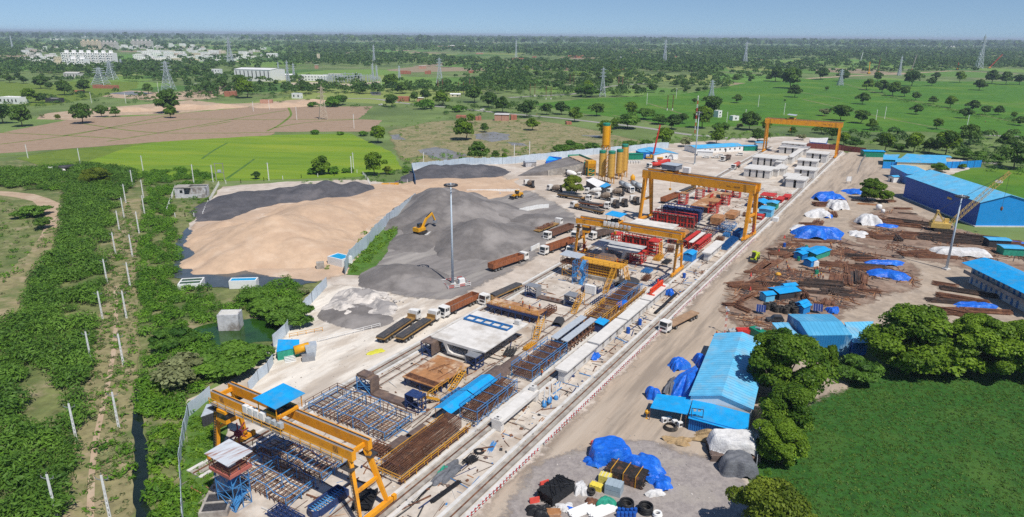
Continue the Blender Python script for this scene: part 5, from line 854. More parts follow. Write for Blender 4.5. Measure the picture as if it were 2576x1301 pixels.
scaffold_tower('blue scaffold stair tower beside the yellow formwork',172.2,-83.5,3,3.5,7,M['blue_steel']);scaffold_tower('rust and yellow tower with pale tin roof left of the yellow formwork',177.0,-88.6,3.2,5,4.2,M['yellow2'],M['rust'],M['galv'],0,2.4,'work_tower')
c=yt('formwork','yellow ribbed formwork with railed deck and stairs under the second gantry','formwork',180.2,-81.2);m=MB();m.bx(-2.6,2.6,-8.2,8.2,4.7,4.9);m.build('deck',M['yellow2'],c);m=MB()
for i in range(15):
 y=-6.3+i*.9
 for x in(-2.0,2.0):m.beam((x,y,1.2),(x,y,4.69),.16)
 if i%2==0:m.beam((-2.1,y,1.4),(2.1,y,4.2),.1)
for z in(1.3,2.2,3.1,4.0):
 for x in(-2.1,2.1):m.beam((x,-6.5,z),(x,6.5,z),.18)
m.build('ribs',M['yellow2'],c);m=MB();m.bx(-1.8,1.8,-6,6,.1,4.5);m.build('shell',M['rust_plate'],c);m=MB();m.bx(-2.9,2.9,-6.9,6.9,0,1.1);m.build('plinth',M['concrete2'],c);deck_rail(c,M['yellow2'],[(-2.6,8.2,4.9),(-2.6,-8.2,4.9),(2.6,-8.2,4.9)]);deck_rail(c,M['yellow2'],[(2.6,8.2,4.9),(2.6,-8.2,4.9)])
stair('steel_stair','long yellow stair in front of the yellow formwork',yard(168.5,-73.6,GZ),yard(177.8,-75.0,4.6),1.3);stair('steel_stair','yellow stair at the right end of the yellow formwork',yard(177.5,-70.2,GZ),yard(181,-73.0,4.6),1.2)
m=MB();m.bx(-.5,.5,-1.6,1.6,.2,2.6);single(m,'panel_cabinet',M['white'],'white upright cabinet in front of the yellow formwork','cabinet',yard(166,-77,GZ),YAW)
c=yt('box_segment','grey precast box segment with an open hollow under the second gantry','precast segment',196.5,-83.6,.7);m=MB();box_segment(m,0,8.2,16.2,3.9);m.build('shell',mat('grey_segment',(.42,.43,.44),.8,.15,.6,(.62,.59,.55),.5,.62),c)
c=yt('inner_mould','red arched inner mould with a brown cap in front of the grey segment','mould',190.8,-84.5);m=MB();m.extr([(-3.6,2.0),(-2.2,3.1),(2.2,3.1),(3.6,2.0),(3.3,2.0),(2.0,2.95),(-2.0,2.95),(-3.3,2.0)],-3.5,3.8);m.build('cap_plate',M['dark_plate'],c);m=MB()
for x in(-3.4,0,3.4):
 for i in range(9):a=PI*i/8;b=PI*(i+1)/8;m.beam((x,2.6*math.cos(a),.3+1.5*math.sin(a)),(x,2.6*math.cos(b),.3+1.5*math.sin(b)),.2)
 for y in(-3.5,3.5):m.beam((x,y,0),(x,y,2.1),.22)
 m.beam((x,-3.5,2.1),(x,3.5,2.1),.22)
m.build('arch_frame',M['red'],c)
def red_tower(label,s,t,L_,W,H,m_=None,plate=None,name='red_form'):
 c=yt(name,label,'side form',s,t,GZ,0,'red braced side forms');m=MB();n=max(2,int(H/1.2))
 for x in(-L_/2,0,L_/2):
  for y in(-W/2,W/2):m.beam((x,y,0),(x,y,H-.2),.2)
 for i in range(n+1):
  z=.15+(H-.4)*i/n
  for y in(-W/2,W/2):
   m.beam((-L_/2,y,z),(L_/2,y,z),.18)
   if i<n:m.beam((-L_/2,y,z),(0,y,z+(H-.4)/n),.1);m.beam((L_/2,y,z),(0,y,z+(H-.4)/n),.1)
  for x in(-L_/2,L_/2):m.beam((x,-W/2,z),(x,W/2,z),.18)
 m.build('frame',m_ or M['red'],c);m=MB();m.bx(-L_/2-.15,L_/2+.15,-W/2-.15,W/2+.15,H-.19,H);m.build('top_plate',plate or M['rust_plate'],c);return c
red_tower('red braced side form right of the grey segment',200.5,-76.6,5,3.6,3.7,None,M['red']);red_tower('tall red side form with a yellow stair behind the grey segment',211.6,-75.2,4.6,3,5.0,None,M['red']);red_tower('red side form at the left of the row behind the grey segment',213,-89.6,4,2.6,4.8,None,M['red']);stair('steel_stair','thin yellow stair against the tall red side form',yard(208.6,-71.8,GZ),yard(212.4,-73.6,4.6),1.0)
def u_form(label,s,t0,t1,H,L_,m_,plate,name='formwork',hollow=True):
 W=t1-t0;c=yt(name,label,'formwork',s,(t0+t1)/2);m=MB();n=int(W/1.3)
 for i in range(n+1):
  y=-W/2+W*i/n
  for x in(-L_/2,L_/2):m.beam((x,y,0),(x,y,H),.2)
  m.beam((-L_/2,y,H*.2),(L_/2,y,H*.85),.12)
 for z in(.3,H*.4,H*.75,H):
  for x in(-L_/2,L_/2):m.beam((x,-W/2,z),(x,W/2,z),.24)
 for y in(-W*.35,-W*.12,W*.12,W*.35):m.bx(-L_/2-.35,-L_/2-.12,y-.3,y+.3,.2,H-.1)
 m.build('frame',m_,c);m=MB();m.bx(-L_/2+.3,L_/2-.3,-W/2+.3,W/2-.3,.6,H-.6);m.build('shell',plate,c);m=MB()
 for x in(-L_/2-.3,L_/2+.3):m.bx(x-.35,x+.35,-W/2,W/2,H-.12+.2,H+.16)
 m.build('walkway',m_,c);return c
u_form('red ribbed formwork behind the white slab, left of the tall gantry',251.5,-91,-74,4.8,3.6,M['red'],M['dark_plate']);u_form('dark navy ribbed formwork directly behind the red ribbed one',262.5,-91,-75.2,5.0,4.2,M['navy'],M['navy']);u_form('red formwork row framing a grey opening behind the grey segment',215,-88,-77,4.6,2.6,M['red'],M['dark_plate'])
c=yt('box_segment','white precast slab between the red formworks, behind the second gantry','precast segment',230,-84.6,.7);m=MB();box_segment(m,0,9,16.4,3.3);m.build('shell',M['slab_white'],c);red_tower('red side form at the right end of the white slab',228,-74.6,3,2.5,3.2,None,M['red'])
c=yt('base_mould','long brown mould deck framed by red towers','mould',292,-80.2);m=MB();m.bx(-16,17,-3.8,3.8,2.6,2.8);m.build('plate',M['rust_plate'],c);m=MB()
for i in range(12):
 for y in(-3.6,3.6):m.beam((-15.5+i*2.9,y,0),(-15.5+i*2.9,y,2.45),.25)
 m.beam((-15.5+i*2.9,-3.8,2.52),(-15.5+i*2.9,3.8,2.52),.14)
for y in(-3.6,3.6):m.beam((-16,y,2.35),(17,y,2.35),.3)
m.build('support_frame',M['red'],c);m=MB();m.bx(2,6,.6,1.0,2.81,4.1);m.build('end_plate',M['red'],c);m=MB();m.bx(3.5,5,-2.6,-1.2,2.81,4.1);m.build('steel_frame',M['dark'],c)
for(s,t_,H,lab)in[(279,-75,5.2,'red tower nearest at the right of the brown deck'),(296.5,-75,5,'second red tower at the right of the brown deck'),(314,-74.8,4.8,'third red tower at the right of the brown deck'),(288,-91,5,'nearer red tower left of the brown deck'),(300.5,-87.6,5.2,'farther red tower left of the brown deck'),(318,-87,4.8,'red tower beyond the brown deck, at its left'),(322,-80,4.6,'red tower at the far end of the brown deck')]:red_tower(lab,s,t_,3.4,3.2,H)
for i,(s,t_,lab)in enumerate([(231.5,-68.8,'left red girder form with railings'),(230.5,-66.6,'red and white topped girder form in the middle'),(229.8,-64.2,'right red girder form by the blue hut')]):
 c=yt('girder_form',lab,'mould',s,t_,GZ,0,'red girder forms');m=MB()
 for k in range(9):
  x=-7.2+k*1.8
  for y in(-.6,.6):m.beam((x,y,0),(x,y,2.6),.16)
  m.beam((x,-.6,.3),(x,.6,2.3),.1)
 for z in(.4,1.5,2.5):
  for y in(-.65,.65):m.beam((-7.4,y,z),(7.4,y,z),.18)
 m.build('frame',M['red'],c);m=MB();m.bx(-7.5,7.5,-.75,.75,2.62,2.75);m.build('top_plate',M['slab_white']if i==1 else M['red'],c)
for(s,t_,L_,W,H,m_,lab)in[(262.5,-68.6,7,4,3.2,M['rust_plate'],'brown plated steel box near the right leg of the tall gantry'),(276,-66.5,9,4,2.2,M['rust_plate'],'long brown plate mould behind the brown steel box')]:
 c=yt('steel_box',lab,'mould',s,t_);m=MB();m.bx(-L_/2,L_/2,-W/2,W/2,.5,H);m.build('box',m_,c);m=MB()
 for x in(-L_*.4,0,L_*.4):m.bx(x-.15,x+.15,-W/2-.2,W/2+.2,0,.49)
 m.build('frame',M['navy'],c)
for i in range(6):
 s=231+i*4.4;c=yt('blue_form','flat blue steel form beside the rail, %s from the nearest'%ordn(i+1),'form panel',s,-57.2,GZ,0,'flat blue steel forms by the rail');m=MB();h=.9 if i<4 else 1.9;m.bx(-1.9,1.9,-1.5,1.5,.1,h*.6)
 for k in range(5):m.bx(-1.8+k*.9-.06,-1.8+k*.9+.06,-1.55,1.55,h*.6+.001,h)
 m.build('panel',mat('form_blue',(.02,.12,.32),.5,.2,2),c)
c=yt('hut','small bright blue hut behind the right legs of the second gantry','hut',211.7,-63.1);m=MB();m.bx(-2.4,2.4,-1.5,1.5,.15,2.6);m.build('wall',M['wall_bright'],c);m=MB();m.extr([(-1.7,2.6),(0,3.1),(1.7,2.6),(1.7,2.68),(0,3.2),(-1.7,2.68)],-2.6,2.6);m.build('roof',M['roof_bright'],c)
def qz6(x,y,z=0):return at((1750+x*.21517)*.92198,(450+y*.21517)*.92198,z)
def hut(label,p,L_,W,H,wm,rm,rz=YAW,gable=.4,name='hut',cat='hut',door=True):
 c=thing(name,label,cat,p,rz);m=MB();m.bx(-L_/2,L_/2,-W/2,W/2,.1,H);m.build('wall',wm,c);m=MB();m.extr([(-W/2-.3,H+.01),(0,H+gable),(W/2+.3,H+.01),(W/2+.3,H+.11),(0,H+gable+.12),(-W/2-.3,H+.11)],-L_/2-.3,L_/2+.3);m.build('roof',rm,c)
 if door:m=MB();m.bx(-L_/2-.04,-L_/2+.02,-.5,.5,.15,2.0);m.build('door',M['dark'],c)
 return c
hut('green netted hut with blue roof beyond the tall gantry leg',qz6(1660,560),5,4,3,M['green_net'],M['roof_blue']);hut('pale blue corrugated container beside the rail',qz6(1580,650),6,5,3.4,M['roof_seam'],M['roof_blue'],gable=.2)
c=thing('canopy','blue tarpaulin canopy glimpsed behind the tall gantry leg','canopy',qz6(1510,540),YAW);m=MB();m.extr([(-3,2.4),(0,3.4),(3,2.4),(3,2.5),(0,3.5),(-3,2.5)],-4,4);m.build('roof_sheet',M['roof_bright'],c);m=MB()
for x in(-3.6,3.6):
 for y in(-2.7,2.7):m.beam((x,y,0),(x,y,2.4),.1)
m.build('post',M['rust'],c)
for i,(x,y)in enumerate([(1560,440),(1650,450),(1760,470),(1840,440),(1500,690)]):red_tower('low red steel frame beyond the tall gantry, %s from the left'%ordn([1,2,3,4,0][i]+1),*(lambda p:(p.dot(AX),p.dot(BX)))(qz6(x,y)),7 if i<4 else 3.5,2.6,2.6-(i>1)*.8,None,M['red'])
for i,(u,v)in enumerate([(1668,702),(1650,716),(1542,722)]):
 p=at(u,v);m=MB()
 for k in range(5):m.beam((-3.5,-.8+k*.4,.3+(k%2)*.3),(3.5,-.8+k*.4,.3+(k%2)*.3),.2)
 for k in range(6):m.beam((-3.2+k*1.25,-1,.65),(-3.2+k*1.25,1,.65),.14)
 single(m,'frame_stack',M['navy'],['low navy frame left by the second gantry leg','stack of navy frames below the cap mould','pile of blue frames behind the flat blue form'][i],'steel frames',p,YAW-.1)
c=yt('frame_stack','flat navy lattice frame on the yard floor by the white cabinet','steel frames',161.5,-71.5);m=MB()
for k in range(6):m.beam((-3.2,-1.8+k*.72,.5),(3.2,-1.8+k*.72,.5),.16);m.beam((-3.2+k*1.28,-1.8,.75),(-3.2+k*1.28,1.8,.75),.16)
m.build('frame',M['navy'],c)
FS=[(168,-77.6),(186,-68),(193,-70.5),(205,-68.5),(218,-71.8),(240,-61.2),(247,-60.6),(272,-59),(281,-61),(300,-66),(307,-62),(320,-69),(147,-80),(126,-73.2),(121,-75.6),(98,-74.4),(75.5,-74),(55,-74),(207,-72),(236,-78),(268,-72.5)]
for i,(s,t_)in enumerate(sorted(FS)):
 m=MB();r_=random.Random(i);L_=r_.uniform(3,6);W=r_.uniform(1.4,2.6);H=r_.uniform(.5,1.5)
 for z in(.2,H*.6,H):
  for k in range(4):y=-W/2+W*k/3;m.beam((-L_/2,y,z),(L_/2,y,z),.13)
  for k in range(6):x=-L_/2+L_*k/5;m.beam((x,-W/2,z+.12),(x,W/2,z+.12),.12)
 for x in(-L_/2,0,L_/2):
  for y in(-W/2,W/2):m.beam((x,y,0),(x,y,H),.12)
 single(m,'frame_stack',[M['navy'],M['rust'],M['blue_steel'],M['dark'],M['yellow2'],M['rust']][i%6],'%s lattice frame in the casting yard, %s such from the near end'%(['navy','rusty','light blue','dark','yellow','rusty'][i%6],ordn(i+1)),'steel frames',yard(s,t_,GZ),YAW+r_.choice((0,0,1.57,.3)),'loose lattice frames in the casting yard')
c=yt('boat_mould','boat shaped dark blue mould with ribs under the nearest gantry','mould',60.8,-71.2);m=MB();P=[(-3.6,-.5),(-2.9,-1.2),(3.2,-1.2),(3.2,1.2),(-2.9,1.2),(-3.6,.5)]
for i in range(6):a,b=P[i],P[(i+1)%6];m.beam((*a,.6),(*b,.6),.18,1.2)
m.build('hull',M['navy'],c);m=MB()
for i in range(12):m.bx(-2.9+i*.5,-2.75+i*.5,-1.05,1.05,.7,.85)
m.bx(-3,3,-.08,.08,.86,.95);m.build('ribs',M['blue_steel'],c)
def zf(x,y,z=0):return at((2000+x*.16913)*.92198,(300+y*.16913)*.92198,z)
k_=0;SEG=[]
for(x,y,n,sl,W,H,L_,rows)in[(290,900,5,0,3.4,4.0,11,1),(1150,835,3,0,4.0,4.2,9,1),(960,1090,3,0,3.5,3.6,9,1),(150,1075,4,0,3.4,3.4,12,1),(1010,930,3,0,3.6,3.4,8,1),(780,1190,2,0,3.6,3.0,9,1),(820,1250,2,0,4.6,3.4,9,1),(660,960,1,0,3.4,3.4,20,1),(850,880,1,0,3.4,3.4,30,1),(720,700,4,0,4.2,3.2,10,1),(760,640,4,0,3.6,3.4,8,1),(620,1080,1,0,3.2,3.2,14,1),(720,1060,1,0,3.2,3.0,9,1)]:
 p=zf(x,y);s0,t0=p.dot(AX),p.dot(BX)
 for i in range(n):
  o=tee('',s0,s0+L_*random.uniform(1.15,1.25),H*1.25,W,0,t0+i*(W+.12)+W/2,M['galv']if 0 else M['concrete'],2 if L_>10 else 1,name='stored_segment',wf=.37,group='stored precast segments under the far gantry');SEG.append(o)
SEG.sort(key=lambda o:(round(o.location.y/14),o.location.x))
rows_={}
for o in SEG:rows_.setdefault(round(o.location.y/14),[]).append(o)
for r_,k in enumerate(sorted(rows_)):
 for i,o in enumerate(rows_[k]):o['label']='stored pale precast segment in the %s row from the camera, %s from its left'%(ordn(r_+1),ordn(i+1))
def tape(label,s0,s1,t,st=3.0):
 c=yt('barrier_tape',label,'barrier',s0,t);n=int((s1-s0)/st);m=MB()
 for i in range(n+1):m.beam((i*st,random.uniform(-.1,.1),0),(i*st+random.uniform(-.1,.1),0,1.1),.1)
 m.build('posts',M['white'],c);m=MB()
 for i in range(n):
  for z in(1.0,.55):
   a,b=Vector((i*st,0,z)),Vector(((i+1)*st,random.uniform(-.1,.1),z+random.uniform(-.12,.05)))
   for k in range(6):m.k=k%2;m.beam(a.lerp(b,k/6),a.lerp(b,(k+1)/6),.05,.17)
 m.build('tape',[mat('tape_red',(.60,.04,.04),.5),M['white']]if 'nearest' in label else[bpy.data.materials['tape_red'],M['white']],c)
tape('nearest stretch of red and white barrier tape beside the rail',40,92,-50.6);tape('middle stretch of red and white barrier tape beside the rail',93,160,-50.6);tape('far stretch of red and white barrier tape beside the rail',161,250,-50.8)
S_=lambda cr,L_:[q(cr,*p)for p in L_]
wall_run('sheet_fence','pale blue sheet fence leaning between sand heap and grey aggregate',S_('11',[(1600,740),(1480,845),(1340,945),(1190,1090),(1110,1195),(940,1340)])+S_('12',[(890,165)]),4.6,.06,M['fence'],'fence',4,M['grey_steel'],.1,1.6,.98)
wall_run('sheet_fence','pale blue sheet fence from the lime ground down to the pond',S_('12',[(708,285),(560,445),(420,600),(300,770),(170,895)]),3.2,.06,M['fence'],'fence',4,M['grey_steel'],.1,1.6,.98)
wall_run('sheet_fence','long white sheet fence at the back of the site',S_('11',[(1560,410),(1800,392),(2100,358),(2470,352),(2600,345)])+S_('21',[(140,325),(530,285),(870,250),(1150,228),(1400,200),(1560,190)]),4.0,.06,M['fence'],'fence',5,M['grey_steel'],.1,2.2,.98)
wall_run('sheet_fence','dark blue sheet fence joining the back fence at the left',S_('11',[(1562,430),(1600,585)]),4,.06,M['fence_blue'],'fence',4,M['grey_steel'],.1,2,.98)
wall_run('sheet_fence','grey sheet fence along the left edge of the site',S_('03',[(2120,110),(1900,300),(1858,480),(1812,800),(1830,1060),(1850,1420)]),2.8,.06,M['fence'],'fence',3,M['grey_steel'],.1,1.6,.98)
wall_run('sheet_fence','pale sheet fence behind the nearest gantry, beside the lime ground',S_('12',[(170,1060),(120,1150),(20,1230)])+S_('02',[(2500,1350)]),2.6,.06,M['fence'],'fence',3,M['grey_steel'],.1,1.6,.98)
for i,(pts,h,lab)in enumerate([(S_('11',[(1692,1105),(1830,1040),(1950,1010),(2170,955)]),1.9,'white block wall below the excavator'),(S_('11',[(2430,895),(2576,862)])+S_('21',[(120,825),(250,800),(358,790)]),1.8,'white block wall across the grey aggregate floor'),(S_('11',[(1632,512),(1900,500),(2140,478)]),1.9,'white block wall behind the back sand strip'),(S_('11',[(2110,640),(2330,636),(2640,632)]),1.6,'low white block wall behind the wheel loader'),(S_('21',[(178,1228),(262,1185)]),1.6,'short white block wall by the parked tippers')]):
 wall_run('block_wall',lab,pts,h,.35,M['wall_white'],'wall',0,None,0,1.9)
wall_run('blue_fence','bright blue sheet fence in front of the far blue roofed camp',S_('31',[(1150,395),(1500,402),(1700,398),(1920,392),(2140,380)]),4,.08,M['wall_bright'],'fence',4.5,M['navy'],.2)
wall_run('red_fence','rusty red corrugated fence behind the stored segments',S_('31',[(350,190),(620,205),(740,215),(980,245)]),3.6,.1,plain('fence_maroon',(.20,.055,.045)),'fence',4,M['rust'],.2)
wall_run('mesh_fence','thin mesh fence beside the end of the haul road',S_('31',[(985,275),(940,340),(900,450)]),2.0,.05,None,'fence',3,M['grey_steel'],.2)
wall_run('mesh_fence','rail fence along the right edge of the site by the crop field',S_('23',[(2470,420),(2430,900)]),2.2,.05,M['galv'],'fence',2.5,M['grey_steel'],.12)
wall_run('post_fence','row of white concrete posts left of the blockhouse',S_('01',[(1680,830),(1720,710),(1762,600)]),1,.1,None,'fence',2.6,M['white'],.22,0,1.9);wall_run('post_fence','row of white concrete posts along the black stockpile edge',S_('01',[(2040,870),(2100,740),(2200,560)]),1,.1,None,'fence',2.6,M['white'],.22,0,1.9)
wall_run('post_fence','row of white posts between the paddy and the site',S_('01',[(2270,550),(2420,540)])+S_('11',[(75,520),(450,490),(780,470),(1010,440)]),1,.1,None,'fence',7,M['white'],.22,0,1.9);wall_run('post_fence','slanting row of white posts at the end of the paddy',S_('11',[(1070,460),(1110,505),(1140,560)]),1,.1,None,'fence',3,M['white'],.22,0,1.9);wall_run('post_fence','row of white posts on the grass behind the sand heap',S_('11',[(1200,555),(1280,550),(1440,545),(1515,540)]),1,.1,None,'fence',6,M['white'],.22,0,1.9)
wall_run('post_fence','row of short white posts at the tip of the black stockpile',S_('01',[(1760,880),(1860,880),(1950,878)]),1,.1,None,'fence',6,M['white'],.22,0,1.7)
def heap(name,label,peaks,m,res=1.0,seed=0,cat='heap',rough=.25,z=.13,floor=.0):
 """a loose heap: smooth maximum of cones (u, v, height, radius x, radius y) whose tops are seen at u,v"""
 P=[]
 for u,v,h,rx,ry in peaks:p=at(u,v,h*.96);P.append((p.x,p.y,h,rx,ry))
 x0=min(p[0]-p[3]*1.5 for p in P);x1=max(p[0]+p[3]*1.5 for p in P);y0=min(p[1]-p[4]*1.5 for p in P);y1=max(p[1]+p[4]*1.5 for p in P)
 nx=int((x1-x0)/res)+1;ny=int((y1-y0)/res)+1;X,Y=np.meshgrid(np.linspace(x0,x1,nx),np.linspace(y0,y1,ny));Hh=np.zeros_like(X);rng=np.random.default_rng(seed);ph=rng.uniform(0,6,24)
 wob=sum(np.sin(X*fx+Y*fy+p)*a for fx,fy,p,a in((.13,.07,ph[0],.09),(-.09,.17,ph[1],.08),(.31,-.22,ph[2],.05),(.45,.38,ph[3],.035),(-.7,.5,ph[4],.02)))
 for i,(px,py,h,rx,ry)in enumerate(P):
  d=np.sqrt(((X-px)/rx)**2+((Y-py)/ry)**2)*(1+wob);c=h*(1-np.sqrt(d*d+.012)+.10);Hh=np.maximum(Hh,c)
 nz=sum(np.sin(X*fx+Y*fy+p)*a for fx,fy,p,a in((1.1,.6,ph[5],.09),(-.8,1.4,ph[6],.08),(2.1,-1.7,ph[7],.05),(.35,.5,ph[8],.2)))+rng.normal(size=X.shape)*.045
 Hh=np.where(Hh>.02,Hh+nz*rough*np.minimum(1,Hh/1.2)*2,-.3);Hh=np.maximum(Hh,-.3)
 V=np.stack([X,Y,Hh],-1).reshape(-1,3);idx=np.arange(nx*ny).reshape(ny,nx);F=np.stack([idx[:-1,:-1],idx[:-1,1:],idx[1:,1:],idx[1:,:-1]],-1).reshape(-1,4);keep=(Hh.ravel()[F]>-.25).any(1);F=F[keep];used=np.unique(F);remap=-np.ones(nx*ny,int);remap[used]=np.arange(len(used))
 me=bpy.data.meshes.new(name);c=V[used].mean(0);c[2]=0;me.from_pydata((V[used]-c).tolist(),[],remap[F].tolist());me.materials.append(m);me.polygons.foreach_set('use_smooth',[True]*len(me.polygons));me.update()
 o=bpy.data.objects.new(name,me);COL.objects.link(o);o.location=(c[0],c[1],z);return tag(o,label,cat)
heap('sand_heap','huge tan sand heap in the middle left of the site',[(690,545,10,24,29),(630,560,7.5,17,24),(780,520,7.5,22,32),(850,505,5,18,28),(590,603,4.5,11,13),(740,600,6,16,15),(930,500,3,12,24),(960,486,2.2,16,26),(560,560,3,9,15)],M['sand'],1.1,1,rough=.2)
heap('black_heap','long low black aggregate heap behind the sand heap',[(600,488,4,13,24),(650,482,3.8,12,18),(705,474,3.6,11,16),(765,465,4.4,11,17),(818,456,5.4,11,15),(862,466,3.4,10,15),(890,458,4.4,10,13),(565,512,2.8,11,16),(735,480,2.5,11,14)],M['agg_dark'],1.2,2)
heap('aggregate_heap','largest grey aggregate heap behind the excavator',[(1103,476,10,19,32),(1160,500,8,20,28),(1085,540,5.5,11,17),(1200,520,5,18,22),(1045,590,2.5,8,12)],M['aggregate'],.9,3)
heap('aggregate_heap','second grey aggregate peak right of the largest one',[(1150,484,8.5,18,24),(1215,510,5,18,22)],M['aggregate'],.9,4)
heap('aggregate_heap','cone of grey aggregate below the white block wall',[(1208,553,7.5,17,20),(1260,570,3.5,16,16)],M['aggregate'],.8,5)
heap('aggregate_heap','low dark aggregate mound at the foot of the high mast',[(1000,668,3.6,11,11),(1030,672,3.0,11,9),(1060,700,2.2,10,6),(980,690,2,8,6)],M['aggregate'],.7,6)
heap('aggregate_heap','low aggregate mound above the far block wall',[(1345,545,2.6,14,12),(1390,550,1.5,10,8)],M['aggregate'],.8,7)
heap('black_heap','long dark aggregate heap in front of the white back fence',[(1090,415,6,16,18),(1125,416,5,15,18),(1165,415,4.5,14,20),(1210,416,3.5,14,18),(1060,430,3,9,14)],M['agg_dark'],1.0,8)
heap('sand_heap','low tan sand heap behind the high mast lamps',[(1110,458,2.5,20,24),(1180,462,2,24,24),(1080,470,2,16,20)],M['sand'],1.1,9)
heap('rubble_heap','pale rubble heap of broken concrete beside the lime ground',[(905,735,2.2,7,8),(930,745,2,6,7),(960,765,1.6,5,6),(870,770,1.6,6,8)],M['rubble'],.5,10,rough=1.2)
heap('aggregate_heap','small grey dust heap beside the pale rubble',[(875,775,1.6,7,7),(920,800,1.0,8,6)],M['aggregate'],.6,11);heap('soil_heap','low tan earth bank along the dug earth at the left',[(330,270,3,26,14),(470,262,4,30,16),(560,262,3,24,14)],M['sand'],2.0,12);heap('soil_heap','tan earth bank behind the ploughed fields',[(720,258,3,26,18),(790,250,3,20,18),(680,262,2.5,18,16)],M['sand'],2.0,13)
m=MB()
for i in range(26):
 a,b=random.gauss(0,3.4),random.gauss(0,3.0);z=max(.1,1.5-.28*math.hypot(a,b));s=random.uniform(.3,1.1);m.box((a,b,z),(s,s*random.uniform(.5,1),.22),random.uniform(0,3),Matrix.Translation((a,b,z))@Matrix.Rotation(random.gauss(0,.35),4,'X')@Matrix.Translation((-a,-b,-z)))
o=single(m,'broken_slabs',M['rubble'],'broken white slab pieces scattered over the pale rubble heap','rubble',at(950,760,.4),0);o['kind']='stuff'
def wheel_pairs(parent,xs,w,r=.52,tw=.34,twin=True):
 for x in xs:
  for y in(-w,w):
   m=MB();m.tube((x,y-tw*(.9 if twin else .5),r),(x,y+tw*(.9 if twin else .5),r),r,14);m.k=1;e=tw*(.92 if twin else .52);m.tube((x,y-e,r),(x,y+e,r),r*.5,10);m.build('wheel',[M['rubber'],M['grey_steel']],parent)
def cab(parent,x,m_=None,W=2.45,L_=2.1,z0=.75,H=3.0,sleeper=0):
 m=MB();m.extry([(x,z0),(x,z0+(H-z0)*.45),(x-.22,H-.12),(x-.45,H),(x-L_,H),(x-L_,z0)][::-1],-W/2,W/2);c=m.build('cab',m_ or M['cab'],parent)
 a=(x+.012,z0+(H-z0)*.47);b=(x-.21,H-.2);m=MB();m.add([(a[0],-W*.43,a[1]),(a[0],W*.43,a[1]),(b[0]+.02,W*.41,b[1]),(b[0]+.02,-W*.41,b[1])],[(0,1,2,3)]);m.build('windscreen',M['glass'],c)
 for y in(-W/2-.012,W/2+.012):m=MB();m.bx(x-1.1,x-.3,y-.004,y+.004,z0+(H-z0)*.5,H-.3);m.bx(x-1.75,x-1.25,y-.004,y+.004,z0+(H-z0)*.5,H-.35);m.build('side_window',M['glass'],c)
 m=MB();m.bx(x+.01,x+.2,-W/2,W/2,.45,.8);m.build('bumper',M['cab'],c);m=MB();m.bx(x+.012,x+.03,-W*.32,W*.32,z0+.2,z0+.75);m.build('grille',M['dark'],c)
 for y in(-W*.38,W*.38):m=MB();m.bx(x+.202,x+.22,y-.18,y+.18,.52,.72);m.build('headlight',M['galv'],c)
 return c
def truck(label,p,rz,kind,L_=13.0,group='trucks and trailers on the site',cabm=None,body=None):
 t=thing('truck',label,'truck',p,rz,group);x1=L_/2+2.2;m=MB();m.bx(-L_/2,x1-.3,-.45,.45,.7,1.0);m.bx(x1-4.2,x1-.4,-1.1,1.1,.72,.95);m.build('chassis',M['dark'],t);cab(t,x1,cabm);x=x1-2.6
 B=body or M['trailer']
 if kind in('flat','tipper','open'):
  m=MB();m.bx(-L_/2,x,-1.25,1.25,1.15,1.42)
  if kind=='tipper':
   h=1.35;m.bx(-L_/2,x,-1.27,-1.17,1.421,1.42+h);m.bx(-L_/2,x,1.17,1.27,1.421,1.42+h);m.bx(x-.1,x,-1.169,1.169,1.421,1.42+h);m.bx(-L_/2,-L_/2+.1,-1.169,1.169,1.421,1.42+h)
   for i in range(int((x+L_/2)/1.0)):
    for y in(-1.3,1.3):m.bx(-L_/2+.4+i,-L_/2+.5+i,y-.03,y+.03,1.3,1.42+h)
  elif kind=='flat':m.bx(x-.12,x,-1.2,1.2,1.421,2.3)
  m.build('trailer_body',B,t)
  if kind=='tipper':m=MB();m.bx(-L_/2+.11,x-.11,-1.16,1.16,1.43,1.5);m.build('trailer_floor',M['aggregate'],t)
  wheel_pairs(t,[-L_/2+1.2,-L_/2+2.5,-L_/2+3.8,x1-4.3],1.0);wheel_pairs(t,[x1-1.3],1.05,twin=False)
 return t
def load(label,truck_,L_=12.0,dx=-1.0,h=.45,m_=None):
 m=MB()
 for i in range(3):m.bx(-L_/2,L_/2+random.uniform(-.3,.3),-1.1+i*.74,-1.1+i*.74+.7,0,h*random.uniform(.8,1))
 M4=Matrix.Translation(truck_.location)@Matrix.Rotation(truck_.rotation_euler.z,4,'Z');o=single(m,'rebar_bundle',m_ or M['rebar'],label,'rebar bundle',M4@Vector((dx,0,1.425)),truck_.rotation_euler.z,'rebar bundles carried by trailers');return o
def ends(rear,front):a,b=at(*rear),at(*front);d=b-a;return(a+b)/2,math.atan2(d.y,d.x),d.length
def tr(label,rear,front,kind,lab2=None,**k):
 c,r,L_=ends(rear,front);t=truck(label,c+Vector((0,0,.13)),r,kind,max(9.0,min(14.5,L_-2.6)),**k)
 if lab2:load(lab2,t,min(12,L_-4),-1.2)
 return t
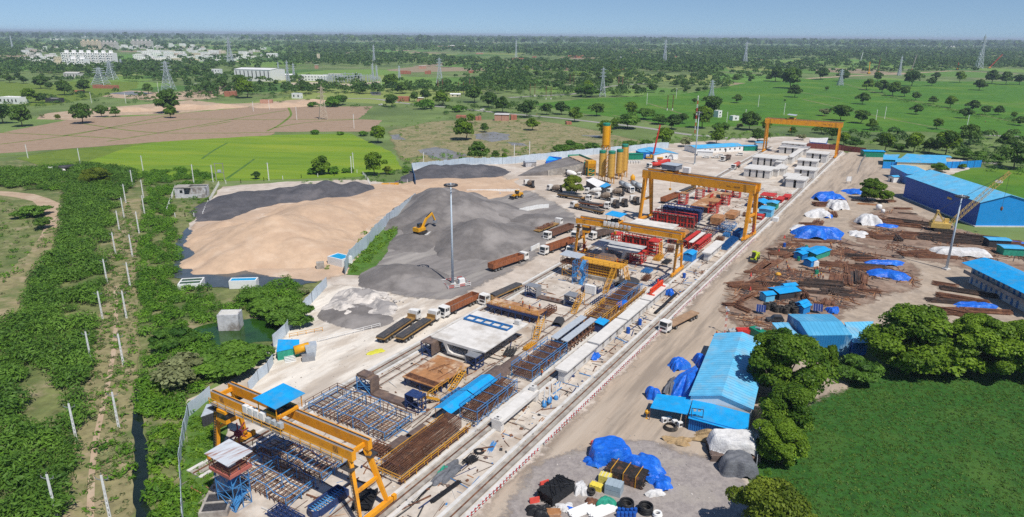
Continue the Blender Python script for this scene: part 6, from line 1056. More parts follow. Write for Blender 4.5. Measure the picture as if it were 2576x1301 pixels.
z4=lambda x,y:((1180+x*.20758)*.92198,(730+y*.20758)*.92198);z5=lambda x,y:((1480+x*.23064)*.92198,(560+y*.23064)*.92198);z6=lambda x,y:((1750+x*.21517)*.92198,(450+y*.21517)*.92198);z7=lambda x,y:((1980+x*.21517)*.92198,(640+y*.21517)*.92198);za=lambda x,y:((1380+x*.16913)*.92198,(380+y*.16913)*.92198);zb=lambda x,y:((1730+x*.16913)*.92198,(360+y*.16913)*.92198);zh=lambda x,y:((1000+x*.22287)*.92198,(470+y*.22287)*.92198);zc=lambda x,y:((2400+x*.24594)*.92198,(400+y*.24594)*.92198);ze=lambda x,y:((1420+x*.20059)*.92198,(1150+y*.20059)*.92198);zg=lambda x,y:((1740+x*.26127)*.92198,(900+y*.26127)*.92198)
tr('left of two parallel flat trailers loaded with rebar on the lime ground',q('12',1180,900),q('12',1620,600),'flat','dark rebar bundle on the left of the two parallel trailers',body=M['trailer_y']);tr('right of two parallel flat trailers loaded with rebar on the lime ground',q('12',1390,885),q('12',1800,615),'flat','dark rebar bundle on the right of the two parallel trailers',body=M['trailer_y'])
tr('brown tipper trailer facing the camera, just right of the parallel flat trailers',q('12',2230,420),q('12',1880,590),'tipper');tr('flat rebar trailer with white cab beside the rusty work platform',z4(1190,260),z4(660,500),'flat','dark rebar bundle on the trailer by the work platform',body=M['trailer_y'])
tr('brown tipper trailer driving away right of the high mast',zh(1450,1250),zh(1960,1075),'tipper');tr('ochre trailer heaped with rusty scrap, cab facing away, on the aggregate floor',q('21',190,1075),q('21',480,960),'open',None,body=M['trailer_y']);tr('brown tipper behind the nearest facing tipper on the aggregate floor',q('21',620,1005),q('21',320,1120),'tipper',body=mat('tipper_brown',(.18,.09,.06),.6,.2,1));tr('nearest brown tipper facing the camera on the aggregate floor',q('21',620,1150),q('21',300,1265),'tipper');tr('dark trailer with white cab half hidden behind the facing tippers',q('21',830,1000),q('21',610,1115),'flat',None,body=M['dark_plate'])
tr('long rebar trailer with white cab turned left on the pale yard',za(1640,1240),za(1060,1110),'flat','dark rebar bundle on the long trailer turned left',body=M['trailer_y']);tr('rebar trailer with white cab turned right behind the long trailer',za(1150,1060),za(1640,1130),'flat','dark rebar bundle on the trailer turned right',body=M['trailer']);tr('rebar trailer with white cab parked by the bushy yellowish tree',za(760,920),za(1390,1020),'flat','dark rebar bundle on the trailer by the yellowish tree',body=M['trailer_y'])
tr('brown tipper parked behind the tall gantry left leg',z6(240,510),z6(480,415),'tipper',body=M['trailer']);tr('dark flat trailer behind the brown tipper at the tall gantry',z6(470,390),z6(690,300),'flat','dark plates on the flat trailer behind the tall gantry',body=M['trailer_y']);tr('white cabbed truck standing farthest under the tall gantry girder',z6(900,250),z6(730,300),'open',None)
tr('white flat bed truck driving towards the camera on the haul road',q('22',1850,570),q('22',1520,740),'open',None,body=mat('truck_bed_tan',(.36,.23,.14),.7,.2,1));tr('grey dump truck facing the camera by the parked white cars',zb(1540,440),zb(1430,480),'tipper',body=M['dark_plate']);tr('dark flat trailer left of the second gantry leg',z5(440,480),z5(330,590),'flat',None,body=M['dark_plate']);tr('dark trailer with green tarpaulin behind the grey segment',z5(830,350),z5(600,410),'tipper',None,body=M['dark_plate'])
m=MB();rr=random.Random(4)
for i in range(40):a=Vector((rr.uniform(-4.5,3),rr.uniform(-1.2,1.2),rr.uniform(0,1.0)));m.beam(a,a+Vector((rr.uniform(-3,3),rr.uniform(-.7,.7),rr.uniform(-.3,.3))),.16)
m.bx(-5,3,-1,1,0,.5);c_,r_,_=ends(q('21',190,1075),q('21',480,960));single(m,'scrap_load',M['rust'],'tangled rusty scrap heaped on the ochre trailer','scrap',c_+Vector((0,0,1.56)),r_)
def mixer(label,p,rz,drum=None):
 t=thing('mixer_truck',label,'mixer truck',p+Vector((0,0,.13)),rz,'concrete mixer trucks');m=MB();m.bx(-4.2,2.3,-.9,.9,.75,1.1);m.build('chassis',M['dark'],t);cab(t,4.2,None,2.35,1.8,.75,2.9);m=MB();ax=Vector((1,0,-.24)).normalized();o_=Vector((-1.0,0,2.25));prof=[(-2.9,.55),(-2.3,.95),(-1.0,1.25),(.8,1.25),(2.2,.8),(2.6,.5)]
 for(a,ra),(b,rb)in zip(prof,prof[1:]):m.tube(o_+ax*a,o_+ax*b,ra,16,rb,cap=False)
 m.tube(o_+ax*2.6,o_+ax*2.7,.5,16);m.build('drum',drum or M['mixer'],t,True);m=MB();m.extry([(-4.3,3.9),(-3.4,3.7),(-3.6,2.6),(-4.0,2.5)][::-1],-.6,.6);m.beam((-4.1,0,2.5),(-4.9,.4,1.3),.5,.2);m.bx(-4.0,-3.7,-.7,.7,1.11,2.49);m.build('chute',M['dark'],t);wheel_pairs(t,[-3.2,-1.9],.9);wheel_pairs(t,[2.9],.95,twin=False);return t
for(x,y,dx,dy,lab,dm)in[(380,770,-90,-40,'mixer truck facing left alone near the wheel loader',None),(790,850,-90,-20,'mixer truck partly hidden left of the yellowish tree',None),(1420,900,-110,-10,'mixer truck with a white drum beside the blue and white shed',M['cab']),(1580,980,-110,-20,'mixer truck in front of the white drummed one',None),(1770,910,-120,-20,'mixer truck in the back of the parked mixers',None),(1760,1090,-60,-60,'nearest mixer truck of the parked row, brown drum',None),(1900,1070,-50,-50,'middle mixer truck of the near parked row',None),(2080,1040,-80,-60,'rightmost mixer truck of the near parked row',None),(1090,620,110,10,'white mixer truck behind the yellowish tree by the ramp',M['cab'])]:
 a,b=at(*za(x-dx,y-dy)),at(*za(x+dx,y+dy));mixer(lab,at(*za(x,y)),math.atan2((b-a).y,(b-a).x),dm)
def bulker(label,p,rz,body,name='cement_tanker',cat='tanker truck'):
 t=thing(name,label,cat,p+Vector((0,0,.13)),rz,'tanker trucks');m=MB();m.bx(-5.5,5.5,-.5,.5,.8,1.05);m.build('chassis',M['dark'],t);m=MB()
 if name=='cement_tanker':
  for a,b in((-5.2,-.5),(-.5,4.0)):m.tube((a,0,2.7),(b,0,2.7),1.2,16);m.lathe(((a+b)/2,0,.9),[(.15,0),(1.0,1.2)],10)
  m.bx(-5,3.8,-.35,.35,3.85,3.95)
 else:m.tube((-5.2,0,2.1),(3.6,0,2.1),1.15,16)
 m.build('tank',body,t,True);cab(t,7.0 if name=='cement_tanker' else 6.4);wheel_pairs(t,[-4.5,-3.2,-1.9,3.6],.95);wheel_pairs(t,[5.8],1.0,twin=False);return t
for x,y,lab in[(1900,790,'grey cement tanker with a white round end, left of the pair'),(2090,790,'grey cement tanker on the right of the pair')]:bulker(lab,at(*za(x+30,y+40)),R(-72),M['tank_grey'])
bulker('red fuel tanker driving towards the camera by the parked cars',at(*zb(1640,590)),R(-122),mat('tank_red',(.45,.10,.07),.5,.1,1),'fuel_tanker');bulker('red bodied tanker parked left of the tall gantry machine house',at(*zb(360,580)),R(-150),M['red'],'fuel_tanker');bulker('red bodied tanker nosing behind the parked red tanker',at(*zb(450,540)),R(-150),M['red'],'fuel_tanker');bulker('dark round tanker by the far gantry left leg',at(*zf(500,700)),R(-140),M['dark'],'fuel_tanker')
CAR=None
def car(label,p,rz,suv=False,m_=None):
 t=thing('parked_car',label,'car',p+Vector((0,0,.13)),rz,'white cars on and near the site');h=1.75 if suv else 1.45;m=MB();m.extry([(2.1,.35),(2.15,.8),(1.2,.98),(-2.1,1.0),(-2.15,.4)],-.85,.85);m.build('body',m_ or M['cab'],t);m=MB();m.extry([(1.0,.99),(.35,h-.08),(.1,h),(-1.6,h),(-2.0,1.0)],-.76,.76);m.build('roof',m_ or M['cab'],t);m=MB()
 for y in(-.775,.775):m.bx(-1.6,.45,y-.01,y+.01,1.05,h-.18)
 m.add([(1.02,-.68,1.02),(1.02,.68,1.02),(.42,.62,h-.12),(.42,-.62,h-.12)],[(0,1,2,3)]);m.build('window',M['glass'],t);wheel_pairs(t,[-1.35,1.35],.8,.33,.11,False);return t
for x,y,d,suv,lab in[(1155,425,168,0,'silver car by the small white cabin'),(1310,425,168,0,'silver car parked next to the grey dump truck'),(1385,395,165,0,'white car behind the grey dump truck'),(1700,385,172,1,'white car alone right of the dump truck')]:car(lab,at(*zb(x,y)),R(d),suv)
for x,y,d,suv,lab in[(1010,515,160,1,'white car outside the red fence'),(1935,705,175,1,'white jeep at the end of the haul road'),(1230,540,165,0,'dark car beside the blue tent'),(1450,560,160,0,'pale car in front of the blue tent'),(430,700,150,1,'white van beside the far gantry left leg'),(80,735,172,0,'white car near the stored segments')]:car(lab,at(*zf(x,y)),R(d),suv,M['dark']if 'dark' in lab else None)
car('white jeep on the tar road among the trees',at(*q('10',2265,1110)),R(175),True);car('white car on the tar road behind the office',at(*zb(1165,90)),R(165));car('white car on the tar road far behind the ploughed field',at(*q('10',1245,1060)),R(170),True);car('grey jeep with open bed in front of the blue workshop',at(*z7(620,1110)),R(176),True,plain('jeep_grey',(.05,.055,.065)))
def tracks(parent,L_,g,w,h):
 for y in(-g,g):
  m=MB();m.extry([(-L_/2,h*.35),(-L_/2+h*.3,0),(L_/2-h*.3,0),(L_/2,h*.35),(L_/2,h*.7),(L_/2-h*.3,h),(-L_/2+h*.3,h),(-L_/2,h*.7)],y-w/2,y+w/2);m.build('track',M['rubber'],parent)
p=at(*zh(660,740),2.5);a,b=at(*zh(600,700),3),at(*zh(890,600),3);t=thing('excavator','yellow excavator working on the grey aggregate heap','excavator',(p.x,p.y,2.3),math.atan2((b-a).y,(b-a).x));tracks(t,4.4,1.25,.6,.95);m=MB();m.bx(-2.6,1.4,-1.35,1.35,1.1,2.2);m.bx(-2.6,-1.2,-1.3,1.3,2.201,2.5);m.build('upper_body',M['yellow_m'],t);m=MB();m.bx(-.2,1.5,.35,1.33,2.21,3.4);m.build('operator_cab',M['glass'],t);m=MB();m.beam((1.0,-.2,2.0),(3.2,-.2,4.7),.55,.8);m.beam((3.1,-.2,4.6),(6.6,-.2,6.0),.5,.65);m.build('boom',M['yellow_m'],t);m=MB();m.beam((6.4,-.2,6.2),(8.2,-.2,3.0),.4,.55);m.build('stick',M['yellow_m'],t);m=MB();m.extry([(8.4,3.2),(8.9,2.2),(8.0,1.7),(7.4,2.2),(7.8,3.0)],-.8,.4);m.build('bucket',M['grey_steel'],t);m=MB();m.beam((1.4,-.2,1.9),(3.6,-.2,4.2),.2);m.beam((3.4,-.2,5.4),(6.2,-.2,6.7),.18);m.build('hydraulic_ram',M['dark'],t);m=MB();m.bx(-2.0,-.6,-1.0,.2,2.505,2.6);m.build('vent_grille',M['dark'],t)
p=at(*zh(1840,320));a,b=at(*zh(1890,300)),at(*zh(1740,335));t=thing('wheel_loader','yellow wheel loader with a dark bucket on the aggregate floor','wheel loader',p+Vector((0,0,.14)),math.atan2((b-a).y,(b-a).x));m=MB();m.bx(-3.2,-.3,-1.0,1.0,1.0,2.2);m.bx(.1,1.7,-.8,.8,.9,1.7);m.build('body',M['yellow_m'],t);m=MB();m.bx(-.8,.6,-.75,.75,2.21,3.5);m.build('operator_cab',M['glass'],t);m=MB();m.bx(-.9,.7,-.85,.85,3.51,3.62);m.build('cab_roof',M['yellow_m'],t);m=MB()
for y in(-.6,.6):m.beam((1.2,y,1.9),(3.3,y,.9),.25,.4)
m.build('lift_arm',M['yellow_m'],t);m=MB();m.extry([(3.1,.1),(4.3,.05),(4.2,.2),(3.4,.4),(3.4,1.3),(3.1,1.4)],-1.4,1.4);m.build('bucket',M['dark'],t);wheel_pairs(t,[-2.1,1.3],1.15,.8,.6,False)
p=at(*z7(365,330));t=thing('telehandler','lime yellow loader machine on the haul road','loader',p+Vector((0,0,.13)),R(-118));m=MB();m.bx(-3.0,-.6,-1.1,1.1,.8,2.1);m.build('body',M['lime'],t);m=MB();m.bx(-.5,1.2,-1.0,1.0,.7,1.5);m.build('frame',M['dark'],t);m=MB();m.bx(-.5,.8,-.9,.2,1.51,2.9);m.build('operator_cab',M['glass'],t);m=MB();m.bx(-.6,.9,-1.0,.3,2.91,3.05);m.build('cab_roof',M['lime'],t);m=MB();m.beam((.2,.7,2.0),(2.9,.5,1.2),.45,.6);m.bx(2.2,2.7,-1.0,1.0,.5,1.1);m.build('boom',M['lime'],t);m=MB();m.bx(2.75,3.6,-1.2,1.2,.15,.9);m.build('mixing_bucket',M['dark'],t);wheel_pairs(t,[-2.1,1.4],1.1,.65,.45,False)
p=at(*zc(690,940));tip=at(*zc(1450,285),24);d=Vector((tip.x-p.x,tip.y-p.y,0));rz=math.atan2(d.y,d.x);D=d.length;t=thing('crawler_crane','pale yellow crawler crane with lattice boom before the blue hall','crane',p+Vector((0,0,.14)),rz);tracks(t,6.5,2.2,.9,1.2);m=MB();m.bx(-4.4,2.2,-1.9,1.9,1.4,3.2);m.build('upper_body',M['pale_crane'],t);m=MB();m.bx(-4.0,-3.3,-1.5,1.5,3.21,3.9);m.build('counterweight',M['pale_crane'],t);m=MB();m.bx(.4,2.0,.9,1.88,3.21,4.6);m.build('operator_cab',M['pale_crane'],t);m=MB()
for y in(-.9,.9):m.beam((.2,y,3.2),(-2.6,y*.6,7.6),.35);m.beam((-3.8,y,3.2),(-2.6,y*.6,7.6),.3)
m.bx(-3.0,-2.2,-.8,.8,7.6,7.9);m.build('gantry_frame',M['pale_crane'],t);m=MB();A,B=Vector((2,0,2.8)),Vector((D,0,24));n=18;up=(B-A).cross(Vector((0,1,0))).normalized()
for i in range(n):
 a,b=A.lerp(B,i/n),A.lerp(B,(i+1)/n);w=1.5*min(1,.35+i*.4)*(1 if i<n-3 else .6)
 for sy in(-1,1):
  for su in(-1,1):o_=Vector((0,sy*w/2,0))+up*(su*w/2);m.beam(a+o_,b+o_,.14)
  m.beam(a+Vector((0,sy*w/2,0))-up*(w/2),b+Vector((0,sy*w/2,0))+up*(w/2),.09)
 m.beam(a+Vector((0,-w/2,0))+up*(w/2),b+Vector((0,w/2,0))+up*(w/2),.09);m.beam(a+Vector((0,-w/2,0))-up*(w/2),b+Vector((0,w/2,0))-up*(w/2),.09)
m.build('boom',M['pale_crane'],t);m=MB();m.beam((-2.6,.3,7.8),(D*.93,.3,23),.06);m.beam((-2.6,-.3,7.8),(D*.93,-.3,23),.06);m.beam((D,0,24),(D,0,11),.07);m.build('cable',M['dark'],t);m=MB();m.lathe((D,0,9.4),[(.1,0),(.45,.5),(.45,1.2),(.15,1.7)],10);m.build('hook_block',M['rust'],t);m=MB();bm_=A.lerp(B,.82);m.box((bm_.x,0,bm_.z),(2.4,.1,1.0));m.build('sign_plate',M['white'],t)
p=at(*zb(330,450));t=thing('truck_crane','yellow truck crane with a raised red box boom','crane',p+Vector((0,0,.13)),R(-15));m=MB();m.bx(-5,5,-1.25,1.25,.9,1.6);m.build('chassis',M['yellow_m'],t);m=MB();m.bx(-2.5,1.5,-1.2,1.2,1.61,2.8);m.build('upper_body',M['yellow_m'],t);cab(t,-3.0,M['cab'],2.4,2.0,.9,2.6);m=MB();m.beam((-1.0,0,2.4),(1.8,0,20.5),.8,1.0,.6,.7);m.build('boom',M['red'],t);wheel_pairs(t,[-3.8,-2.4,2.4,3.8],1.1)
def mast(label,p,H,lean=0,n=12,rr_=1.7):
 t=thing('high_mast',label,'lamp mast',p,.3,'high mast lights');m=MB();m.tube((0,0,.5),(0,0,H),.42,14,.16);m.build('pole',mat('mast_paint'+label[:3],(.48,.55,.62),.4,.06,1),t,True);m=MB();m.bx(-.9,.9,-.9,.9,0,.6);m.build('plinth',M['concrete'],t);m=MB();m.torus((0,0,H-.4),rr_*.72,.09,20,6)
 for i in range(4):a=PI*i/2;m.beam((0,0,H-.2),(rr_*.72*math.cos(a),rr_*.72*math.sin(a),H-.4),.08)
 rg=m.build('lamp_ring',M['grey_steel'],t)
 for i in range(n):a=2*PI*i/n;c,s=math.cos(a)*rr_,math.sin(a)*rr_;m=MB();m.box((c,s,H-.65),(.55,.75,.35),a);m.k=1;m.box((c*.98,s*.98,H-.85),(.45,.6,.04),a);m.build('lamp',[M['dark'],M['galv']],rg)
 return t
mast('tall grey high mast light rising from the aggregate floor',at(1139,717),30.5);mast('tall grey high mast light beside the far office',at(1747,414),30);mast('high mast light leaning right beside the crawler crane',at(2380,679),24.5)
m=MB()
for i in range(16):
 for z in(1.0,.5):m.k=i%2;a,b=i*.25*PI/2,0;pts=[(-3.5,-3),(3.5,-3),(3.5,3),(-3.5,3)];k=i//4;f=i%4;A,B=Vector((*pts[k],z)),Vector((*pts[(k+1)%4],z));m.beam(A.lerp(B,f/4),A.lerp(B,(f+1)/4),.06,.16)
 if i%2==0:m.k=1;A,B=Vector((*pts[k],0)),Vector((*pts[(k+1)%4],0));e=A.lerp(B,f/4);m.beam(e,e+Vector((0,0,1.1)),.09)
single(m,'barrier_tape',[bpy.data.materials['tape_red'],M['white']],'square of red and white tape around the high mast foot','barrier',at(1146,716,.14),.5);m=MB();m.bx(-.9,.9,-.7,.7,.2,1.4);m.bx(-1,1,-.8,.8,0,.19);single(m,'feeder_box',M['wall_white'],'white feeder box inside the tape square by the high mast','box',at(1161,712,.14),.5)
t=thing('lamp_mast','thin red and white mast with two lamps by the long blue shed','lamp mast',at(1823,838,.13));H=6.6;m=MB()
for i in range(8):
 for x,y in((-.18,-.15),(.18,-.15),(0,.2)):m.k=i%2;m.beam((x,y,H*i/8),(x,y,H*(i+1)/8),.06)
 m.beam((-.18,-.15,H*i/8),(.18,-.15,H*(i+1)/8),.05)
m.build('mast',[bpy.data.materials['tape_red'],M['white']],t);m=MB();m.lathe((-.3,0,H-.1),[(.1,0),(.28,.2),(.2,.5)],8);m.lathe((.3,0,H-.8),[(.1,0),(.28,.2),(.2,.5)],8);m.build('lamp',M['galv'],t)
t=thing('radio_mast','thin red and white radio mast behind the far office','mast',qa('20',1825,1340));H=27;k=MB();
for i in range(10):k.k=i%2;lattice(k,.7,.7,H*i/10,H*(i+1)/10,2,.07)
k.build('mast',[bpy.data.materials['tape_red'],M['white']],t);m=MB();m.lathe((0,0,H),[(.2,0),(.5,.4),(.2,1)],8);m.build('antenna',M['white'],t)
def silo(label,p,H,r,body,top,leg=3.6,name='silo'):
 t=thing(name,label,'silo',p+Vector((0,0,.13)),.4,'cement silos');m=MB();m.lathe((0,0,0),[(.35,leg-1.6),(r,leg),(r,H-1.3)],20);m.build('shell',body,t,False);m=MB();m.lathe((0,0,H-1.299),[(r+.04,0),(r+.04,1.1),(r*.9,1.3)],20);m.build('top_rail',top,t)
 for i in range(4):a=PI/4+PI*i/2;m=MB();m.beam((r*.85*math.cos(a),r*.85*math.sin(a),0),(r*.85*math.cos(a),r*.85*math.sin(a),leg+.3),.25);m.build('leg',M['yellow2'],t)
 m=MB();a=-1.2;c,s=math.cos(a)*(r+.35),math.sin(a)*(r+.35);m.beam((c-.25,s,0),(c-.25,s,H),.08);m.beam((c+.25,s,0),(c+.25,s,H),.08)
 for i in range(int(H/.7)):m.beam((c-.25,s,i*.7),(c+.25,s,i*.7),.06)
 m.build('ladder',M['yellow2'],t);m=MB();m.tube((r+.2,.3,.5),(r+.2,.3,H-.3),.12,8);m.build('fill_pipe',M['grey_steel'],t);return t
gt=mat('silo_green_top',(.02,.22,.14),.5,.1,1)
silo('front left yellow silo with a green rim',at(*za(1545,680)),15.6,1.75,M['pale_yellow'],gt);silo('front middle yellow silo with a green rim',at(*za(1690,715)),16.2,1.75,M['pale_yellow'],gt);silo('third yellow silo with a green rim, right of the middle one',at(*za(1820,650)),15.4,1.75,M['pale_yellow'],gt);silo('back yellow silo with a green rim, rightmost of the group',at(*za(1900,610)),17.0,1.75,M['pale_yellow'],gt);silo('tallest bright yellow silo raised on a lattice frame',at(*za(1590,600)),27.5,2.0,M['silo_top'],gt,16.5)
t=[o for o in bpy.data.objects if o.get('label','').startswith('tallest bright')][0];m=MB();lattice(m,3.3,3.3,0,16,5,.22);m.build('lattice_frame',M['yellow2'],t)
P1,P2,P3,P4=at(*za(180,600)),at(*za(470,450)),at(*za(1262,400),5.8),at(*za(1000,285),5.8);g=lambda p:Vector((p.x,p.y,.12));b=MB();b.add([P1+Vector((0,0,.15)),P3,P4,P2+Vector((0,0,.15)),g(P3),g(P4)],[(0,1,2,3),(0,4,1),(3,2,5),(1,4,5,2)]);b.k=0
o=b.build('loading_ramp',M['aggregate']);tag(o,'earth loading ramp rising to the batching hoppers','ramp');m=MB();a1=P1.lerp(g(P3),.45);m.add([v+Vector((.25,-.35,0))for v in(a1,g(P3),P3+Vector((0,0,.5)),a1+Vector((0,0,3.0)))],[(0,1,2,3)]);w_=m.build('retaining_wall',M['concrete2'],o)
t=thing('aggregate_bin','green fenced aggregate bins on top of the loading ramp','hopper',(P3+P4)/2-Vector((0,0,5.8)),math.atan2((P4-P3).y,(P4-P3).x));L_=(P4-P3).length;m=MB();m.bx(-L_/2,L_/2,-7,-.1,0,5.4);m.build('bin_block',M['concrete2'],t);m=MB()
for i in range(4):m.bx(-L_/2+i*L_/4+.3,-L_/2+(i+1)*L_/4-.3,-6.5,-.4,5.41,6.3)
m.build('aggregate_fill',M['sand'],t);m=MB();m.bx(-L_/2,L_/2,-7.05,-6.9,5.41,7.2);m.bx(-L_/2,-L_/2+.15,-6.89,0,5.41,7.0);m.bx(L_/2-.15,L_/2,-6.89,0,5.41,7.0);m.build('side_board',M['green_net'],t)
t=thing('hopper','yellow hopper tower between the ramp and the silos','hopper',at(*za(1360,590))+Vector((0,0,.13)),.3);m=MB();m.extr([(-2,6.6),(-1.2,4.4),(1.2,4.4),(2,6.6),(2,8),(-2,8)],-2.2,2.2);m.build('hopper_body',M['yellow_m'],t);m=MB()
for x in(-2,2):
 for y in(-1.8,1.8):m.beam((x,y,0),(x,y,6.6),.3)
for z in(2,4.2):m.beam((-2,-1.8,z),(2,-1.8,z),.25);m.beam((-2,-1.8,z-2),(2,-1.8,z),.18)
m.build('leg_frame',M['yellow2'],t);m=MB();m.bx(-1.6,1.6,-1.4,1.4,.3,4.0);m.build('mixer_house',M['green_box'],t)
def hz_(p,v):
 lo,hi=0,40
 for _ in range(30):
  c=(lo+hi)/2
  if proj((p.x,p.y,c))[1]>v:lo=c
  else:hi=c
 return lo
def gable(name,label,A,B,W,h,ridge,wall,roof,gablem=None,wins=0,doors=0,ov=.5,side=1,cat='building',winm=None,plinth=None,rows=1,gable_doors=0):
 """gabled shed standing on base line A (near) to B (far), W metres deep to the right of A->B"""
 d=Vector((B.x-A.x,B.y-A.y,0));L_=d.length;t=thing(name,label,cat,(A.x,A.y,.12),math.atan2(d.y,d.x));y1=-W*side;lo,hi=min(0,y1),max(0,y1);m=MB();m.bx(0,L_,lo,hi,0,h);w_=m.build('wall',wall,t)
 m=MB();yc=(lo+hi)/2
 for x0,x1 in((-.004,.25),(L_-.25,L_+.004)):m=MB();m.extr([(lo,h-.01),(hi,h-.01),(yc,h+ridge-.04)],x0,x1);m.build('gable_end',gablem or wall,t)
 m=MB()
 for ya,yb in((lo-ov,yc),(hi+ov,yc)):
  za_=h-ov*ridge/(W/2);m.slab((-ov,ya,za_+.08),(L_+ov,ya,za_+.08),(L_+ov,yb,h+ridge+.08),(-ov,yb,h+ridge+.08),.08)if ya<yb else m.slab((-ov,yb,h+ridge+.08),(L_+ov,yb,h+ridge+.08),(L_+ov,ya,za_+.08),(-ov,ya,za_+.08),.08)
 m.build('roof',roof,t)
 for r in range(rows):
  f=h/rows
  for i in range(wins):
   x=(i+.7)*L_/(wins+.4);m=MB();yy=-.03 if side>0 and 0 else 0
   m.bx(x-.5,x+.5,(hi if side>0 else lo)-.03,(hi if side>0 else lo)+.03,r*f+f*.38,r*f+f*.75);m.build('window',winm or M['glass'],w_)
  for i in range(doors):x=(i+.25)*L_/doors;m=MB();e=hi if side>0 else lo;m.bx(x-.5,x+.5,e-.035,e+.035,r*f+.05,r*f+2.1);m.build('door',winm or M['dark'],w_)
 for i in range(gable_doors):m=MB();y=lo+(i+.5)*W/gable_doors;m.bx(-.03,.03,y-.6,y+.6,h*.35,h*.7);m.build('window',winm or M['glass'],w_)
 if plinth:m=MB();m.bx(-.6,L_+.6,lo-.6,hi+.6,-.1,.35);m.build('plinth',plinth,t)
 return t
A,B,C=at(*zc(1060,890)),at(*zc(258,562)),at(*zc(1600,880));W=(C-A).length;hall_wall=mat('hall_wall',(.018,.10,.44),.5,.06,.5,stripes=(0,1.0,.08,(.014,.08,.36)));hg=mat('hall_gable',(.015,.27,.68),.5,.06,.5)
gable('warehouse','huge blue warehouse with a seamed light blue roof behind the crawler crane',A,B,W*1.05,hz_(A,zc(1130,622)[1]),3.0,hall_wall,M['roof_seam'],hg,plinth=M['concrete'])
t=[o for o in bpy.data.objects if o.name=='warehouse'][0];L_=(B-A).length;m=MB();m.bx(-.05,-.01,-W*1.05,0,.35,hz_(A,zc(1130,622)[1]));m.build('front_wall',hg,t);m=MB();m.bx(L_*.33,L_*.33+3,.01,.2,6.6,7.4);m.build('canopy_light',M['pale_crane'],t)
A,B=at(*q('31',1395,560)),at(*q('31',1225,470));gable('shed','blue annex shed at the far end of the huge warehouse',A,B,12,5.5,.6,M['wall_blue'],M['roof_blue'],M['wall_white'],cat='shed')
hut('small white hut with blue roof beside the warehouse annex',qa('31',1265,530),4,3.4,3,M['wall_white'],M['roof_blue'],.3)
A,B,C=at(*zg(548,1040)),at(*zg(812,200),0),None;NL,FL,NR=at(*zg(555,688),4.3),at(*zg(818,48),4.3),at(*zg(1195,850),4.3)
gable('shed','long light blue seamed shed by the haul road, trees leaning over it',Vector((NL.x,NL.y,0)),Vector((FL.x,FL.y,0)),(NR-NL).length*.98,4.3,1.4,M['wall_white'],M['roof_seam'],M['wall_white'],ov=.35,cat='shed')
LU=at(*zg(578,724),3.45),at(*zg(1168,882),3.45),at(*zg(1146,1096),2.7),at(*zg(528,928),2.7);o0=Vector((LU[0].x,LU[0].y,0));t=thing('lean_to','bright blue lean-to with corrugated wall in front of the long shed','shed',(o0.x,o0.y,.12));m=MB();m.slab(*[p-o0 for p in LU],.08);m.build('roof',M['roof_bright'],t);m=MB();a,b=(LU[3]-o0)*1,(LU[2]-o0)*1
for i in range(24):
 p0,p1=a.lerp(b,.03+.93*i/24),a.lerp(b,.03+.93*(i+.62)/24);m.beam(Vector((p0.x,p0.y+.5,1.45)),Vector((p1.x,p1.y+.5,1.45)),.12,2.85);p2=a.lerp(b,.03+.93*(i+1)/24);m.beam(Vector((p1.x,p1.y+.58,1.45)),Vector((p2.x,p2.y+.58,1.45)),.1,2.8)
m.build('corrugated_wall',mat('lean_blue',(.012,.17,.52),.45,.08,1),t);m=MB();c=LU[1]-o0;m.beam(Vector((b.x-.6,b.y+.6,1.45)),Vector((c.x-.6,c.y-.2,1.45)),.1,2.8);m.build('side_wall',M['wall_bright'],t);m=MB()
for z in(3.1,4.6):m.beam((a+Vector((.6,.3,0))).xy.to_3d()+Vector((0,0,z)),(a+Vector((2.6,-.2,0))).xy.to_3d()+Vector((0,0,z)),.1)
for e in(.6,2.6):m.beam((a.x+e,a.y+.3-(e-.6)*.25,0),(a.x+e,a.y+.3-(e-.6)*.25,4.6),.1)
m.k=1
for e in(1.1,1.9):m.box((a.x+e,a.y+.1,4.3),(.5,.2,.4))
m.build('lamp_frame',[M['dark'],M['galv']],t)
AW=at(*zg(200,672),3.1),at(*zg(574,720),3.3),at(*zg(520,890),2.9),at(*zg(130,820),2.7);o0=Vector((AW[3].x,AW[3].y,0));t=thing('awning','bright blue awning over pumps left of the corrugated lean-to','awning',(o0.x,o0.y,.12));m=MB();m.slab(*[p-o0 for p in AW],.08);m.build('roof_sheet',M['roof_bright'],t);m=MB()
for p in AW:e=(p-o0)*.97;m.beam((e.x,e.y,0),(e.x,e.y,p.z-.1),.1)
m.build('post',M['rust'],t)
for i,(x,y)in enumerate([(275,965),(325,960),(385,990),(440,1010)]):m=MB();m.bx(-.45,.45,-.35,.35,0,1.0);m.k=1;m.bx(-.3,.3,-.36,-.355,.3,.8);single(m,'welding_set',[M['white'],M['dark']],'white welding set under the blue awning, %s from the left'%ordn(i+1),'machine',at(*zg(x,y),.13),.3,'welding sets under the awning')
m=MB()
for i in range(5):m.torus((0,0,.1+i*.14),1.3-i*.08,.08,18,6)
single(m,'hose_coil',M['rubber'],'coil of grey hose on the gravel before the blue awning','hose',at(*zg(340,1030),.14));m=MB();m.lathe((0,0,0),[(.35,0),(.1,.15),(.1,1.0),(.4,1.2),(.45,1.6),(.2,1.8)],10);single(m,'road_lamp',M['yellow_m'],'yellow bollard lamp standing left of the blue awning','bollard',at(*zg(93,925),.14))
w0=lambda x,y,z=0:qa('32',x,y,z);A,B=w0(410,775,5.2),w0(850,770,5.2);R1,R2=w0(322,636,6.6),w0(742,636,6.6);K1,K2=w0(205,560,5.6),w0(640,560,5.6);o0=Vector((A.x,A.y,0));t=thing('workshop','blue workshop with a two-slope seamed roof at the edge of the scrap yard','building',(o0.x,o0.y,.12));m=MB()
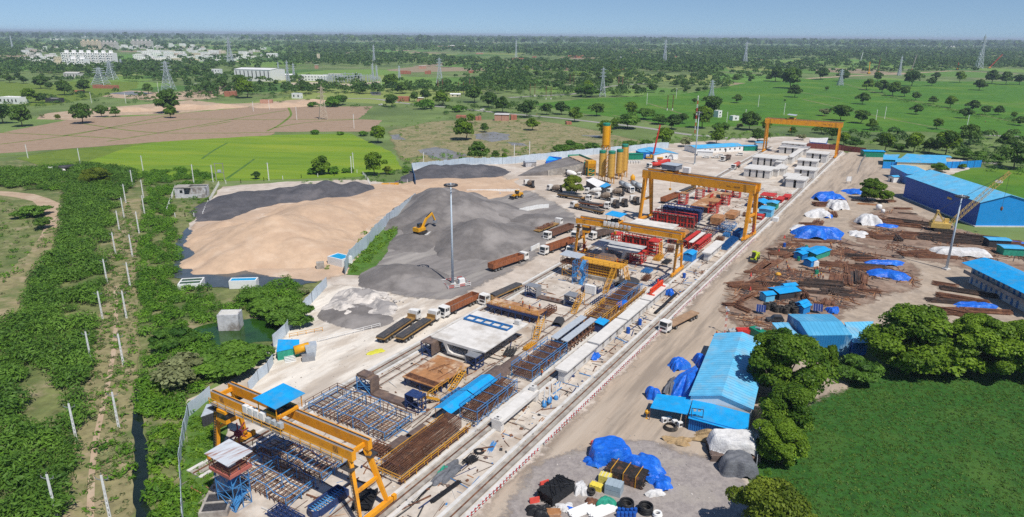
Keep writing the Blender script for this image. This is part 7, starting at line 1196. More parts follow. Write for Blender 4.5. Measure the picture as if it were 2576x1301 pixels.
m.slab(*[p-o0 for p in(A,B,R2,R1)],.1);m.slab(*[p-o0 for p in(R1,R2,K2,K1)],.1);ws=mat('workshop_roof',(.08,.36,.60),.45,.08,.5,(.2,.48,.68),.5,.7,stripes=(0,.95,.12,(.05,.26,.46)));m.build('roof',ws,t);m=MB();f=lambda p,z=None:Vector((p.x-o0.x,p.y-o0.y,p.z-.1 if z is None else z));m.add([f(A),f(B),f(A,0),f(B,0),f(R1),f(R2),f(R1,0),f(R2,0),f(K1),f(K2),f(K1,0),f(K2,0)],[(2,3,1,0),(2,0,4,6),(6,4,8,10),(3,7,5,1),(7,11,9,5),(10,8,9,11)]);m.build('wall',mat('workshop_wall',(.02,.19,.45),.5,.08,.5,(.3,.5,.65),.56,.7,stripes=(0,.6,.1,(.015,.12,.32))),t)
def slab_shed(label,pts,roof,wall,name='shed',th=.08,cat='shed'):
 o0=Vector((pts[0].x,pts[0].y,0));t=thing(name,label,cat,(o0.x,o0.y,.12));m=MB();m.slab(*[p-o0 for p in pts],th);m.build('roof',roof,t);m=MB();Q=[(p-o0)for p in pts];c=sum(Q,Vector())/4;Q=[c+(p-c)*.95 for p in Q];n=len(Q);V=[Vector((p.x,p.y,0))for p in Q]+[Vector((p.x,p.y,p.z-th-.02))for p in Q];m.add(V,[(i,(i+1)%n,n+(i+1)%n,n+i)for i in range(n)]);m.build('wall',wall,t);return t
slab_shed('cream walled annex with pale blue roof and torn tarpaulin left of the workshop',[w0(230,862,3.6),w0(395,862,3.8),w0(205,642,4.4),w0(42,646,3.6)],M['roof_seam'],M['wall_cream']);slab_shed('pale blue lean-to roof right of the workshop, under the big trees',[w0(860,850,3.6),w0(1010,850,3.2),w0(1065,632,3.8),w0(770,640,4.4)],M['roof_seam'],M['wall_blue'])
slab_shed('low blue panelled store behind the creeper-covered tree',[w0(250,910,2.2),w0(520,905,2.2),w0(520,880,2.4),w0(250,880,2.4)],M['wall_cream'],M['wall_bright'])
A,B=qa('32',1965,245),qa('32',2700,640);d=(B-A);L_=d.length;t=thing('dormitory','two-storey cream dormitory with blue doors and bright blue roof at the right edge','building',(A.x,A.y,.12),math.atan2(d.y,d.x));m=MB();m.bx(0,L_,1.6,10,0,6.0);w_=m.build('wall',M['wall_pale'],t);m=MB();m.bx(-1,L_,0,1.59,2.85,3.05);m.bx(-1,L_,0,.1,3.06,3.9);m.build('balcony',M['concrete2'],t)
rp=MB();rp.slab((-1.5,-.8,5.9),(L_,-.8,5.9),(L_,5.8,7.6),(-1.5,5.8,7.6),.1);rp.slab((-1.5,5.8,7.6),(L_,5.8,7.6),(L_,12,5.9),(-1.5,12,5.9),.1);rp.build('roof',M['roof_bright'],t)
for r in range(2):
 for i in range(10):
  x=1.2+i*2.1;m=MB();m.bx(x-.4,x+.4,1.56,1.64,r*3.06+.1 if i%3!=1 else r*3.06+1.0,r*3.06+2.2);m.build('door' if i%3!=1 else 'window',M['window_blue'],w_)
def zo(x,y,z=0):return at(*zb(x,y),z)
A,B=zo(705,440),zo(420,350);gable('office','white site office with bright pale blue roof, dark door in front',A,B,16,3.2,1.1,M['wall_white'],M['roof_blue'],M['wall_white'],wins=4,doors=1,side=-1,ov=.3,gable_doors=1)
A,B=zo(1000,355),zo(1755,310);gable('office','long white office row with pale blue roof behind the parked cars',A,B,13,3.2,1.0,M['wall_white'],M['roof_blue'],M['wall_pale'],wins=9,doors=2,side=-1,ov=.3);hut('small white cabin with blue skirting before the long office',zo(1140,385),9,5,3.0,M['wall_white'],M['white'],R(-12),.1,'cabin','cabin');slab_shed('low blue roofed open shed with dark blue wall beside the red boom crane',[zo(100,330,4),zo(490,335,4),zo(300,285,4.4),zo(20,300,4.4)],M['roof_blue'],M['wall_blue']);hut('green generator container with white door near the silos',at(*za(2080,325)),9,4,3.4,M['green_box'],M['green_box'],R(4),.05,'container','container');hut('green site toilet with blue roof at the end of the office row',zo(1855,300),9,5,3.2,M['green_box'],M['roof_blue'],R(5));hut('white roofed shed at the left of the green site toilet gate',zo(2040,240),8,3,3,M['galv'],M['roof_blue'],R(5));hut('small stone hut with tin roof below the back fence',at(*za(385,440)),6,5,2.8,M['wall_old'],M['galv'],.3);slab_shed('bright blue tarpaulin roof against the back fence by the ramp',[at(*za(640,355),1.5),at(*za(830,330),1.5),at(*za(910,295),3),at(*za(700,275),3)],M['roof_bright'],M['tarp'],'tarp_shelter')
slab_shed('white and blue roofed shed beside the yellowish tree and mixers',[at(*za(1470,775),2.6),at(*za(1690,740),2.6),at(*za(1410,620),3.6),at(*za(1290,665),3.6)],M['white'],M['dark'],'shed');slab_shed('bright blue end roof of the mixer shed',[at(*za(1580,790),2.5),at(*za(1700,740),2.7),at(*za(1620,700),2.9),at(*za(1480,750),2.7)],M['roof_bright'],M['dark'],'shed')
slab_shed('white and blue tent with open front behind the red fence',[zf(1250,520,3),zf(1500,540,3),zf(1540,450,4),zf(1230,465,4)],M['tarp_white'],M['tarp'],'tent',cat='tent');hut('green kiosk with blue roof at the road end, by the white jeep',zf(2240,755),12,6,3.6,M['green_box'],M['roof_bright'],R(-6));slab_shed('long blue roofed camp building behind the blue fence',[qa('31',1290,330,4),qa('31',1800,345,4),qa('31',1790,275,5),qa('31',1400,245,5)],M['roof_blue'],M['wall_cream'],'camp_building',cat='building');slab_shed('left blue roofed camp hut with green wall behind the blue fence',[qa('31',1160,305,3.4),qa('31',1290,310,3.4),qa('31',1330,255,4.2),qa('31',1165,255,4.2)],M['roof_blue'],M['green_box'],'camp_building',cat='building');slab_shed('front blue roofed camp hut with green wall',[qa('31',1280,335,3),qa('31',1490,345,3),qa('31',1530,310,3.6),qa('31',1290,290,3.6)],M['roof_blue'],M['green_box'],'camp_building',cat='building');hut('cream camp room beside the blue camp roofs',qa('31',1700,330),12,7,3.6,M['wall_cream'],M['roof_blue'],R(-10))
for i,(x,y)in enumerate([(1550,300),(1115,810),(1158,840)]):m=MB();k=[1,1.4,.9][i];m.lathe((0,0,0),[(.8*k,0),(.85*k,1.4*k),(.6*k,1.7*k),(.2*k,1.8*k)],14);single(m,'water_tank',M['white'],['white water tank on the camp roofs behind the blue fence','taller white tank on the grass by the big yard tree','smaller white tank next to the taller one'][i],'tank',qa('31',x,y,.13),0,None,True)
m=MB();m.bx(-1.4,1.4,-.06,.06,1.2,3.6);m.k=1
for x in(-1.2,1.2):m.bx(x-.07,x+.07,-.1,.1,0,3.7)
single(m,'notice_board',[M['white'],M['grey_steel']],'white notice board on two posts beside the haul road','sign',qa('31',812,545,.13),.1)
t=thing('blockhouse','roofless grey blockhouse with an empty window by the post fence','ruin',qa('01',1918,690,.03),R(8));m=MB();w=13;m.bx(-w/2,w/2,0,.3,0,1.6);m.bx(-w/2,-2.6,0,.3,1.601,4.6);m.bx(-w/2,w/2,5.2,5.5,0,4.6);m.bx(-w/2,-w/2+.3,.301,5.199,0,4.6);m.bx(w/2-.3,w/2,.301,5.199,0,4.6);m.bx(w/2-.5,w/2,0,.3,1.601,4.6);m.bx(.6,1.0,0,.3,1.601,4.6);m.build('wall',M['wall_old'],t);m=MB();m.bx(-w/2-.2,w/2+.2,-.2,.5,4.601,5.0);m.bx(-w/2-.2,w/2+.2,5.0,5.7,4.601,5.0);m.bx(-w/2-.2,-1,.501,4.999,4.601,5.0);m.build('roof_slab',M['concrete2'],t);m=MB();m.bx(-4.4,-3.2,-.02,.01,2.3,3.6);m.build('window',M['glass'],t)
def basin(label,u,v,L_,W,h,rz,wallm,fill,div=False,name='water_tank'):
 t=thing(name,label,'water tank',at(u,v,.1),rz);m=MB();th=.35;m.bx(-L_/2,L_/2,-W/2,-W/2+th,0,h);m.bx(-L_/2,L_/2,W/2-th,W/2,0,h);m.bx(-L_/2,-L_/2+th,-W/2+th,W/2-th,0,h);m.bx(L_/2-th,L_/2,-W/2+th,W/2-th,0,h)
 if div:m.bx(-L_/2+th,L_/2-th,-th/2,th/2,0,h)
 m.build('wall',wallm,t);m=MB();m.bx(-L_/2+th,L_/2-th,-W/2+th,W/2-th,.1,h-.1)if not div else(m.bx(-L_/2+th,L_/2-th,-W/2+th,-th/2,.1,h-.15),m.bx(-L_/2+th,L_/2-th,th/2,W/2-th,.1,h-.15));m.build('water',fill,t);return t
BW=mat('tank_blue_water',(.01,.33,.62),.3,.1,.5)
basin('open white tank with dark green water in two bays',483,722,6.2,5.2,1.9,R(12),M['wall_white'],M['pond_']if 'pond_' in M else GM['water'],True);basin('white tank with a bright blue inside, right of the green one',615,722,7.6,2.9,2.4,R(6),M['wall_white'],BW);basin('white tank with a bright blue top beside the leaning sheet fence',856,664,4.6,6.4,2.6,R(58),M['wall_white'],BW);basin('old stained concrete tank standing in the pond',582,825,5.0,3.6,4.2,R(5),M['wall_old'],M['wall_pale'])
m=MB();m.bx(-1.2,1.2,-.9,.9,0,2);single(m,'stone_block',M['concrete2'],'weathered concrete block left of the blue topped tank','block',qa('12',642,95,.1),.3);basin('concrete pit with two bays at the near left corner of the yard',548,1276,4.2,5.0,1.0,R(8),M['concrete2'],M['dark'],True,'concrete_pit');slab_shed('tin roofed shelter inside the left sheet fence',[at(505,1050,2.4),at(548,1035,2.4),at(575,1018,2.9),at(520,1018,2.9)],M['galv'],M['dark'],'shelter')
slab_shed('blue roofed green shelter at the end of the pond fence',[q_ for q_ in(qa('12',200,940,2.3),qa('12',430,890,2.4),qa('12',430,815,3),qa('12',215,815,3))],M['roof_bright'],M['green_net'],'shelter');t=thing('grout_mixer','yellow drum mixer with a grey hopper by the blue shelter','mixer',qa('12',470,985,.13),R(20));m=MB();m.tube((-1.8,0,1.9),(1.5,.3,2.3),1.0,14);m.build('drum',M['yellow_m'],t,True);m=MB();m.extry([(.9,0),(2.6,0),(3.1,3.0),(.5,3.0)],-1.2,1.2);m.build('hopper',M['galv'],t);m=MB();m.bx(-.4,2.4,-2.9,-1.3,0,1.3);m.build('bin',M['grey_steel'],t)
m=MB()
for i in range(5):m.bx(-1.2,1.2,i*.5,i*.5+.35,i*.14,i*.14+.1)
single(m,'concrete_steps',M['wall_white'],'pale concrete blocks lying left of the grout mixer','blocks',qa('12',345,1040,.13),R(25));m=MB();m.rail([(-8,0,0),(8,0,0)],1,.05,2.2);single(m,'pipe_rail',M['white'],'white pipe rail across the grey dust behind the flat trailers','railing',qa('12',940,760,.13),R(36));m=MB();m.rail([(-4,0,0),(4,0,0)],1,.05,2);single(m,'pipe_rail',M['yellow2'],'pale yellow pipe rail behind the blue shelter','railing',qa('12',500,760,.13),R(30))
def tarp(label,p,L_,W,h,rz,m_,seed=0,flat=.5,name='tarpaulin',z=.14,rough=1.0):
 rng=np.random.default_rng(seed);n,k=34,26;x=np.linspace(-1,1,n);y=np.linspace(-1,1,k);X,Y=np.meshgrid(x,y);ph=rng.uniform(0,6,10);rad=(np.abs(X)**4+np.abs(Y)**4)**.25;edge=1+.09*rough*np.sin(3*np.arctan2(Y,X)+ph[0])+.06*rough*np.sin(7*np.arctan2(Y,X)+ph[1]);s=np.clip((edge-rad)/(1-flat*.8),0,1);H=h*(1-(1-s)**2.2)*(1+rough*(.16*np.sin(2.3*X+ph[2])+.12*np.sin(3.1*Y+ph[3])))
 wr=.10*h*(np.sin(9*X+3*np.sin(4*Y+ph[4])+ph[5])*.6+np.sin(13*Y+2*np.sin(5*X+ph[6]))*.4)*rough+rng.normal(size=X.shape)*.010*h*rough;H=np.maximum(H+wr*(H>.02*h)*(1-.5*s),.015);V=np.stack([X*L_/2*edge,Y*W/2*edge,H],-1).reshape(-1,3);idx=np.arange(n*k).reshape(k,n);F=np.stack([idx[:-1,:-1],idx[:-1,1:],idx[1:,1:],idx[1:,:-1]],-1).reshape(-1,4);hh=H.ravel()[F].max(1);F=F[hh>.02];used=np.unique(F);rm=-np.ones(n*k,int);rm[used]=np.arange(len(used))
 me=bpy.data.meshes.new(name);me.from_pydata(V[used].tolist(),[],rm[F].tolist());me.materials.append(m_);me.update();o=bpy.data.objects.new(name,me);COL.objects.link(o);o.location=(p.x,p.y,z);o.rotation_euler=(0,0,rz);return tag(o,label,'tarpaulin')
TP=lambda lab,f,x,y,*a,**k:tarp(lab,at(*f(x,y)),*a,**k)
TP('big blue tarpaulin draped over a box-like stack on the gravel',ze,1200,490,7.2,5.2,2.6,R(12),M['tarp'],1,.95,rough=.35);TP('crumpled blue tarpaulin sprawling right of the box-like stack',ze,1690,640,5.2,7.6,1.5,R(35),M['tarp'],2);TP('blue tarpaulin end spilling by the white sacks',ze,1900,850,3.6,4.2,1.0,R(20),M['tarp'],3);TP('rumpled blue tarpaulin foot at the left of the box-like stack',ze,990,590,3.6,1.8,.9,R(-30),M['tarp'],4);TP('white sacks heap under the blue tarpaulin end',ze,1830,1000,3.2,1.6,.7,R(15),M['tarp_white'],5);TP('green netting bundle between pipes and grey crates',ze,1170,1130,3.0,2.0,1.0,0,M['green_net'],6);TP('plastic sheeting heap in white and blue by the black pipe stack',ze,820,940,2.2,3.4,1.1,0,M['tarp_white'],7);TP('brown tarpaulin scraps beside the green netting',ze,970,1130,2.2,1.4,.8,.3,M['rust'],8);TP('black sheeting heap at the bottom edge of the gravel',ze,250,1260,3.6,2.4,1.2,0,M['black'],9);TP('white cloth sheets scattered by the blue drums',ze,600,1190,2.6,2.0,.6,0,M['tarp_white'],10);TP('blue sheet scrap on the gravel near the white pipes',ze,700,1230,1.8,1.4,.5,0,M['tarp'],11)
TP('long tan tarpaulin folds in front of the corrugated wall',zg,850,1170,9.5,3.2,1.2,R(-22),M['tarp_tan'],12,rough=1.6);TP('yellowish tan tarpaulin end lying on the gravel',zg,410,1175,4.6,2.6,.7,R(-12),M['tarp_tan'],13,rough=1.6);TP('white tarpaulin covering a tall timber stack at the lower right',zg,990,1290,8.6,5.4,2.5,R(-5),M['tarp_white'],14,.85,rough=.4,z=1.3);TP('grey tarpaulin over a stack below the white covered one',zg,1040,1480,6.2,4.4,2.8,R(-5),M['tarp_grey'],15,.8,rough=.5)
TP('long blue tarpaulin tent against the long blue shed',zg,520,590,5.0,12.5,2.9,R(-30),M['tarp'],16,.4,rough=.8);TP('blue bundle left of the blue tarpaulin tent',zg,170,710,3.2,3.2,2.0,0,M['tarp'],17);TP('blue and white bundles at the far end of the tarpaulin tent',zg,430,400,4.4,3.2,1.8,.3,M['tarp'],18);TP('blue sheet between tent and shed',zg,660,360,3,3.6,1.8,.3,M['tarp'],19);TP('grey side flap of the blue tarpaulin tent',zg,350,610,2.4,7.0,1.5,R(-28),M['tarp_grey'],20)
TS=lambda lab,x,y,L_,W,h,*a,**k:tarp(lab,qa('31',x,y),L_,W,h*.72,*a,**k)
TS('blue tarpaulin mound farthest along the haul road',610,705,13,11,4.2,.3,M['tarp'],21);TS('white tarpaulin mound beside the farthest blue mound',690,790,8,9,4.2,.2,M['tarp_white'],22);TS('white tarpaulin mound nearest the haul road',500,875,10,7,3.2,0,M['tarp_white'],23);TS('blue sheet between the white mounds',590,880,4,6,2.0,0,M['tarp'],24);TS('largest crumpled blue tarpaulin at the head of the scrap yard',490,1075,17,10,4.2,-.2,M['tarp'],25);TS('small white sheet behind the largest blue tarpaulin',330,1010,8,6,2.0,0,M['tarp_white'],26);TS('white tarpaulin mound on rebar stacks across the mud track',990,945,8,9,4.0,.2,M['tarp_white'],27);TS('white tarpaulin tail beside the rebar stacks',910,1060,6,9,1.4,-.6,M['tarp_white'],28);TS('blue sheets on the rebar stacks',1170,975,9,5,1.2,-.5,M['tarp'],29);TS('blue and white sheets by the big yard tree',890,640,11,8,2.2,0,M['tarp'],30);TS('long white tarpaulin tunnel at the right of the scrap yard',1940,1260,19,7,3.0,-.1,M['tarp_white'],31,.8,rough=.5);TS('blue sheet strip at the right of the crawler crane',2520,1150,9,3,.8,-.6,M['tarp'],32)
TP('bright blue tarpaulin sprawled on the right of the scrap yard',lambda x,y:q('32',x,y),1210,175,11,7,1.6,-.6,M['tarp'],33);TP('small blue tarpaulin above the sprawled one',lambda x,y:q('32',x,y),1180,60,12,4,1.2,0,M['tarp'],34);TP('blue sheet on the rebar by the dormitory',lambda x,y:q('32',x,y),2080,490,10,3.5,1.2,-.1,M['tarp'],35);TP('small blue heap behind the workshop roof',lambda x,y:q('32',x,y),650,540,3,3,1.4,0,M['tarp'],36);TP('blue tarpaulin bundle beside the second white precast beam',lambda x,y:q('22',x,y),815,1000,3.0,2.2,1.0,1,M['tarp'],37);TP('blue plastic bundle on the yellow scaffolded cage',lambda x,y:q('22',x,y),1080,520,5,1.6,.8,1,M['tarp'],38,z=1.9);TP('blue bundle at the end of the precast beam row',lambda x,y:q('22',x,y),1570,375,1.6,2.6,1.6,1,M['tarp'],39);TP('yellow sheet lying behind the left flat trailer',lambda x,y:q('12',x,y),1195,945,4.2,1.8,.4,.6,plain('sheet_yellow',(.55,.52,.05)),40);TP('grey and green sheet heap beside the crane rail',lambda x,y:q('13',x,y),1920,880,7.0,2.6,1.0,YAW,M['tarp_grey'],41);TP('green sheet on top of the grey heap',lambda x,y:q('13',x,y),1870,870,2.6,1.2,1.15,YAW,M['green_net'],42)
def bundle(label,p,L_,W,H,r,m_,rz,straps=0,cross=0,name='pipe_stack',z=.14,cat='pipes',posts=0,group=None,jag=.2):
 t=thing(name,label,cat,(p.x,p.y,z),rz,group);m=MB();nx=max(1,int(W/(2*r)));nz=max(1,int(H/(1.8*r)))
 for j in range(nz):
  for i in range(nx):
   if j in(0,nz-1)or i in(0,nx-1)or nz<4:y=-W/2+(i+.5)*W/nx;a=random.uniform(-jag,jag);m.tube((-L_/2+a,y,r+j*1.8*r),(L_/2+a,y,r+j*1.8*r),r,6)
 m.bx(-L_/2+jag+.1,L_/2-jag-.1,-W/2+r,W/2-r,.02,max(.04,H-2*r));m.build('pipes',m_,t);m=MB()
 for i in range(cross):a,b=random.uniform(-L_/2,L_/2),random.uniform(-L_/2,L_/2);m.tube((a,-W/2,H+r),(b,W/2,H+r),r,6)
 if cross:m.build('loose_pipe',m_,t)
 for i in range(straps):x=-L_/2+(i+.5)*L_/straps;m=MB();m.bx(x-.05,x+.05,-W/2-.1,W/2+.1,H+.09,H+.17);m.bx(x-.05,x+.05,-W/2-.1,-W/2-.02,0,H+.1);m.build('strap_beam',M['yellow2'],t)
 return t
bundle('large stack of black and rust pipes strapped with yellow bars',at(*ze(1440,790)),6.4,3.4,2.0,.075,mat('pipe_dark',(.035,.03,.028),.6,.3,2,(.16,.075,.045),.52,.62),R(-30),3);bundle('black pipe stack criss-crossed on top at the bottom of the gravel',at(*ze(480,1010)),5.6,3.2,1.8,.09,M['black'],R(47),0,14);bundle('white and blue pipes lying at the bottom edge',at(*ze(1110,1240)),4.6,2.0,.6,.09,M['white'],R(30));bundle('white pipes lying left of the white and blue ones',at(*ze(830,1240)),4.4,1.8,.6,.1,M['white'],R(30));bundle('brown sawn pipes at the bottom edge by the black sheeting',at(*ze(440,1280)),2.2,1.6,.8,.12,M['rust_plate'],R(0));bundle('timber planks under the white tarpaulin at the lower right',at(*zg(985,1315)),8.2,5.0,1.5,.12,M['dark_plate'],R(-5));bundle('heap of black pipes under the nearest gantry right legs',yard(64.3,-66.8),4.6,3.0,.9,.1,M['black'],YAW+.5,0,10);bundle('black cable pipes in a bundle by the crane rail',qa('13',1900,1060),6.6,.8,.4,.07,M['black'],YAW-.1);bundle('two black pipes curving beside the rail',qa('13',1660,1090),6.0,.5,.2,.1,M['black'],YAW+.1);bundle('loose bundle of blue and brown rods by the flat hose coil',qa('13',2360,610),3.2,1.0,.12,.04,M['blue_steel'],YAW+.3,jag=.8)
m=MB()
for i in range(70):a=random.uniform(0,6.3);r_=random.uniform(0,.9);m.tube((r_*math.cos(a)-.8,r_*math.sin(a),random.uniform(0,.7)),(r_*math.cos(a)+.9,r_*math.sin(a)+random.uniform(-.5,.5),random.uniform(.1,.9)),.06,5)
single(m,'pipe_heap',M['black'],'tangled black pipe heap beside the grey sheet heap','pipes',qa('13',2140,740,.14),YAW)
def crate(label,p,L_,W,H,m_,rz,name='crate',lip=None):
 t=thing(name,label,'crate',(p.x,p.y,.15),rz);m=MB();m.bx(-L_/2,L_/2,-W/2,W/2,0,H*.48);m.bx(-L_/2,L_/2,-W/2,W/2,H*.52,H);m.bx(-L_*.46,L_*.46,-W*.46,W*.46,H*.48,H*.52);m.build('body',m_,t);m=MB()
 for x in(-L_*.3,0,L_*.3):m.bx(x-.06,x+.06,-W/2-.04,W/2+.04,H+.002,H+.06)
 m.build('lid_ribs',lip or m_,t);return t
crate('stack of pale grey plastic crates in the middle of the gravel heap',at(*ze(1270,980)),2.6,2.0,1.9,mat('crate_grey',(.33,.40,.45),.5,.08,1),R(-25));crate('pale yellow framed tank behind the grey crates',at(*ze(1150,830)),1.9,1.4,1.4,plain('tank_yellow',(.70,.60,.12)),R(-25),'bulk_tank',M['wall_pale']);crate('bright yellow moulded tank left of the grey crates',at(*ze(1030,930)),2.0,1.2,.9,plain('tank_yellow2',(.75,.60,.08)),R(-30),'bulk_tank')
for i,(x,y)in enumerate([(1440,1180),(1700,1230)]):
 m=MB()
 for k in range(6):m.torus((0,0,.15+k*.2),1.05-.03*(k%2),.14,26,8)
 for k in range(3):m.torus((0,0,.2+k*.3),.78,.12,22,8)
 single(m,'hose_coil',M['black'],['left coil of thick black hose by the blue drums','right coil of thick black hose by the blue drums'][i],'hose coil',at(*ze(x,y),.15),0,None,True)
m=MB();m.torus((0,0,.9),.55,.16,20,8);m.torus((0,0,.55),.55,.16,20,8);single(m,'tyre',M['rubber'],'black tyre leaning on the bright yellow tank','tyre',at(*ze(960,1000),.15),0,None,True);m=MB();m.torus((0,0,.12),.9,.1,24,6);m.torus((0,0,.12),.7,.1,24,6);m.torus((0,0,.2),.5,.08,24,6);single(m,'hose_coil',M['black'],'flat black hose coil on the ground by the rail','hose coil',qa('13',2235,645,.14));m=MB();m.torus((0,0,.35),.6,.22,18,6);m.torus((0,0,.6),.55,.2,18,6);single(m,'hose_coil',M['white'],'white hose coil at the bottom edge right of the black coils','hose coil',at(*ze(1860,1290),.15),0,None,True)
def drum(label,p,m_,z=.15,H=.9,r=.3,group='plastic drums'):m=MB();m.lathe((0,0,0),[(r*.92,0),(r,.08),(r,H*.33),(r*1.05,H*.35),(r,H*.38),(r,H*.9),(r*.85,H),(r*.3,H+.01)],12);return single(m,'drum',m_,label,'drum',(p.x,p.y,z),0,group)
DB=mat('drum_blue',(.015,.09,.40),.35,.1,1);k=0
for j in range(2):
 for i in range(5):k+=1;p=at(*ze(1340+i*55-j*15,1255+j*55));drum('blue drum in the %s row, %s from the left, bottom edge cluster'%(['back','front'][j],ordn(i+1)),p,DB)
for(f,x,y,lab)in[('22',1270,670,'blue drum beside the second precast beam gap'),('22',1153,755,'lone blue drum nearer the camera along the beams'),('22',1715,200,'blue drum behind the second gantry leg'),('22',1640,560,'')]:
 if lab:drum(lab,qa(f,x,y),DB,.14,1.6,.5)
for i,(x,y,c,lab)in enumerate([(740,165,DB,'blue drum at the head of the scrap yard'),(920,340,M['green_box'],'green drum by the blue welding huts'),(1020,195,M['green_box'],'dark green drum behind the blue canopy'),(1100,400,M['green_box'],'green drum beside the white tank')]):drum(lab,at(*z7(x,y)),c,.16,1.5,.5)
for i,(x,y)in enumerate([(745,45),(672,225),(318,530),(310,710)]):m=MB();m.lathe((0,0,0),[(.4,0),(.34,.1),(.12,1.1),(.05,1.2)],10);single(m,'traffic_cone',plain('cone_red'+str(i),(.65,.08,.06)),'red marker cone along the scrap yard edge, %s from the far end'%ordn(i+1),'cone',at(*z7(x,y),.16),0,'red marker cones by the haul road')
for x,y,rz,lab in[(1010,310,.5,'red plastic barrier leaning on the blue box-like stack'),(190,1100,.3,'red plastic barrier left of the black pipe stack'),(325,870,.5,'red plastic barrier behind the black pipe stack')]:m=MB();m.extr([(-.3,0),(.3,0),(.12,.9),(-.12,.9)],-.8,.8);single(m,'plastic_barrier',bpy.data.materials['cone_red0'],lab,'barrier',at(*ze(x,y),.15),rz)
rs2=random.Random(21);ST=[]
def bars(p,L_,W,H,rz,m_,n=None):
 m=MB();n=n or max(6,int(W*H*7))
 for i in range(n):y=rs2.uniform(-W/2,W/2);z=rs2.uniform(.05,H)*(1-.5*abs(2*y/W));a=rs2.uniform(-.6,.6);m.beam((-L_/2+a,y+rs2.uniform(-.25,.25),z+.05),(L_/2+a,y+rs2.uniform(-.25,.25),z+rs2.uniform(-.05,.12)),rs2.uniform(.1,.22))
 m.bx(-L_/2+.8,L_/2-.8,-W/2+.1,W/2-.1,.0,H*.45);o=single(m,'bar_stack',m_,'','steel bars',(p.x,p.y,.17),rz,'rusty bar stacks of the scrap yard');ST.append(o);return o
RU,DK=M['rust'],mat('bar_dark',(.07,.052,.045),.8,.3,2,(.14,.085,.06),.5,.65)
for x,y,L_,W,H,a,m_ in[(470,420,12,4,.5,52,RU),(560,400,12,2.5,.5,50,RU),(640,370,10,2,.4,52,RU),(400,480,8,3,.4,10,RU),(330,620,13,1.6,.9,40,RU),(430,560,12,1.2,.7,42,RU),(240,830,9,1.3,.8,45,RU),(300,800,9,1.3,.8,42,RU),(160,650,7,4,.8,15,RU),(380,690,8,4,.8,-8,RU),(490,650,6,3,.9,80,RU),(660,650,12,2.4,.9,-12,DK),(740,670,8,2,.7,-12,DK),(800,215,13,1.5,.7,-10,DK),(650,250,6,4,.8,10,RU),(780,280,7,3,.7,40,RU),(1040,740,11,2.2,.6,-14,DK),(1200,670,12,3.0,1.2,-14,DK),(1240,630,10,2.2,1.4,-14,DK),(1310,720,3,5,.8,60,DK),(1400,730,7,2,.9,55,DK),(1460,740,5,2.4,.9,-20,DK),(1580,790,7,2,.6,-14,DK),(1400,550,9,4,.3,62,RU),(1540,240,10,4,.3,45,RU),(1350,240,8,3,.2,45,RU),(1330,390,8,5,.7,-10,RU),(1460,380,7,4,.4,60,RU),(1560,600,10,2.6,1.0,64,RU),(1640,560,12,3,1.2,64,DK),(1720,580,10,3,1.0,62,RU),(1600,470,8,4,.8,64,RU),(1760,440,9,5,1.0,-15,RU),(1840,420,8,4,1.0,-12,DK),(1690,290,8,4,.9,-20,DK),(1780,330,8,4,.9,0,RU),(1730,680,5,2,.7,60,RU),(1830,730,6,2.4,.7,-20,RU),(1260,870,5,2.5,.6,60,RU),(1350,880,4,1.6,.6,60,RU),(1120,100,14,2.5,.3,-5,RU),(850,140,8,3,.4,0,RU),(220,960,5,2.2,.9,-60,RU),(90,905,5,2,.9,0,RU),(420,620,7,3,.8,20,RU),(1000,820,3,2,2.4,80,RU),(830,480,8,3.5,.15,60,RU)]:
 bars(at(*z7(x,y)),L_,W,H,R(a),m_)
for x,y,L_,W,H,a,m_ in[(190,1030,7,3.0,1.2,75,DK),(230,880,14,4,1.2,-22,RU),(340,850,16,4,1.2,-30,DK),(80,850,10,6,1.6,-20,RU),(40,1020,8,5,1.2,0,RU),(260,700,8,1.6,.8,0,RU),(310,750,7,1,.4,-15,DK),(700,1010,16,5,1.0,-18,DK),(850,1060,15,5,1.1,-20,DK),(1010,1020,18,3,1.6,-22,DK),(640,1050,12,3,.8,-28,DK),(1200,1060,14,4,.9,-18,DK),(1350,1060,12,4,.9,-18,RU),(1560,1110,10,4,.7,-18,RU),(400,980,10,5,.7,-10,RU),(430,1210,12,5,1.0,-6,RU),(620,1230,14,4,.8,-4,RU),(500,1180,8,3,1.0,10,RU),(700,930,4,3,.3,0,DK)]:
 bars(at(*zc(x,y)),L_,W,H,R(a),m_)
for x,y,L_,W,H,a,m_ in[(1880,450,14,3,1.0,-12,DK),(1950,420,12,4,1.3,-30,RU),(2200,540,12,3,.9,-8,RU),(2020,350,14,3,1.1,-30,DK),(1780,270,6,4,.6,-30,RU),(1750,540,12,5,.8,0,RU),(1900,560,12,4,1,-35,RU)]:bars(qa('32',x,y),L_,W,H,R(a),m_)
for x,y,L_,W,H,a,m_ in[(560,770,8,5,2.0,.3,RU),(640,860,9,4,1.2,70,RU),(700,740,7,4,1.4,20,RU),(430,960,8,3,.8,0,RU),(510,945,5,4,1.2,60,RU),(960,730,9,2,.8,-25,DK),(1000,760,8,2,.6,-20,M['rust_plate']),(1190,730,8,3,.8,0,RU),(1370,1090,7,5,.6,-20,RU)]:bars(qa('31',x,y),L_,W,H,R(a),m_)
NB={}
for o in ST:
 u,v=proj(o.location);k='along the haul road' if u<2060 else 'between scrap huts and mud track' if u<2290 and v>600 else 'by the dormitory' if v>700 else 'under the tarpaulin mounds' if u<2300 else 'around the crawler crane';NB.setdefault(k,[]).append((v,u,o))
for k,L_ in NB.items():
 L_.sort()
 for i,(v,u,o)in enumerate(L_):o['label']='stack of rusty steel bars %s, %s from the back'%(k,ordn(i+1))
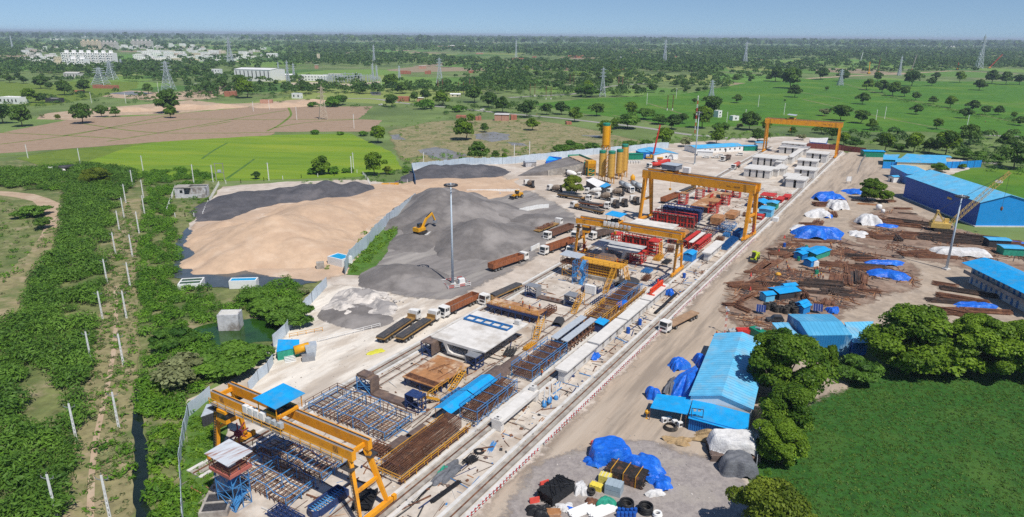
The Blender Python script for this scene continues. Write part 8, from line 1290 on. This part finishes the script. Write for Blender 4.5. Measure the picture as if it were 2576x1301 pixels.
for x,y,L_,W,lab,hm in[(1140,280,9,5,'blue canopy with green sides in the middle of the scrap yard',M['green_net']),(975,270,4,3,'small blue welding hut left of the green sided canopy',M['wall_bright']),(945,310,3.4,3,'open blue shelter in front of the small welding hut',M['wall_bright']),(1060,400,3.2,2.6,'blue tool box hut in front of the green sided canopy',M['wall_bright']),(730,790,7,4.6,'bright blue canopy over black machines by the drums',M['dark']),(790,730,4,2,'small blue roof behind the bright blue canopy',M['dark']),(520,840,3,2.6,'blue striped box hut left of the bright blue canopy',M['roof_seamy']),(960,960,3.4,1.6,'blue skip beside the black drums',M['wall_bright']),(990,1000,3.4,1.4,'blue curved skip behind the workshop',M['wall_bright'])]:hut(lab,at(*z7(x,y)),L_,W,2.2,hm,M['roof_bright'],R(38)if x>900 else R(20),.5,'shelter','shelter',False)
for x,y,L_,W,lab,hm in[(1290,1110,7,4,'blue roofed open shelter right of the light mast',M['dark']),(1440,1200,6.5,4.5,'green shelter with blue roof at the right of the white tunnel',M['green_net'])]:hut(lab,at(*zc(x,y)),L_,W,2.8,hm,M['roof_blue'],R(-8),.2,'shelter','shelter',False)
for i,(x,y)in enumerate([(515,945),(595,940),(640,980),(700,985),(790,975),(880,970),(840,930),(895,800),(760,1000),(870,1000)]):
 m=MB()
 for k in range(4):m.torus((0,0,.25+k*.42),.75,.24,18,6)
 single(m,'wire_coil',M['rubber']if i!=7 else DK,'black coil stack before the blue workshop, %s in reading order'%ordn(i+1),'coils',at(*z7(x,y),.16),0,'black coil stacks by the workshop',True)
for x,y,lab in[(440,1000,'tilted blue solar panel on a stand near the grey jeep'),(1160,990,'upright blue solar panel behind the workshop roof')]:t=thing('solar_panel',lab,'solar panel',at(*z7(x,y),.16),R(-20));m=MB();m.slab((-1.2,-.9,.8),(1.2,-.9,.8),(1.2,.5,2.3),(-1.2,.5,2.3),.06);m.build('panel',mat('solar'+lab[:2],(.02,.04,.16),.2,.1,1,stripes=(0,.6,.04,(.5,.5,.55))),t);m=MB();m.beam((0,0,0),(0,0,1.5),.12);m.bx(-.8,.8,-.5,.5,0,.1);m.build('stand',M['grey_steel'],t)
t=thing('generator','green diesel generator behind the long blue shed','generator',q7 if 0 else qa('22',2450,790,.13),R(-65));m=MB();m.bx(-2,2,-1,1,.2,2.2);m.build('housing',M['green_box'],t);m=MB();m.tube((-.8,0,2.2),(.8,0,2.7),.3,10);m.build('silencer',M['galv'],t);m=MB();m.bx(-1.7,1.7,-.9,.9,0,1.5);single(m,'fuel_box',M['red'],'red steel box left of the green generator','box',qa('22',2310,760,.13),0);m=MB();m.bx(-.9,.9,-.7,.7,0,1.0);m.tube((0,0,1.0),(.2,0,1.6),.18,8);single(m,'water_pump',M['tank_grey'],'grey pump set left of the red steel box','machine',qa('22',2200,750,.13));m=MB();m.bx(-1.2,1.2,-1,1,0,1.6);single(m,'blue_box',M['wall_white'],'white cabin box on the rail side beyond the blue container','cabin',qz6(1700,715,.14),YAW);m=MB();m.lathe((0,0,0),[(1.2,0),(1.2,2.6),(.5,3.2),(.3,3.6)],14);single(m,'storage_tank',M['yellow_m'],'small upright yellow tank right of the silos','tank',at(*za(2045,680),.13),0,None,True)
m=MB();m.bx(-3,3,-.25,.25,.1,.5);m.bx(-3,-2.7,-.6,.6,0,.6);m.bx(2.7,3,-.6,.6,0,.6);single(m,'blue_beam',M['roof_bright'],'bright blue steel beam lying on the aggregate floor','beam',at(*zh(1560,270),.15),R(3));m=MB();m.bx(-4,-.4,-.7,.7,0,.8);m.bx(.2,2.2,-.6,.6,.1,.9);m.bx(2.4,4.2,-.7,.7,0,1.1);single(m,'yellow_plant',M['yellow_m'],'yellow machine parts lying on the grass behind the sand heap','machine',qa('11',1340,560,.12));m=MB()
for i in range(12):m.bx(-4+(i%6)*1.5,-2.9+(i%6)*1.5,-1+(i//6)*1.6,.2+(i//6)*1.6,0,1.3)
o=single(m,'concrete_cubes',M['concrete'],'rows of pale concrete cubes beyond the silos','blocks',at(*za(2040,390),.13),.1)
def litter(name,label,polys,n,mats,seed,smin,smax,z=.17,bars_=.5,cat='debris',lmax=2.5):
 r=random.Random(seed);m=MB()
 for poly,share in polys:
  P=[Vector(p)if len(p)==3 else at(*p)for p in poly];W=[(p.x,p.y)for p in P];xs=[p[0]for p in W];ys=[p[1]for p in W];k=0
  while k<n*share:
   x,y=r.uniform(min(xs),max(xs)),r.uniform(min(ys),max(ys))
   if not in_poly((x,y),W):continue
   if bars_>.7 and math.sin(x*.33+1.5*math.sin(y*.12))+math.sin(y*.29+1.2*math.sin(x*.17))<-.1:continue
   k+=1;m.k=r.randrange(len(mats));s=r.uniform(smin,smax)
   if r.random()<bars_:a=r.choice((YAW,YAW+1.57,r.uniform(0,3)))+r.gauss(0,.12);l=r.uniform(.4,lmax);m.beam((x-math.cos(a)*l,y-math.sin(a)*l,z+.05),(x+math.cos(a)*l,y+math.sin(a)*l,z+r.uniform(.05,.2)),s*.35)
   else:m.box((x,y,z+s*.2),(s,s*r.uniform(.4,1.2),s*r.uniform(.2,.6)),r.uniform(0,3))
 o=m.build(name,mats);return tag(o,label,cat,None,'stuff')
yq=lambda s0,s1,t0,t1:[yard(s0,t0),yard(s1,t0),yard(s1,t1),yard(s0,t1)]
litter('yard_debris','loose bars, offcuts and blocks lying about the yard floor',[(yq(50,210,-95,-63),.5),(yq(210,340,-94,-56),.3),(yq(60,215,-62,-54.5),.2)],2300,[M['rust'],M['rust'],M['rust_plate'],M['concrete'],M['blue_steel'],M['navy'],M['dark'],M['dark_plate'],M['concrete2'],M['rust'],M['dark_plate']],1,.10,.6,lmax=3.2)
litter('scrap_debris','loose rusty bars and offcuts strewn over the scrap yard',[([(1840,790),(1850,730),(1930,645),(1995,595),(2100,605),(2200,635),(2290,665),(2300,715),(2210,740),(2100,780),(1960,840),(1880,830)],.62),([(2170,565),(2250,525),(2330,560),(2440,590),(2600,625),(2600,680),(2330,655),(2170,610)],.38)],2300,[M['rust'],M['rust'],M['dark_plate'],M['dark'],M['rust'],M['rust_plate']],2,.15,.7,lmax=4.5,bars_=.8)
litter('stones','small stones and rubble scattered over the dusty ground',[([(640,985),(820,715),(1160,755),(1350,690),(1090,865),(820,1010)],.45),([(1240,1300),(1400,1140),(1640,1070),(1850,1200),(1880,1300)],.25),([(1500,560),(1450,420),(1900,360),(1700,520)],.3)],420,[M['rubble'],M['concrete2'],M['rubble']],3,.05,.28,bars_=0)
def body(pose):
 P={'pel':(0,0,.93),'spine':(0,.0,1.15),'chest':(0,-.01,1.38),'neck':(0,0,1.50),'head':(0,-.02,1.62),'top':(0,-.01,1.72)}
 E=[('pel','spine'),('spine','chest'),('chest','neck'),('neck','head'),('head','top')];Rr=dict(pel=.15,spine=.135,chest=.165,neck=.055,head=.10,top=.07)
 for s,n in((-1,'l'),(1,'r')):
  st=.18 if pose=='walk' else 0
  P.update({'hip'+n:(s*.1,0,.88),'kne'+n:(s*.11,-.03+s*st*.6,.48),'ank'+n:(s*.12,.02+s*st,.09),'toe'+n:(s*.13,-.15+s*st,.04),'sho'+n:(s*.2,0,1.42),'elb'+n:(s*.27,.03-(s*st*.6),1.14),'wri'+n:(s*.27,-.08-(s*st),.90),'pal'+n:(s*.27,-.10-s*st,.84)})
  if pose=='reach':P['elb'+n]=(s*.25,-.2,1.22);P['wri'+n]=(s*.16,-.42,1.16);P['pal'+n]=(s*.15,-.49,1.15)
  E+=[('pel','hip'+n),('hip'+n,'kne'+n),('kne'+n,'ank'+n),('ank'+n,'toe'+n),('chest','sho'+n),('sho'+n,'elb'+n),('elb'+n,'wri'+n),('wri'+n,'pal'+n)];Rr.update({'hip'+n:.095,'kne'+n:.062,'ank'+n:.045,'toe'+n:.038,'sho'+n:.065,'elb'+n:.043,'wri'+n:.030,'pal'+n:.036})
  w=Vector(P['pal'+n]);d=(w-Vector(P['wri'+n])).normalized()
  for k,(o_,l_)in enumerate(((-.030,.075),(-.010,.085),(.010,.08),(.028,.06))):nm='f%d'%k+n;P[nm]=tuple(w+d*.03+Vector((0,o_,0)));P[nm+'t']=tuple(w+d*(.03+l_)+Vector((-s*.012,o_,0)));E+=[('pal'+n,nm),(nm,nm+'t')];Rr[nm]=.010;Rr[nm+'t']=.008
  nm='th'+n;P[nm]=tuple(w+d*.01+Vector((0,-.055,0)));E.append(('pal'+n,nm));Rr[nm]=.010
 if pose=='bend':
  for k in P:
   if k.startswith(('spine','chest','neck','head','top','sho','elb','wri','pal','f','th')):v=Vector(P[k])-Vector((0,0,.93));c,s=math.cos(1.05),math.sin(1.05);P[k]=(v.x,v.y*c-v.z*s,.93+v.y*s+v.z*c)
 K=list(P);me=bpy.data.meshes.new('body');me.from_pydata([P[k]for k in K],[(K.index(a),K.index(b))for a,b in E],[]);o=bpy.data.objects.new('tmp',me);COL.objects.link(o);o.modifiers.new('s','SKIN');lay=me.skin_vertices[0].data
 for i,k in enumerate(K):lay[i].radius=(Rr[k],Rr[k]);lay[i].use_root=k=='pel'
 sd=o.modifiers.new('d','SUBSURF');sd.levels=sd.render_levels=1;dg=bpy.context.evaluated_depsgraph_get();r=bpy.data.meshes.new_from_object(o.evaluated_get(dg));bpy.data.objects.remove(o);r.materials.clear();r.materials.append(M['skin']);r.materials.append(M['cloth'])
 for p in r.polygons:
  if pose!='bend' and p.center.z<1.5 and not(p.center.z<1.0 and abs(p.center.x)>.21):p.material_index=1
  if pose=='bend' and p.center.z<.95 and not(p.center.y<-.35):p.material_index=1
  p.use_smooth=True
 return r,P
POSE={k:body(k)for k in('stand','walk','reach','bend')};VM={}
def gear(pose):
 P=POSE[pose][1];h=Vector(P['head']);up=(Vector(P['top'])-Vector(P['neck'])).normalized();Q=up.to_track_quat('Z','Y').to_matrix().to_4x4();H=MB();H.lathe((0,0,.035),[(.155,0),(.13,.02),(.125,.06),(.09,.115),(.03,.135)],12);H.v=[tuple(h+(Q.to_3x3()@Vector(v)))for v in H.v]
 V=MB();a,b=Vector(P['pel'])+Vector((0,0,.08)),Vector(P['chest'])+(Vector(P['chest'])-Vector(P['spine']))*.25;V.beam(a,b,.36,.27,.43,.27);F=MB();d=-(Q.to_3x3()@Vector((0,1,0)))if pose!='bend' else Vector((0,-.5,-.85));f=h+d*.105;F.box(tuple(f),(.03,.035,.04))
 for s in(-1,1):e=h+d*.1+Vector((s*.035,0,0))+up*.02;F.box(tuple(e),(.018,.01,.012));e=h+Vector((s*.105,0,0));F.box(tuple(e),(.02,.04,.05))
 return H,V,F
for k in POSE:H,V,F=gear(k);VM[k]=(H.mesh('helmet',M['helmet'],True),V.mesh('vest',M['vest']),F.mesh('face_features',M['skin']))
vest_g=V.mesh('vest',plain('vest_green',(.35,.55,.08)))
def person(label,p,rz,pose='stand',z=.14):
 t=thing('person',label,'person',(p.x,p.y,z),rz,'workers on the site')
 for n,me in(('body',POSE[pose][0]),('helmet',VM[pose][0]),('vest',VM[pose][1]),('face_features',VM[pose][2])):o=bpy.data.objects.new(n,me);COL.objects.link(o);o.parent=t
 return t
for f,x,y,z,pose,lab in[(z4,1187,520,2.74,'stand','worker in helmet standing at the left on the rusty railed platform'),(z4,1275,575,2.74,'reach','worker in orange vest in the middle of the rusty railed platform'),(z4,1408,560,2.74,'walk','worker at the right end of the rusty railed platform'),(z7,765,395,.16,'stand','worker standing alone behind the pair in the scrap yard'),(z7,650,460,.16,'walk','worker left of the pair in the scrap yard'),(z7,780,450,.16,'stand','left worker of the pair in the scrap yard'),(z7,798,475,.16,'reach','right worker of the pair in the scrap yard'),(z7,1122,480,.16,'stand','left worker by the green machine in the scrap yard'),(z7,1158,470,.16,'reach','right worker by the green machine in the scrap yard'),(z7,1308,500,.16,'stand','worker standing alone right of the green machine'),(z7,1085,575,.16,'stand','leftmost worker of the group in front of the green machine'),(z7,1130,580,.16,'bend','stooping worker in the group in front of the green machine'),(z7,1170,570,.16,'walk','middle worker of the group in front of the green machine'),(z7,1200,555,.16,'stand','fourth worker of the group in front of the green machine'),(z7,1228,585,.16,'stand','rightmost worker of the group in front of the green machine'),(z7,1325,165,.16,'reach','left worker at the far edge of the scrap yard'),(z7,1335,195,.16,'walk','right worker at the far edge of the scrap yard'),(z7,600,720,.16,'bend','stooping worker behind the bright blue canopy'),(lambda x,y:q('22',x,y),150,1040,1.0,'reach','worker at the far left inside the blue framed cage'),(lambda x,y:q('22',x,y),355,1070,1.0,'bend','stooping worker deep inside the blue framed cage'),(lambda x,y:q('22',x,y),315,1095,1.0,'bend','worker in orange vest stooping in the blue framed cage'),(lambda x,y:q('22',x,y),232,1120,1.0,'bend','stooping worker nearest the middle of the blue framed cage'),(lambda x,y:q('22',x,y),288,1190,.14,'walk','worker in orange vest walking beside the blue framed cage'),(lambda x,y:q('22',x,y),380,890,.14,'stand','worker standing at the end of the grey topped moulds'),(lambda x,y:q('21',x,y),940,1245,3.3,'reach','worker on the brown cap of the red inner mould'),(lambda x,y:q('21',x,y),1330,1290,.14,'stand','worker in orange by the red side form'),(lambda x,y:q('03',x,y),2170,900,.14,'stand','worker in yellow helmet left of the near stair tower'),(lambda x,y:q('22',x,y),2040,790,.14,'walk','person walking at the far end of the long blue shed'),(lambda x,y:q('20',x,y),235,1165,.1,'walk','person on the tar road in front of the dark trees')]:
 person(lab,at(*f(x,y),z-.14),random.uniform(0,6.28),pose,z)
for i,(c,x,y)in enumerate([('30',1805,905),('30',2185,1235),('30',563,1175)]):person('person in pale clothes standing in the vivid paddy, %s from the left'%ordn([2,3,1][i]),qa(c,x,y),0,'stand',.05)
m=MB();m.bx(-.5,.5,-.4,.4,0,1.2);m.tube((0,0,1.2),(0,.2,1.6),.1,8);single(m,'bending_machine',M['green_box'],'green bending machine among the scrap yard workers','machine',at(*z7(1150,500),.16));m=MB();m.lathe((0,0,0),[(.8,0),(.9,.5),(.6,.9),(.2,1.0)],12);single(m,'cable_drum',M['yellow2'],'low yellow cable drum in the scrap yard','drum',at(*z7(665,520),.16));m=MB();m.bx(-.6,.6,-.5,.5,0,1.3);single(m,'welding_set',M['grey_steel'],'grey welding set alone in the middle of the scrap yard','machine',at(*z7(788,640),.16));m=MB();m.bx(-.8,.8,-.7,.7,0,1.7);single(m,'water_tank',M['white'],'white plastic tank beside the blue tool box hut','tank',at(*z7(1135,400),.16))
zt={}
for o,z,look,auto in TREES:
 if auto:zt.setdefault((z,look),[]).append(o)
for(z,look),L_ in zt.items():
 L_.sort(key=lambda o:proj(o.location)[0])
 for i,o in enumerate(L_):
  tag(o,'%s %s%s'%(look,Z[z],'' if len(L_)==1 else ', %s such from the left'%ordn(i+1)),None,'%s %s'%('bushes' if 'bush' in look and 'tree' not in look else 'trees',Z[z]))
SUN_EL,SUN_DIR=57.0,124.0
w=bpy.data.worlds.new('World');SC.world=w;w.use_nodes=True;nt=w.node_tree;N=nt.nodes;L=nt.links;bg=N['Background']
sky=N.new('ShaderNodeTexSky');sky.sky_type='NISHITA';sky.sun_disc=False;sky.sun_elevation=R(SUN_EL);az=R(SUN_DIR+180)
sky.sun_rotation=PI/2-az;sky.altitude=0;sky.air_density=AIR;sky.dust_density=0;sky.ozone_density=10.0
tc=N.new('ShaderNodeTexCoord');vm=N.new('ShaderNodeVectorMath');vm.operation='MULTIPLY_ADD';vm.inputs[1].default_value=(1,1,.85);vm.inputs[2].default_value=(0,0,SKY_UP);L.new(tc.outputs['Generated'],vm.inputs[0]);nv=N.new('ShaderNodeVectorMath');nv.operation='NORMALIZE';L.new(vm.outputs[0],nv.inputs[0]);L.new(nv.outputs[0],sky.inputs['Vector']);tn=N.new('ShaderNodeMix');tn.data_type='RGBA';tn.blend_type='MULTIPLY';tn.inputs[0].default_value=1;tn.inputs[7].default_value=(1.0,.87,.77,1);L.new(sky.outputs[0],tn.inputs[6]);L.new(tn.outputs[2],bg.inputs[0]);bg.inputs[1].default_value=SKY_S
s=bpy.data.lights.new('sun','SUN');s.energy=SUN_S;s.angle=R(.5);s.color=(1.0,.955,.88);so=bpy.data.objects.new('sun',s);COL.objects.link(so)
d=Vector((math.cos(R(SUN_DIR))*math.cos(R(SUN_EL)),math.sin(R(SUN_DIR))*math.cos(R(SUN_EL)),-math.sin(R(SUN_EL))));so.rotation_euler=d.to_track_quat('-Z','Y').to_euler()
if HAZE>0:
 mb=MB();mb.bx(-70000,70000,-150,70000,-1.5,95);hm=bpy.data.materials.new('haze_air');hm.use_nodes=True;n2=hm.node_tree;n2.nodes.remove(n2.nodes['Principled BSDF'])
 pv=n2.nodes.new('ShaderNodeVolumePrincipled');pv.inputs['Color'].default_value=(*HAZE_C,1);pv.inputs['Density'].default_value=HAZE;pv.inputs['Anisotropy'].default_value=0
 n2.links.new(pv.outputs[0],n2.nodes['Material Output'].inputs['Volume']);hz=mb.build('haze',hm);tag(hz,'thin blue haze over the whole plain','haze',None,'stuff')
cd=bpy.data.cameras.new('camera');cd.sensor_width=36;cd.lens=36*FPX/IW;cd.clip_start=1;cd.clip_end=200000;co=bpy.data.objects.new('camera',cd);COL.objects.link(co);co.location=(0,0,CAM_H)
co.matrix_world=Matrix.Translation((0,0,CAM_H))@Matrix.Rotation(PI/2-TH,4,'X')@Matrix.Rotation(ROLL,4,'Z');SC.camera=co
vs=SC.view_settings;SC.display_settings.display_device='sRGB';vs.view_transform='Standard';vs.look='None';vs.exposure=EXPO;vs.gamma=1
cy=SC.cycles;cy.max_bounces=5;cy.diffuse_bounces=3;cy.glossy_bounces=2;cy.transmission_bounces=3;cy.volume_bounces=0;cy.transparent_max_bounces=24;cy.caustics_reflective=False;cy.caustics_refractive=False;cy.sample_clamp_indirect=4
cy.use_denoising=DENOISE;cy.denoiser='OPENIMAGEDENOISE'
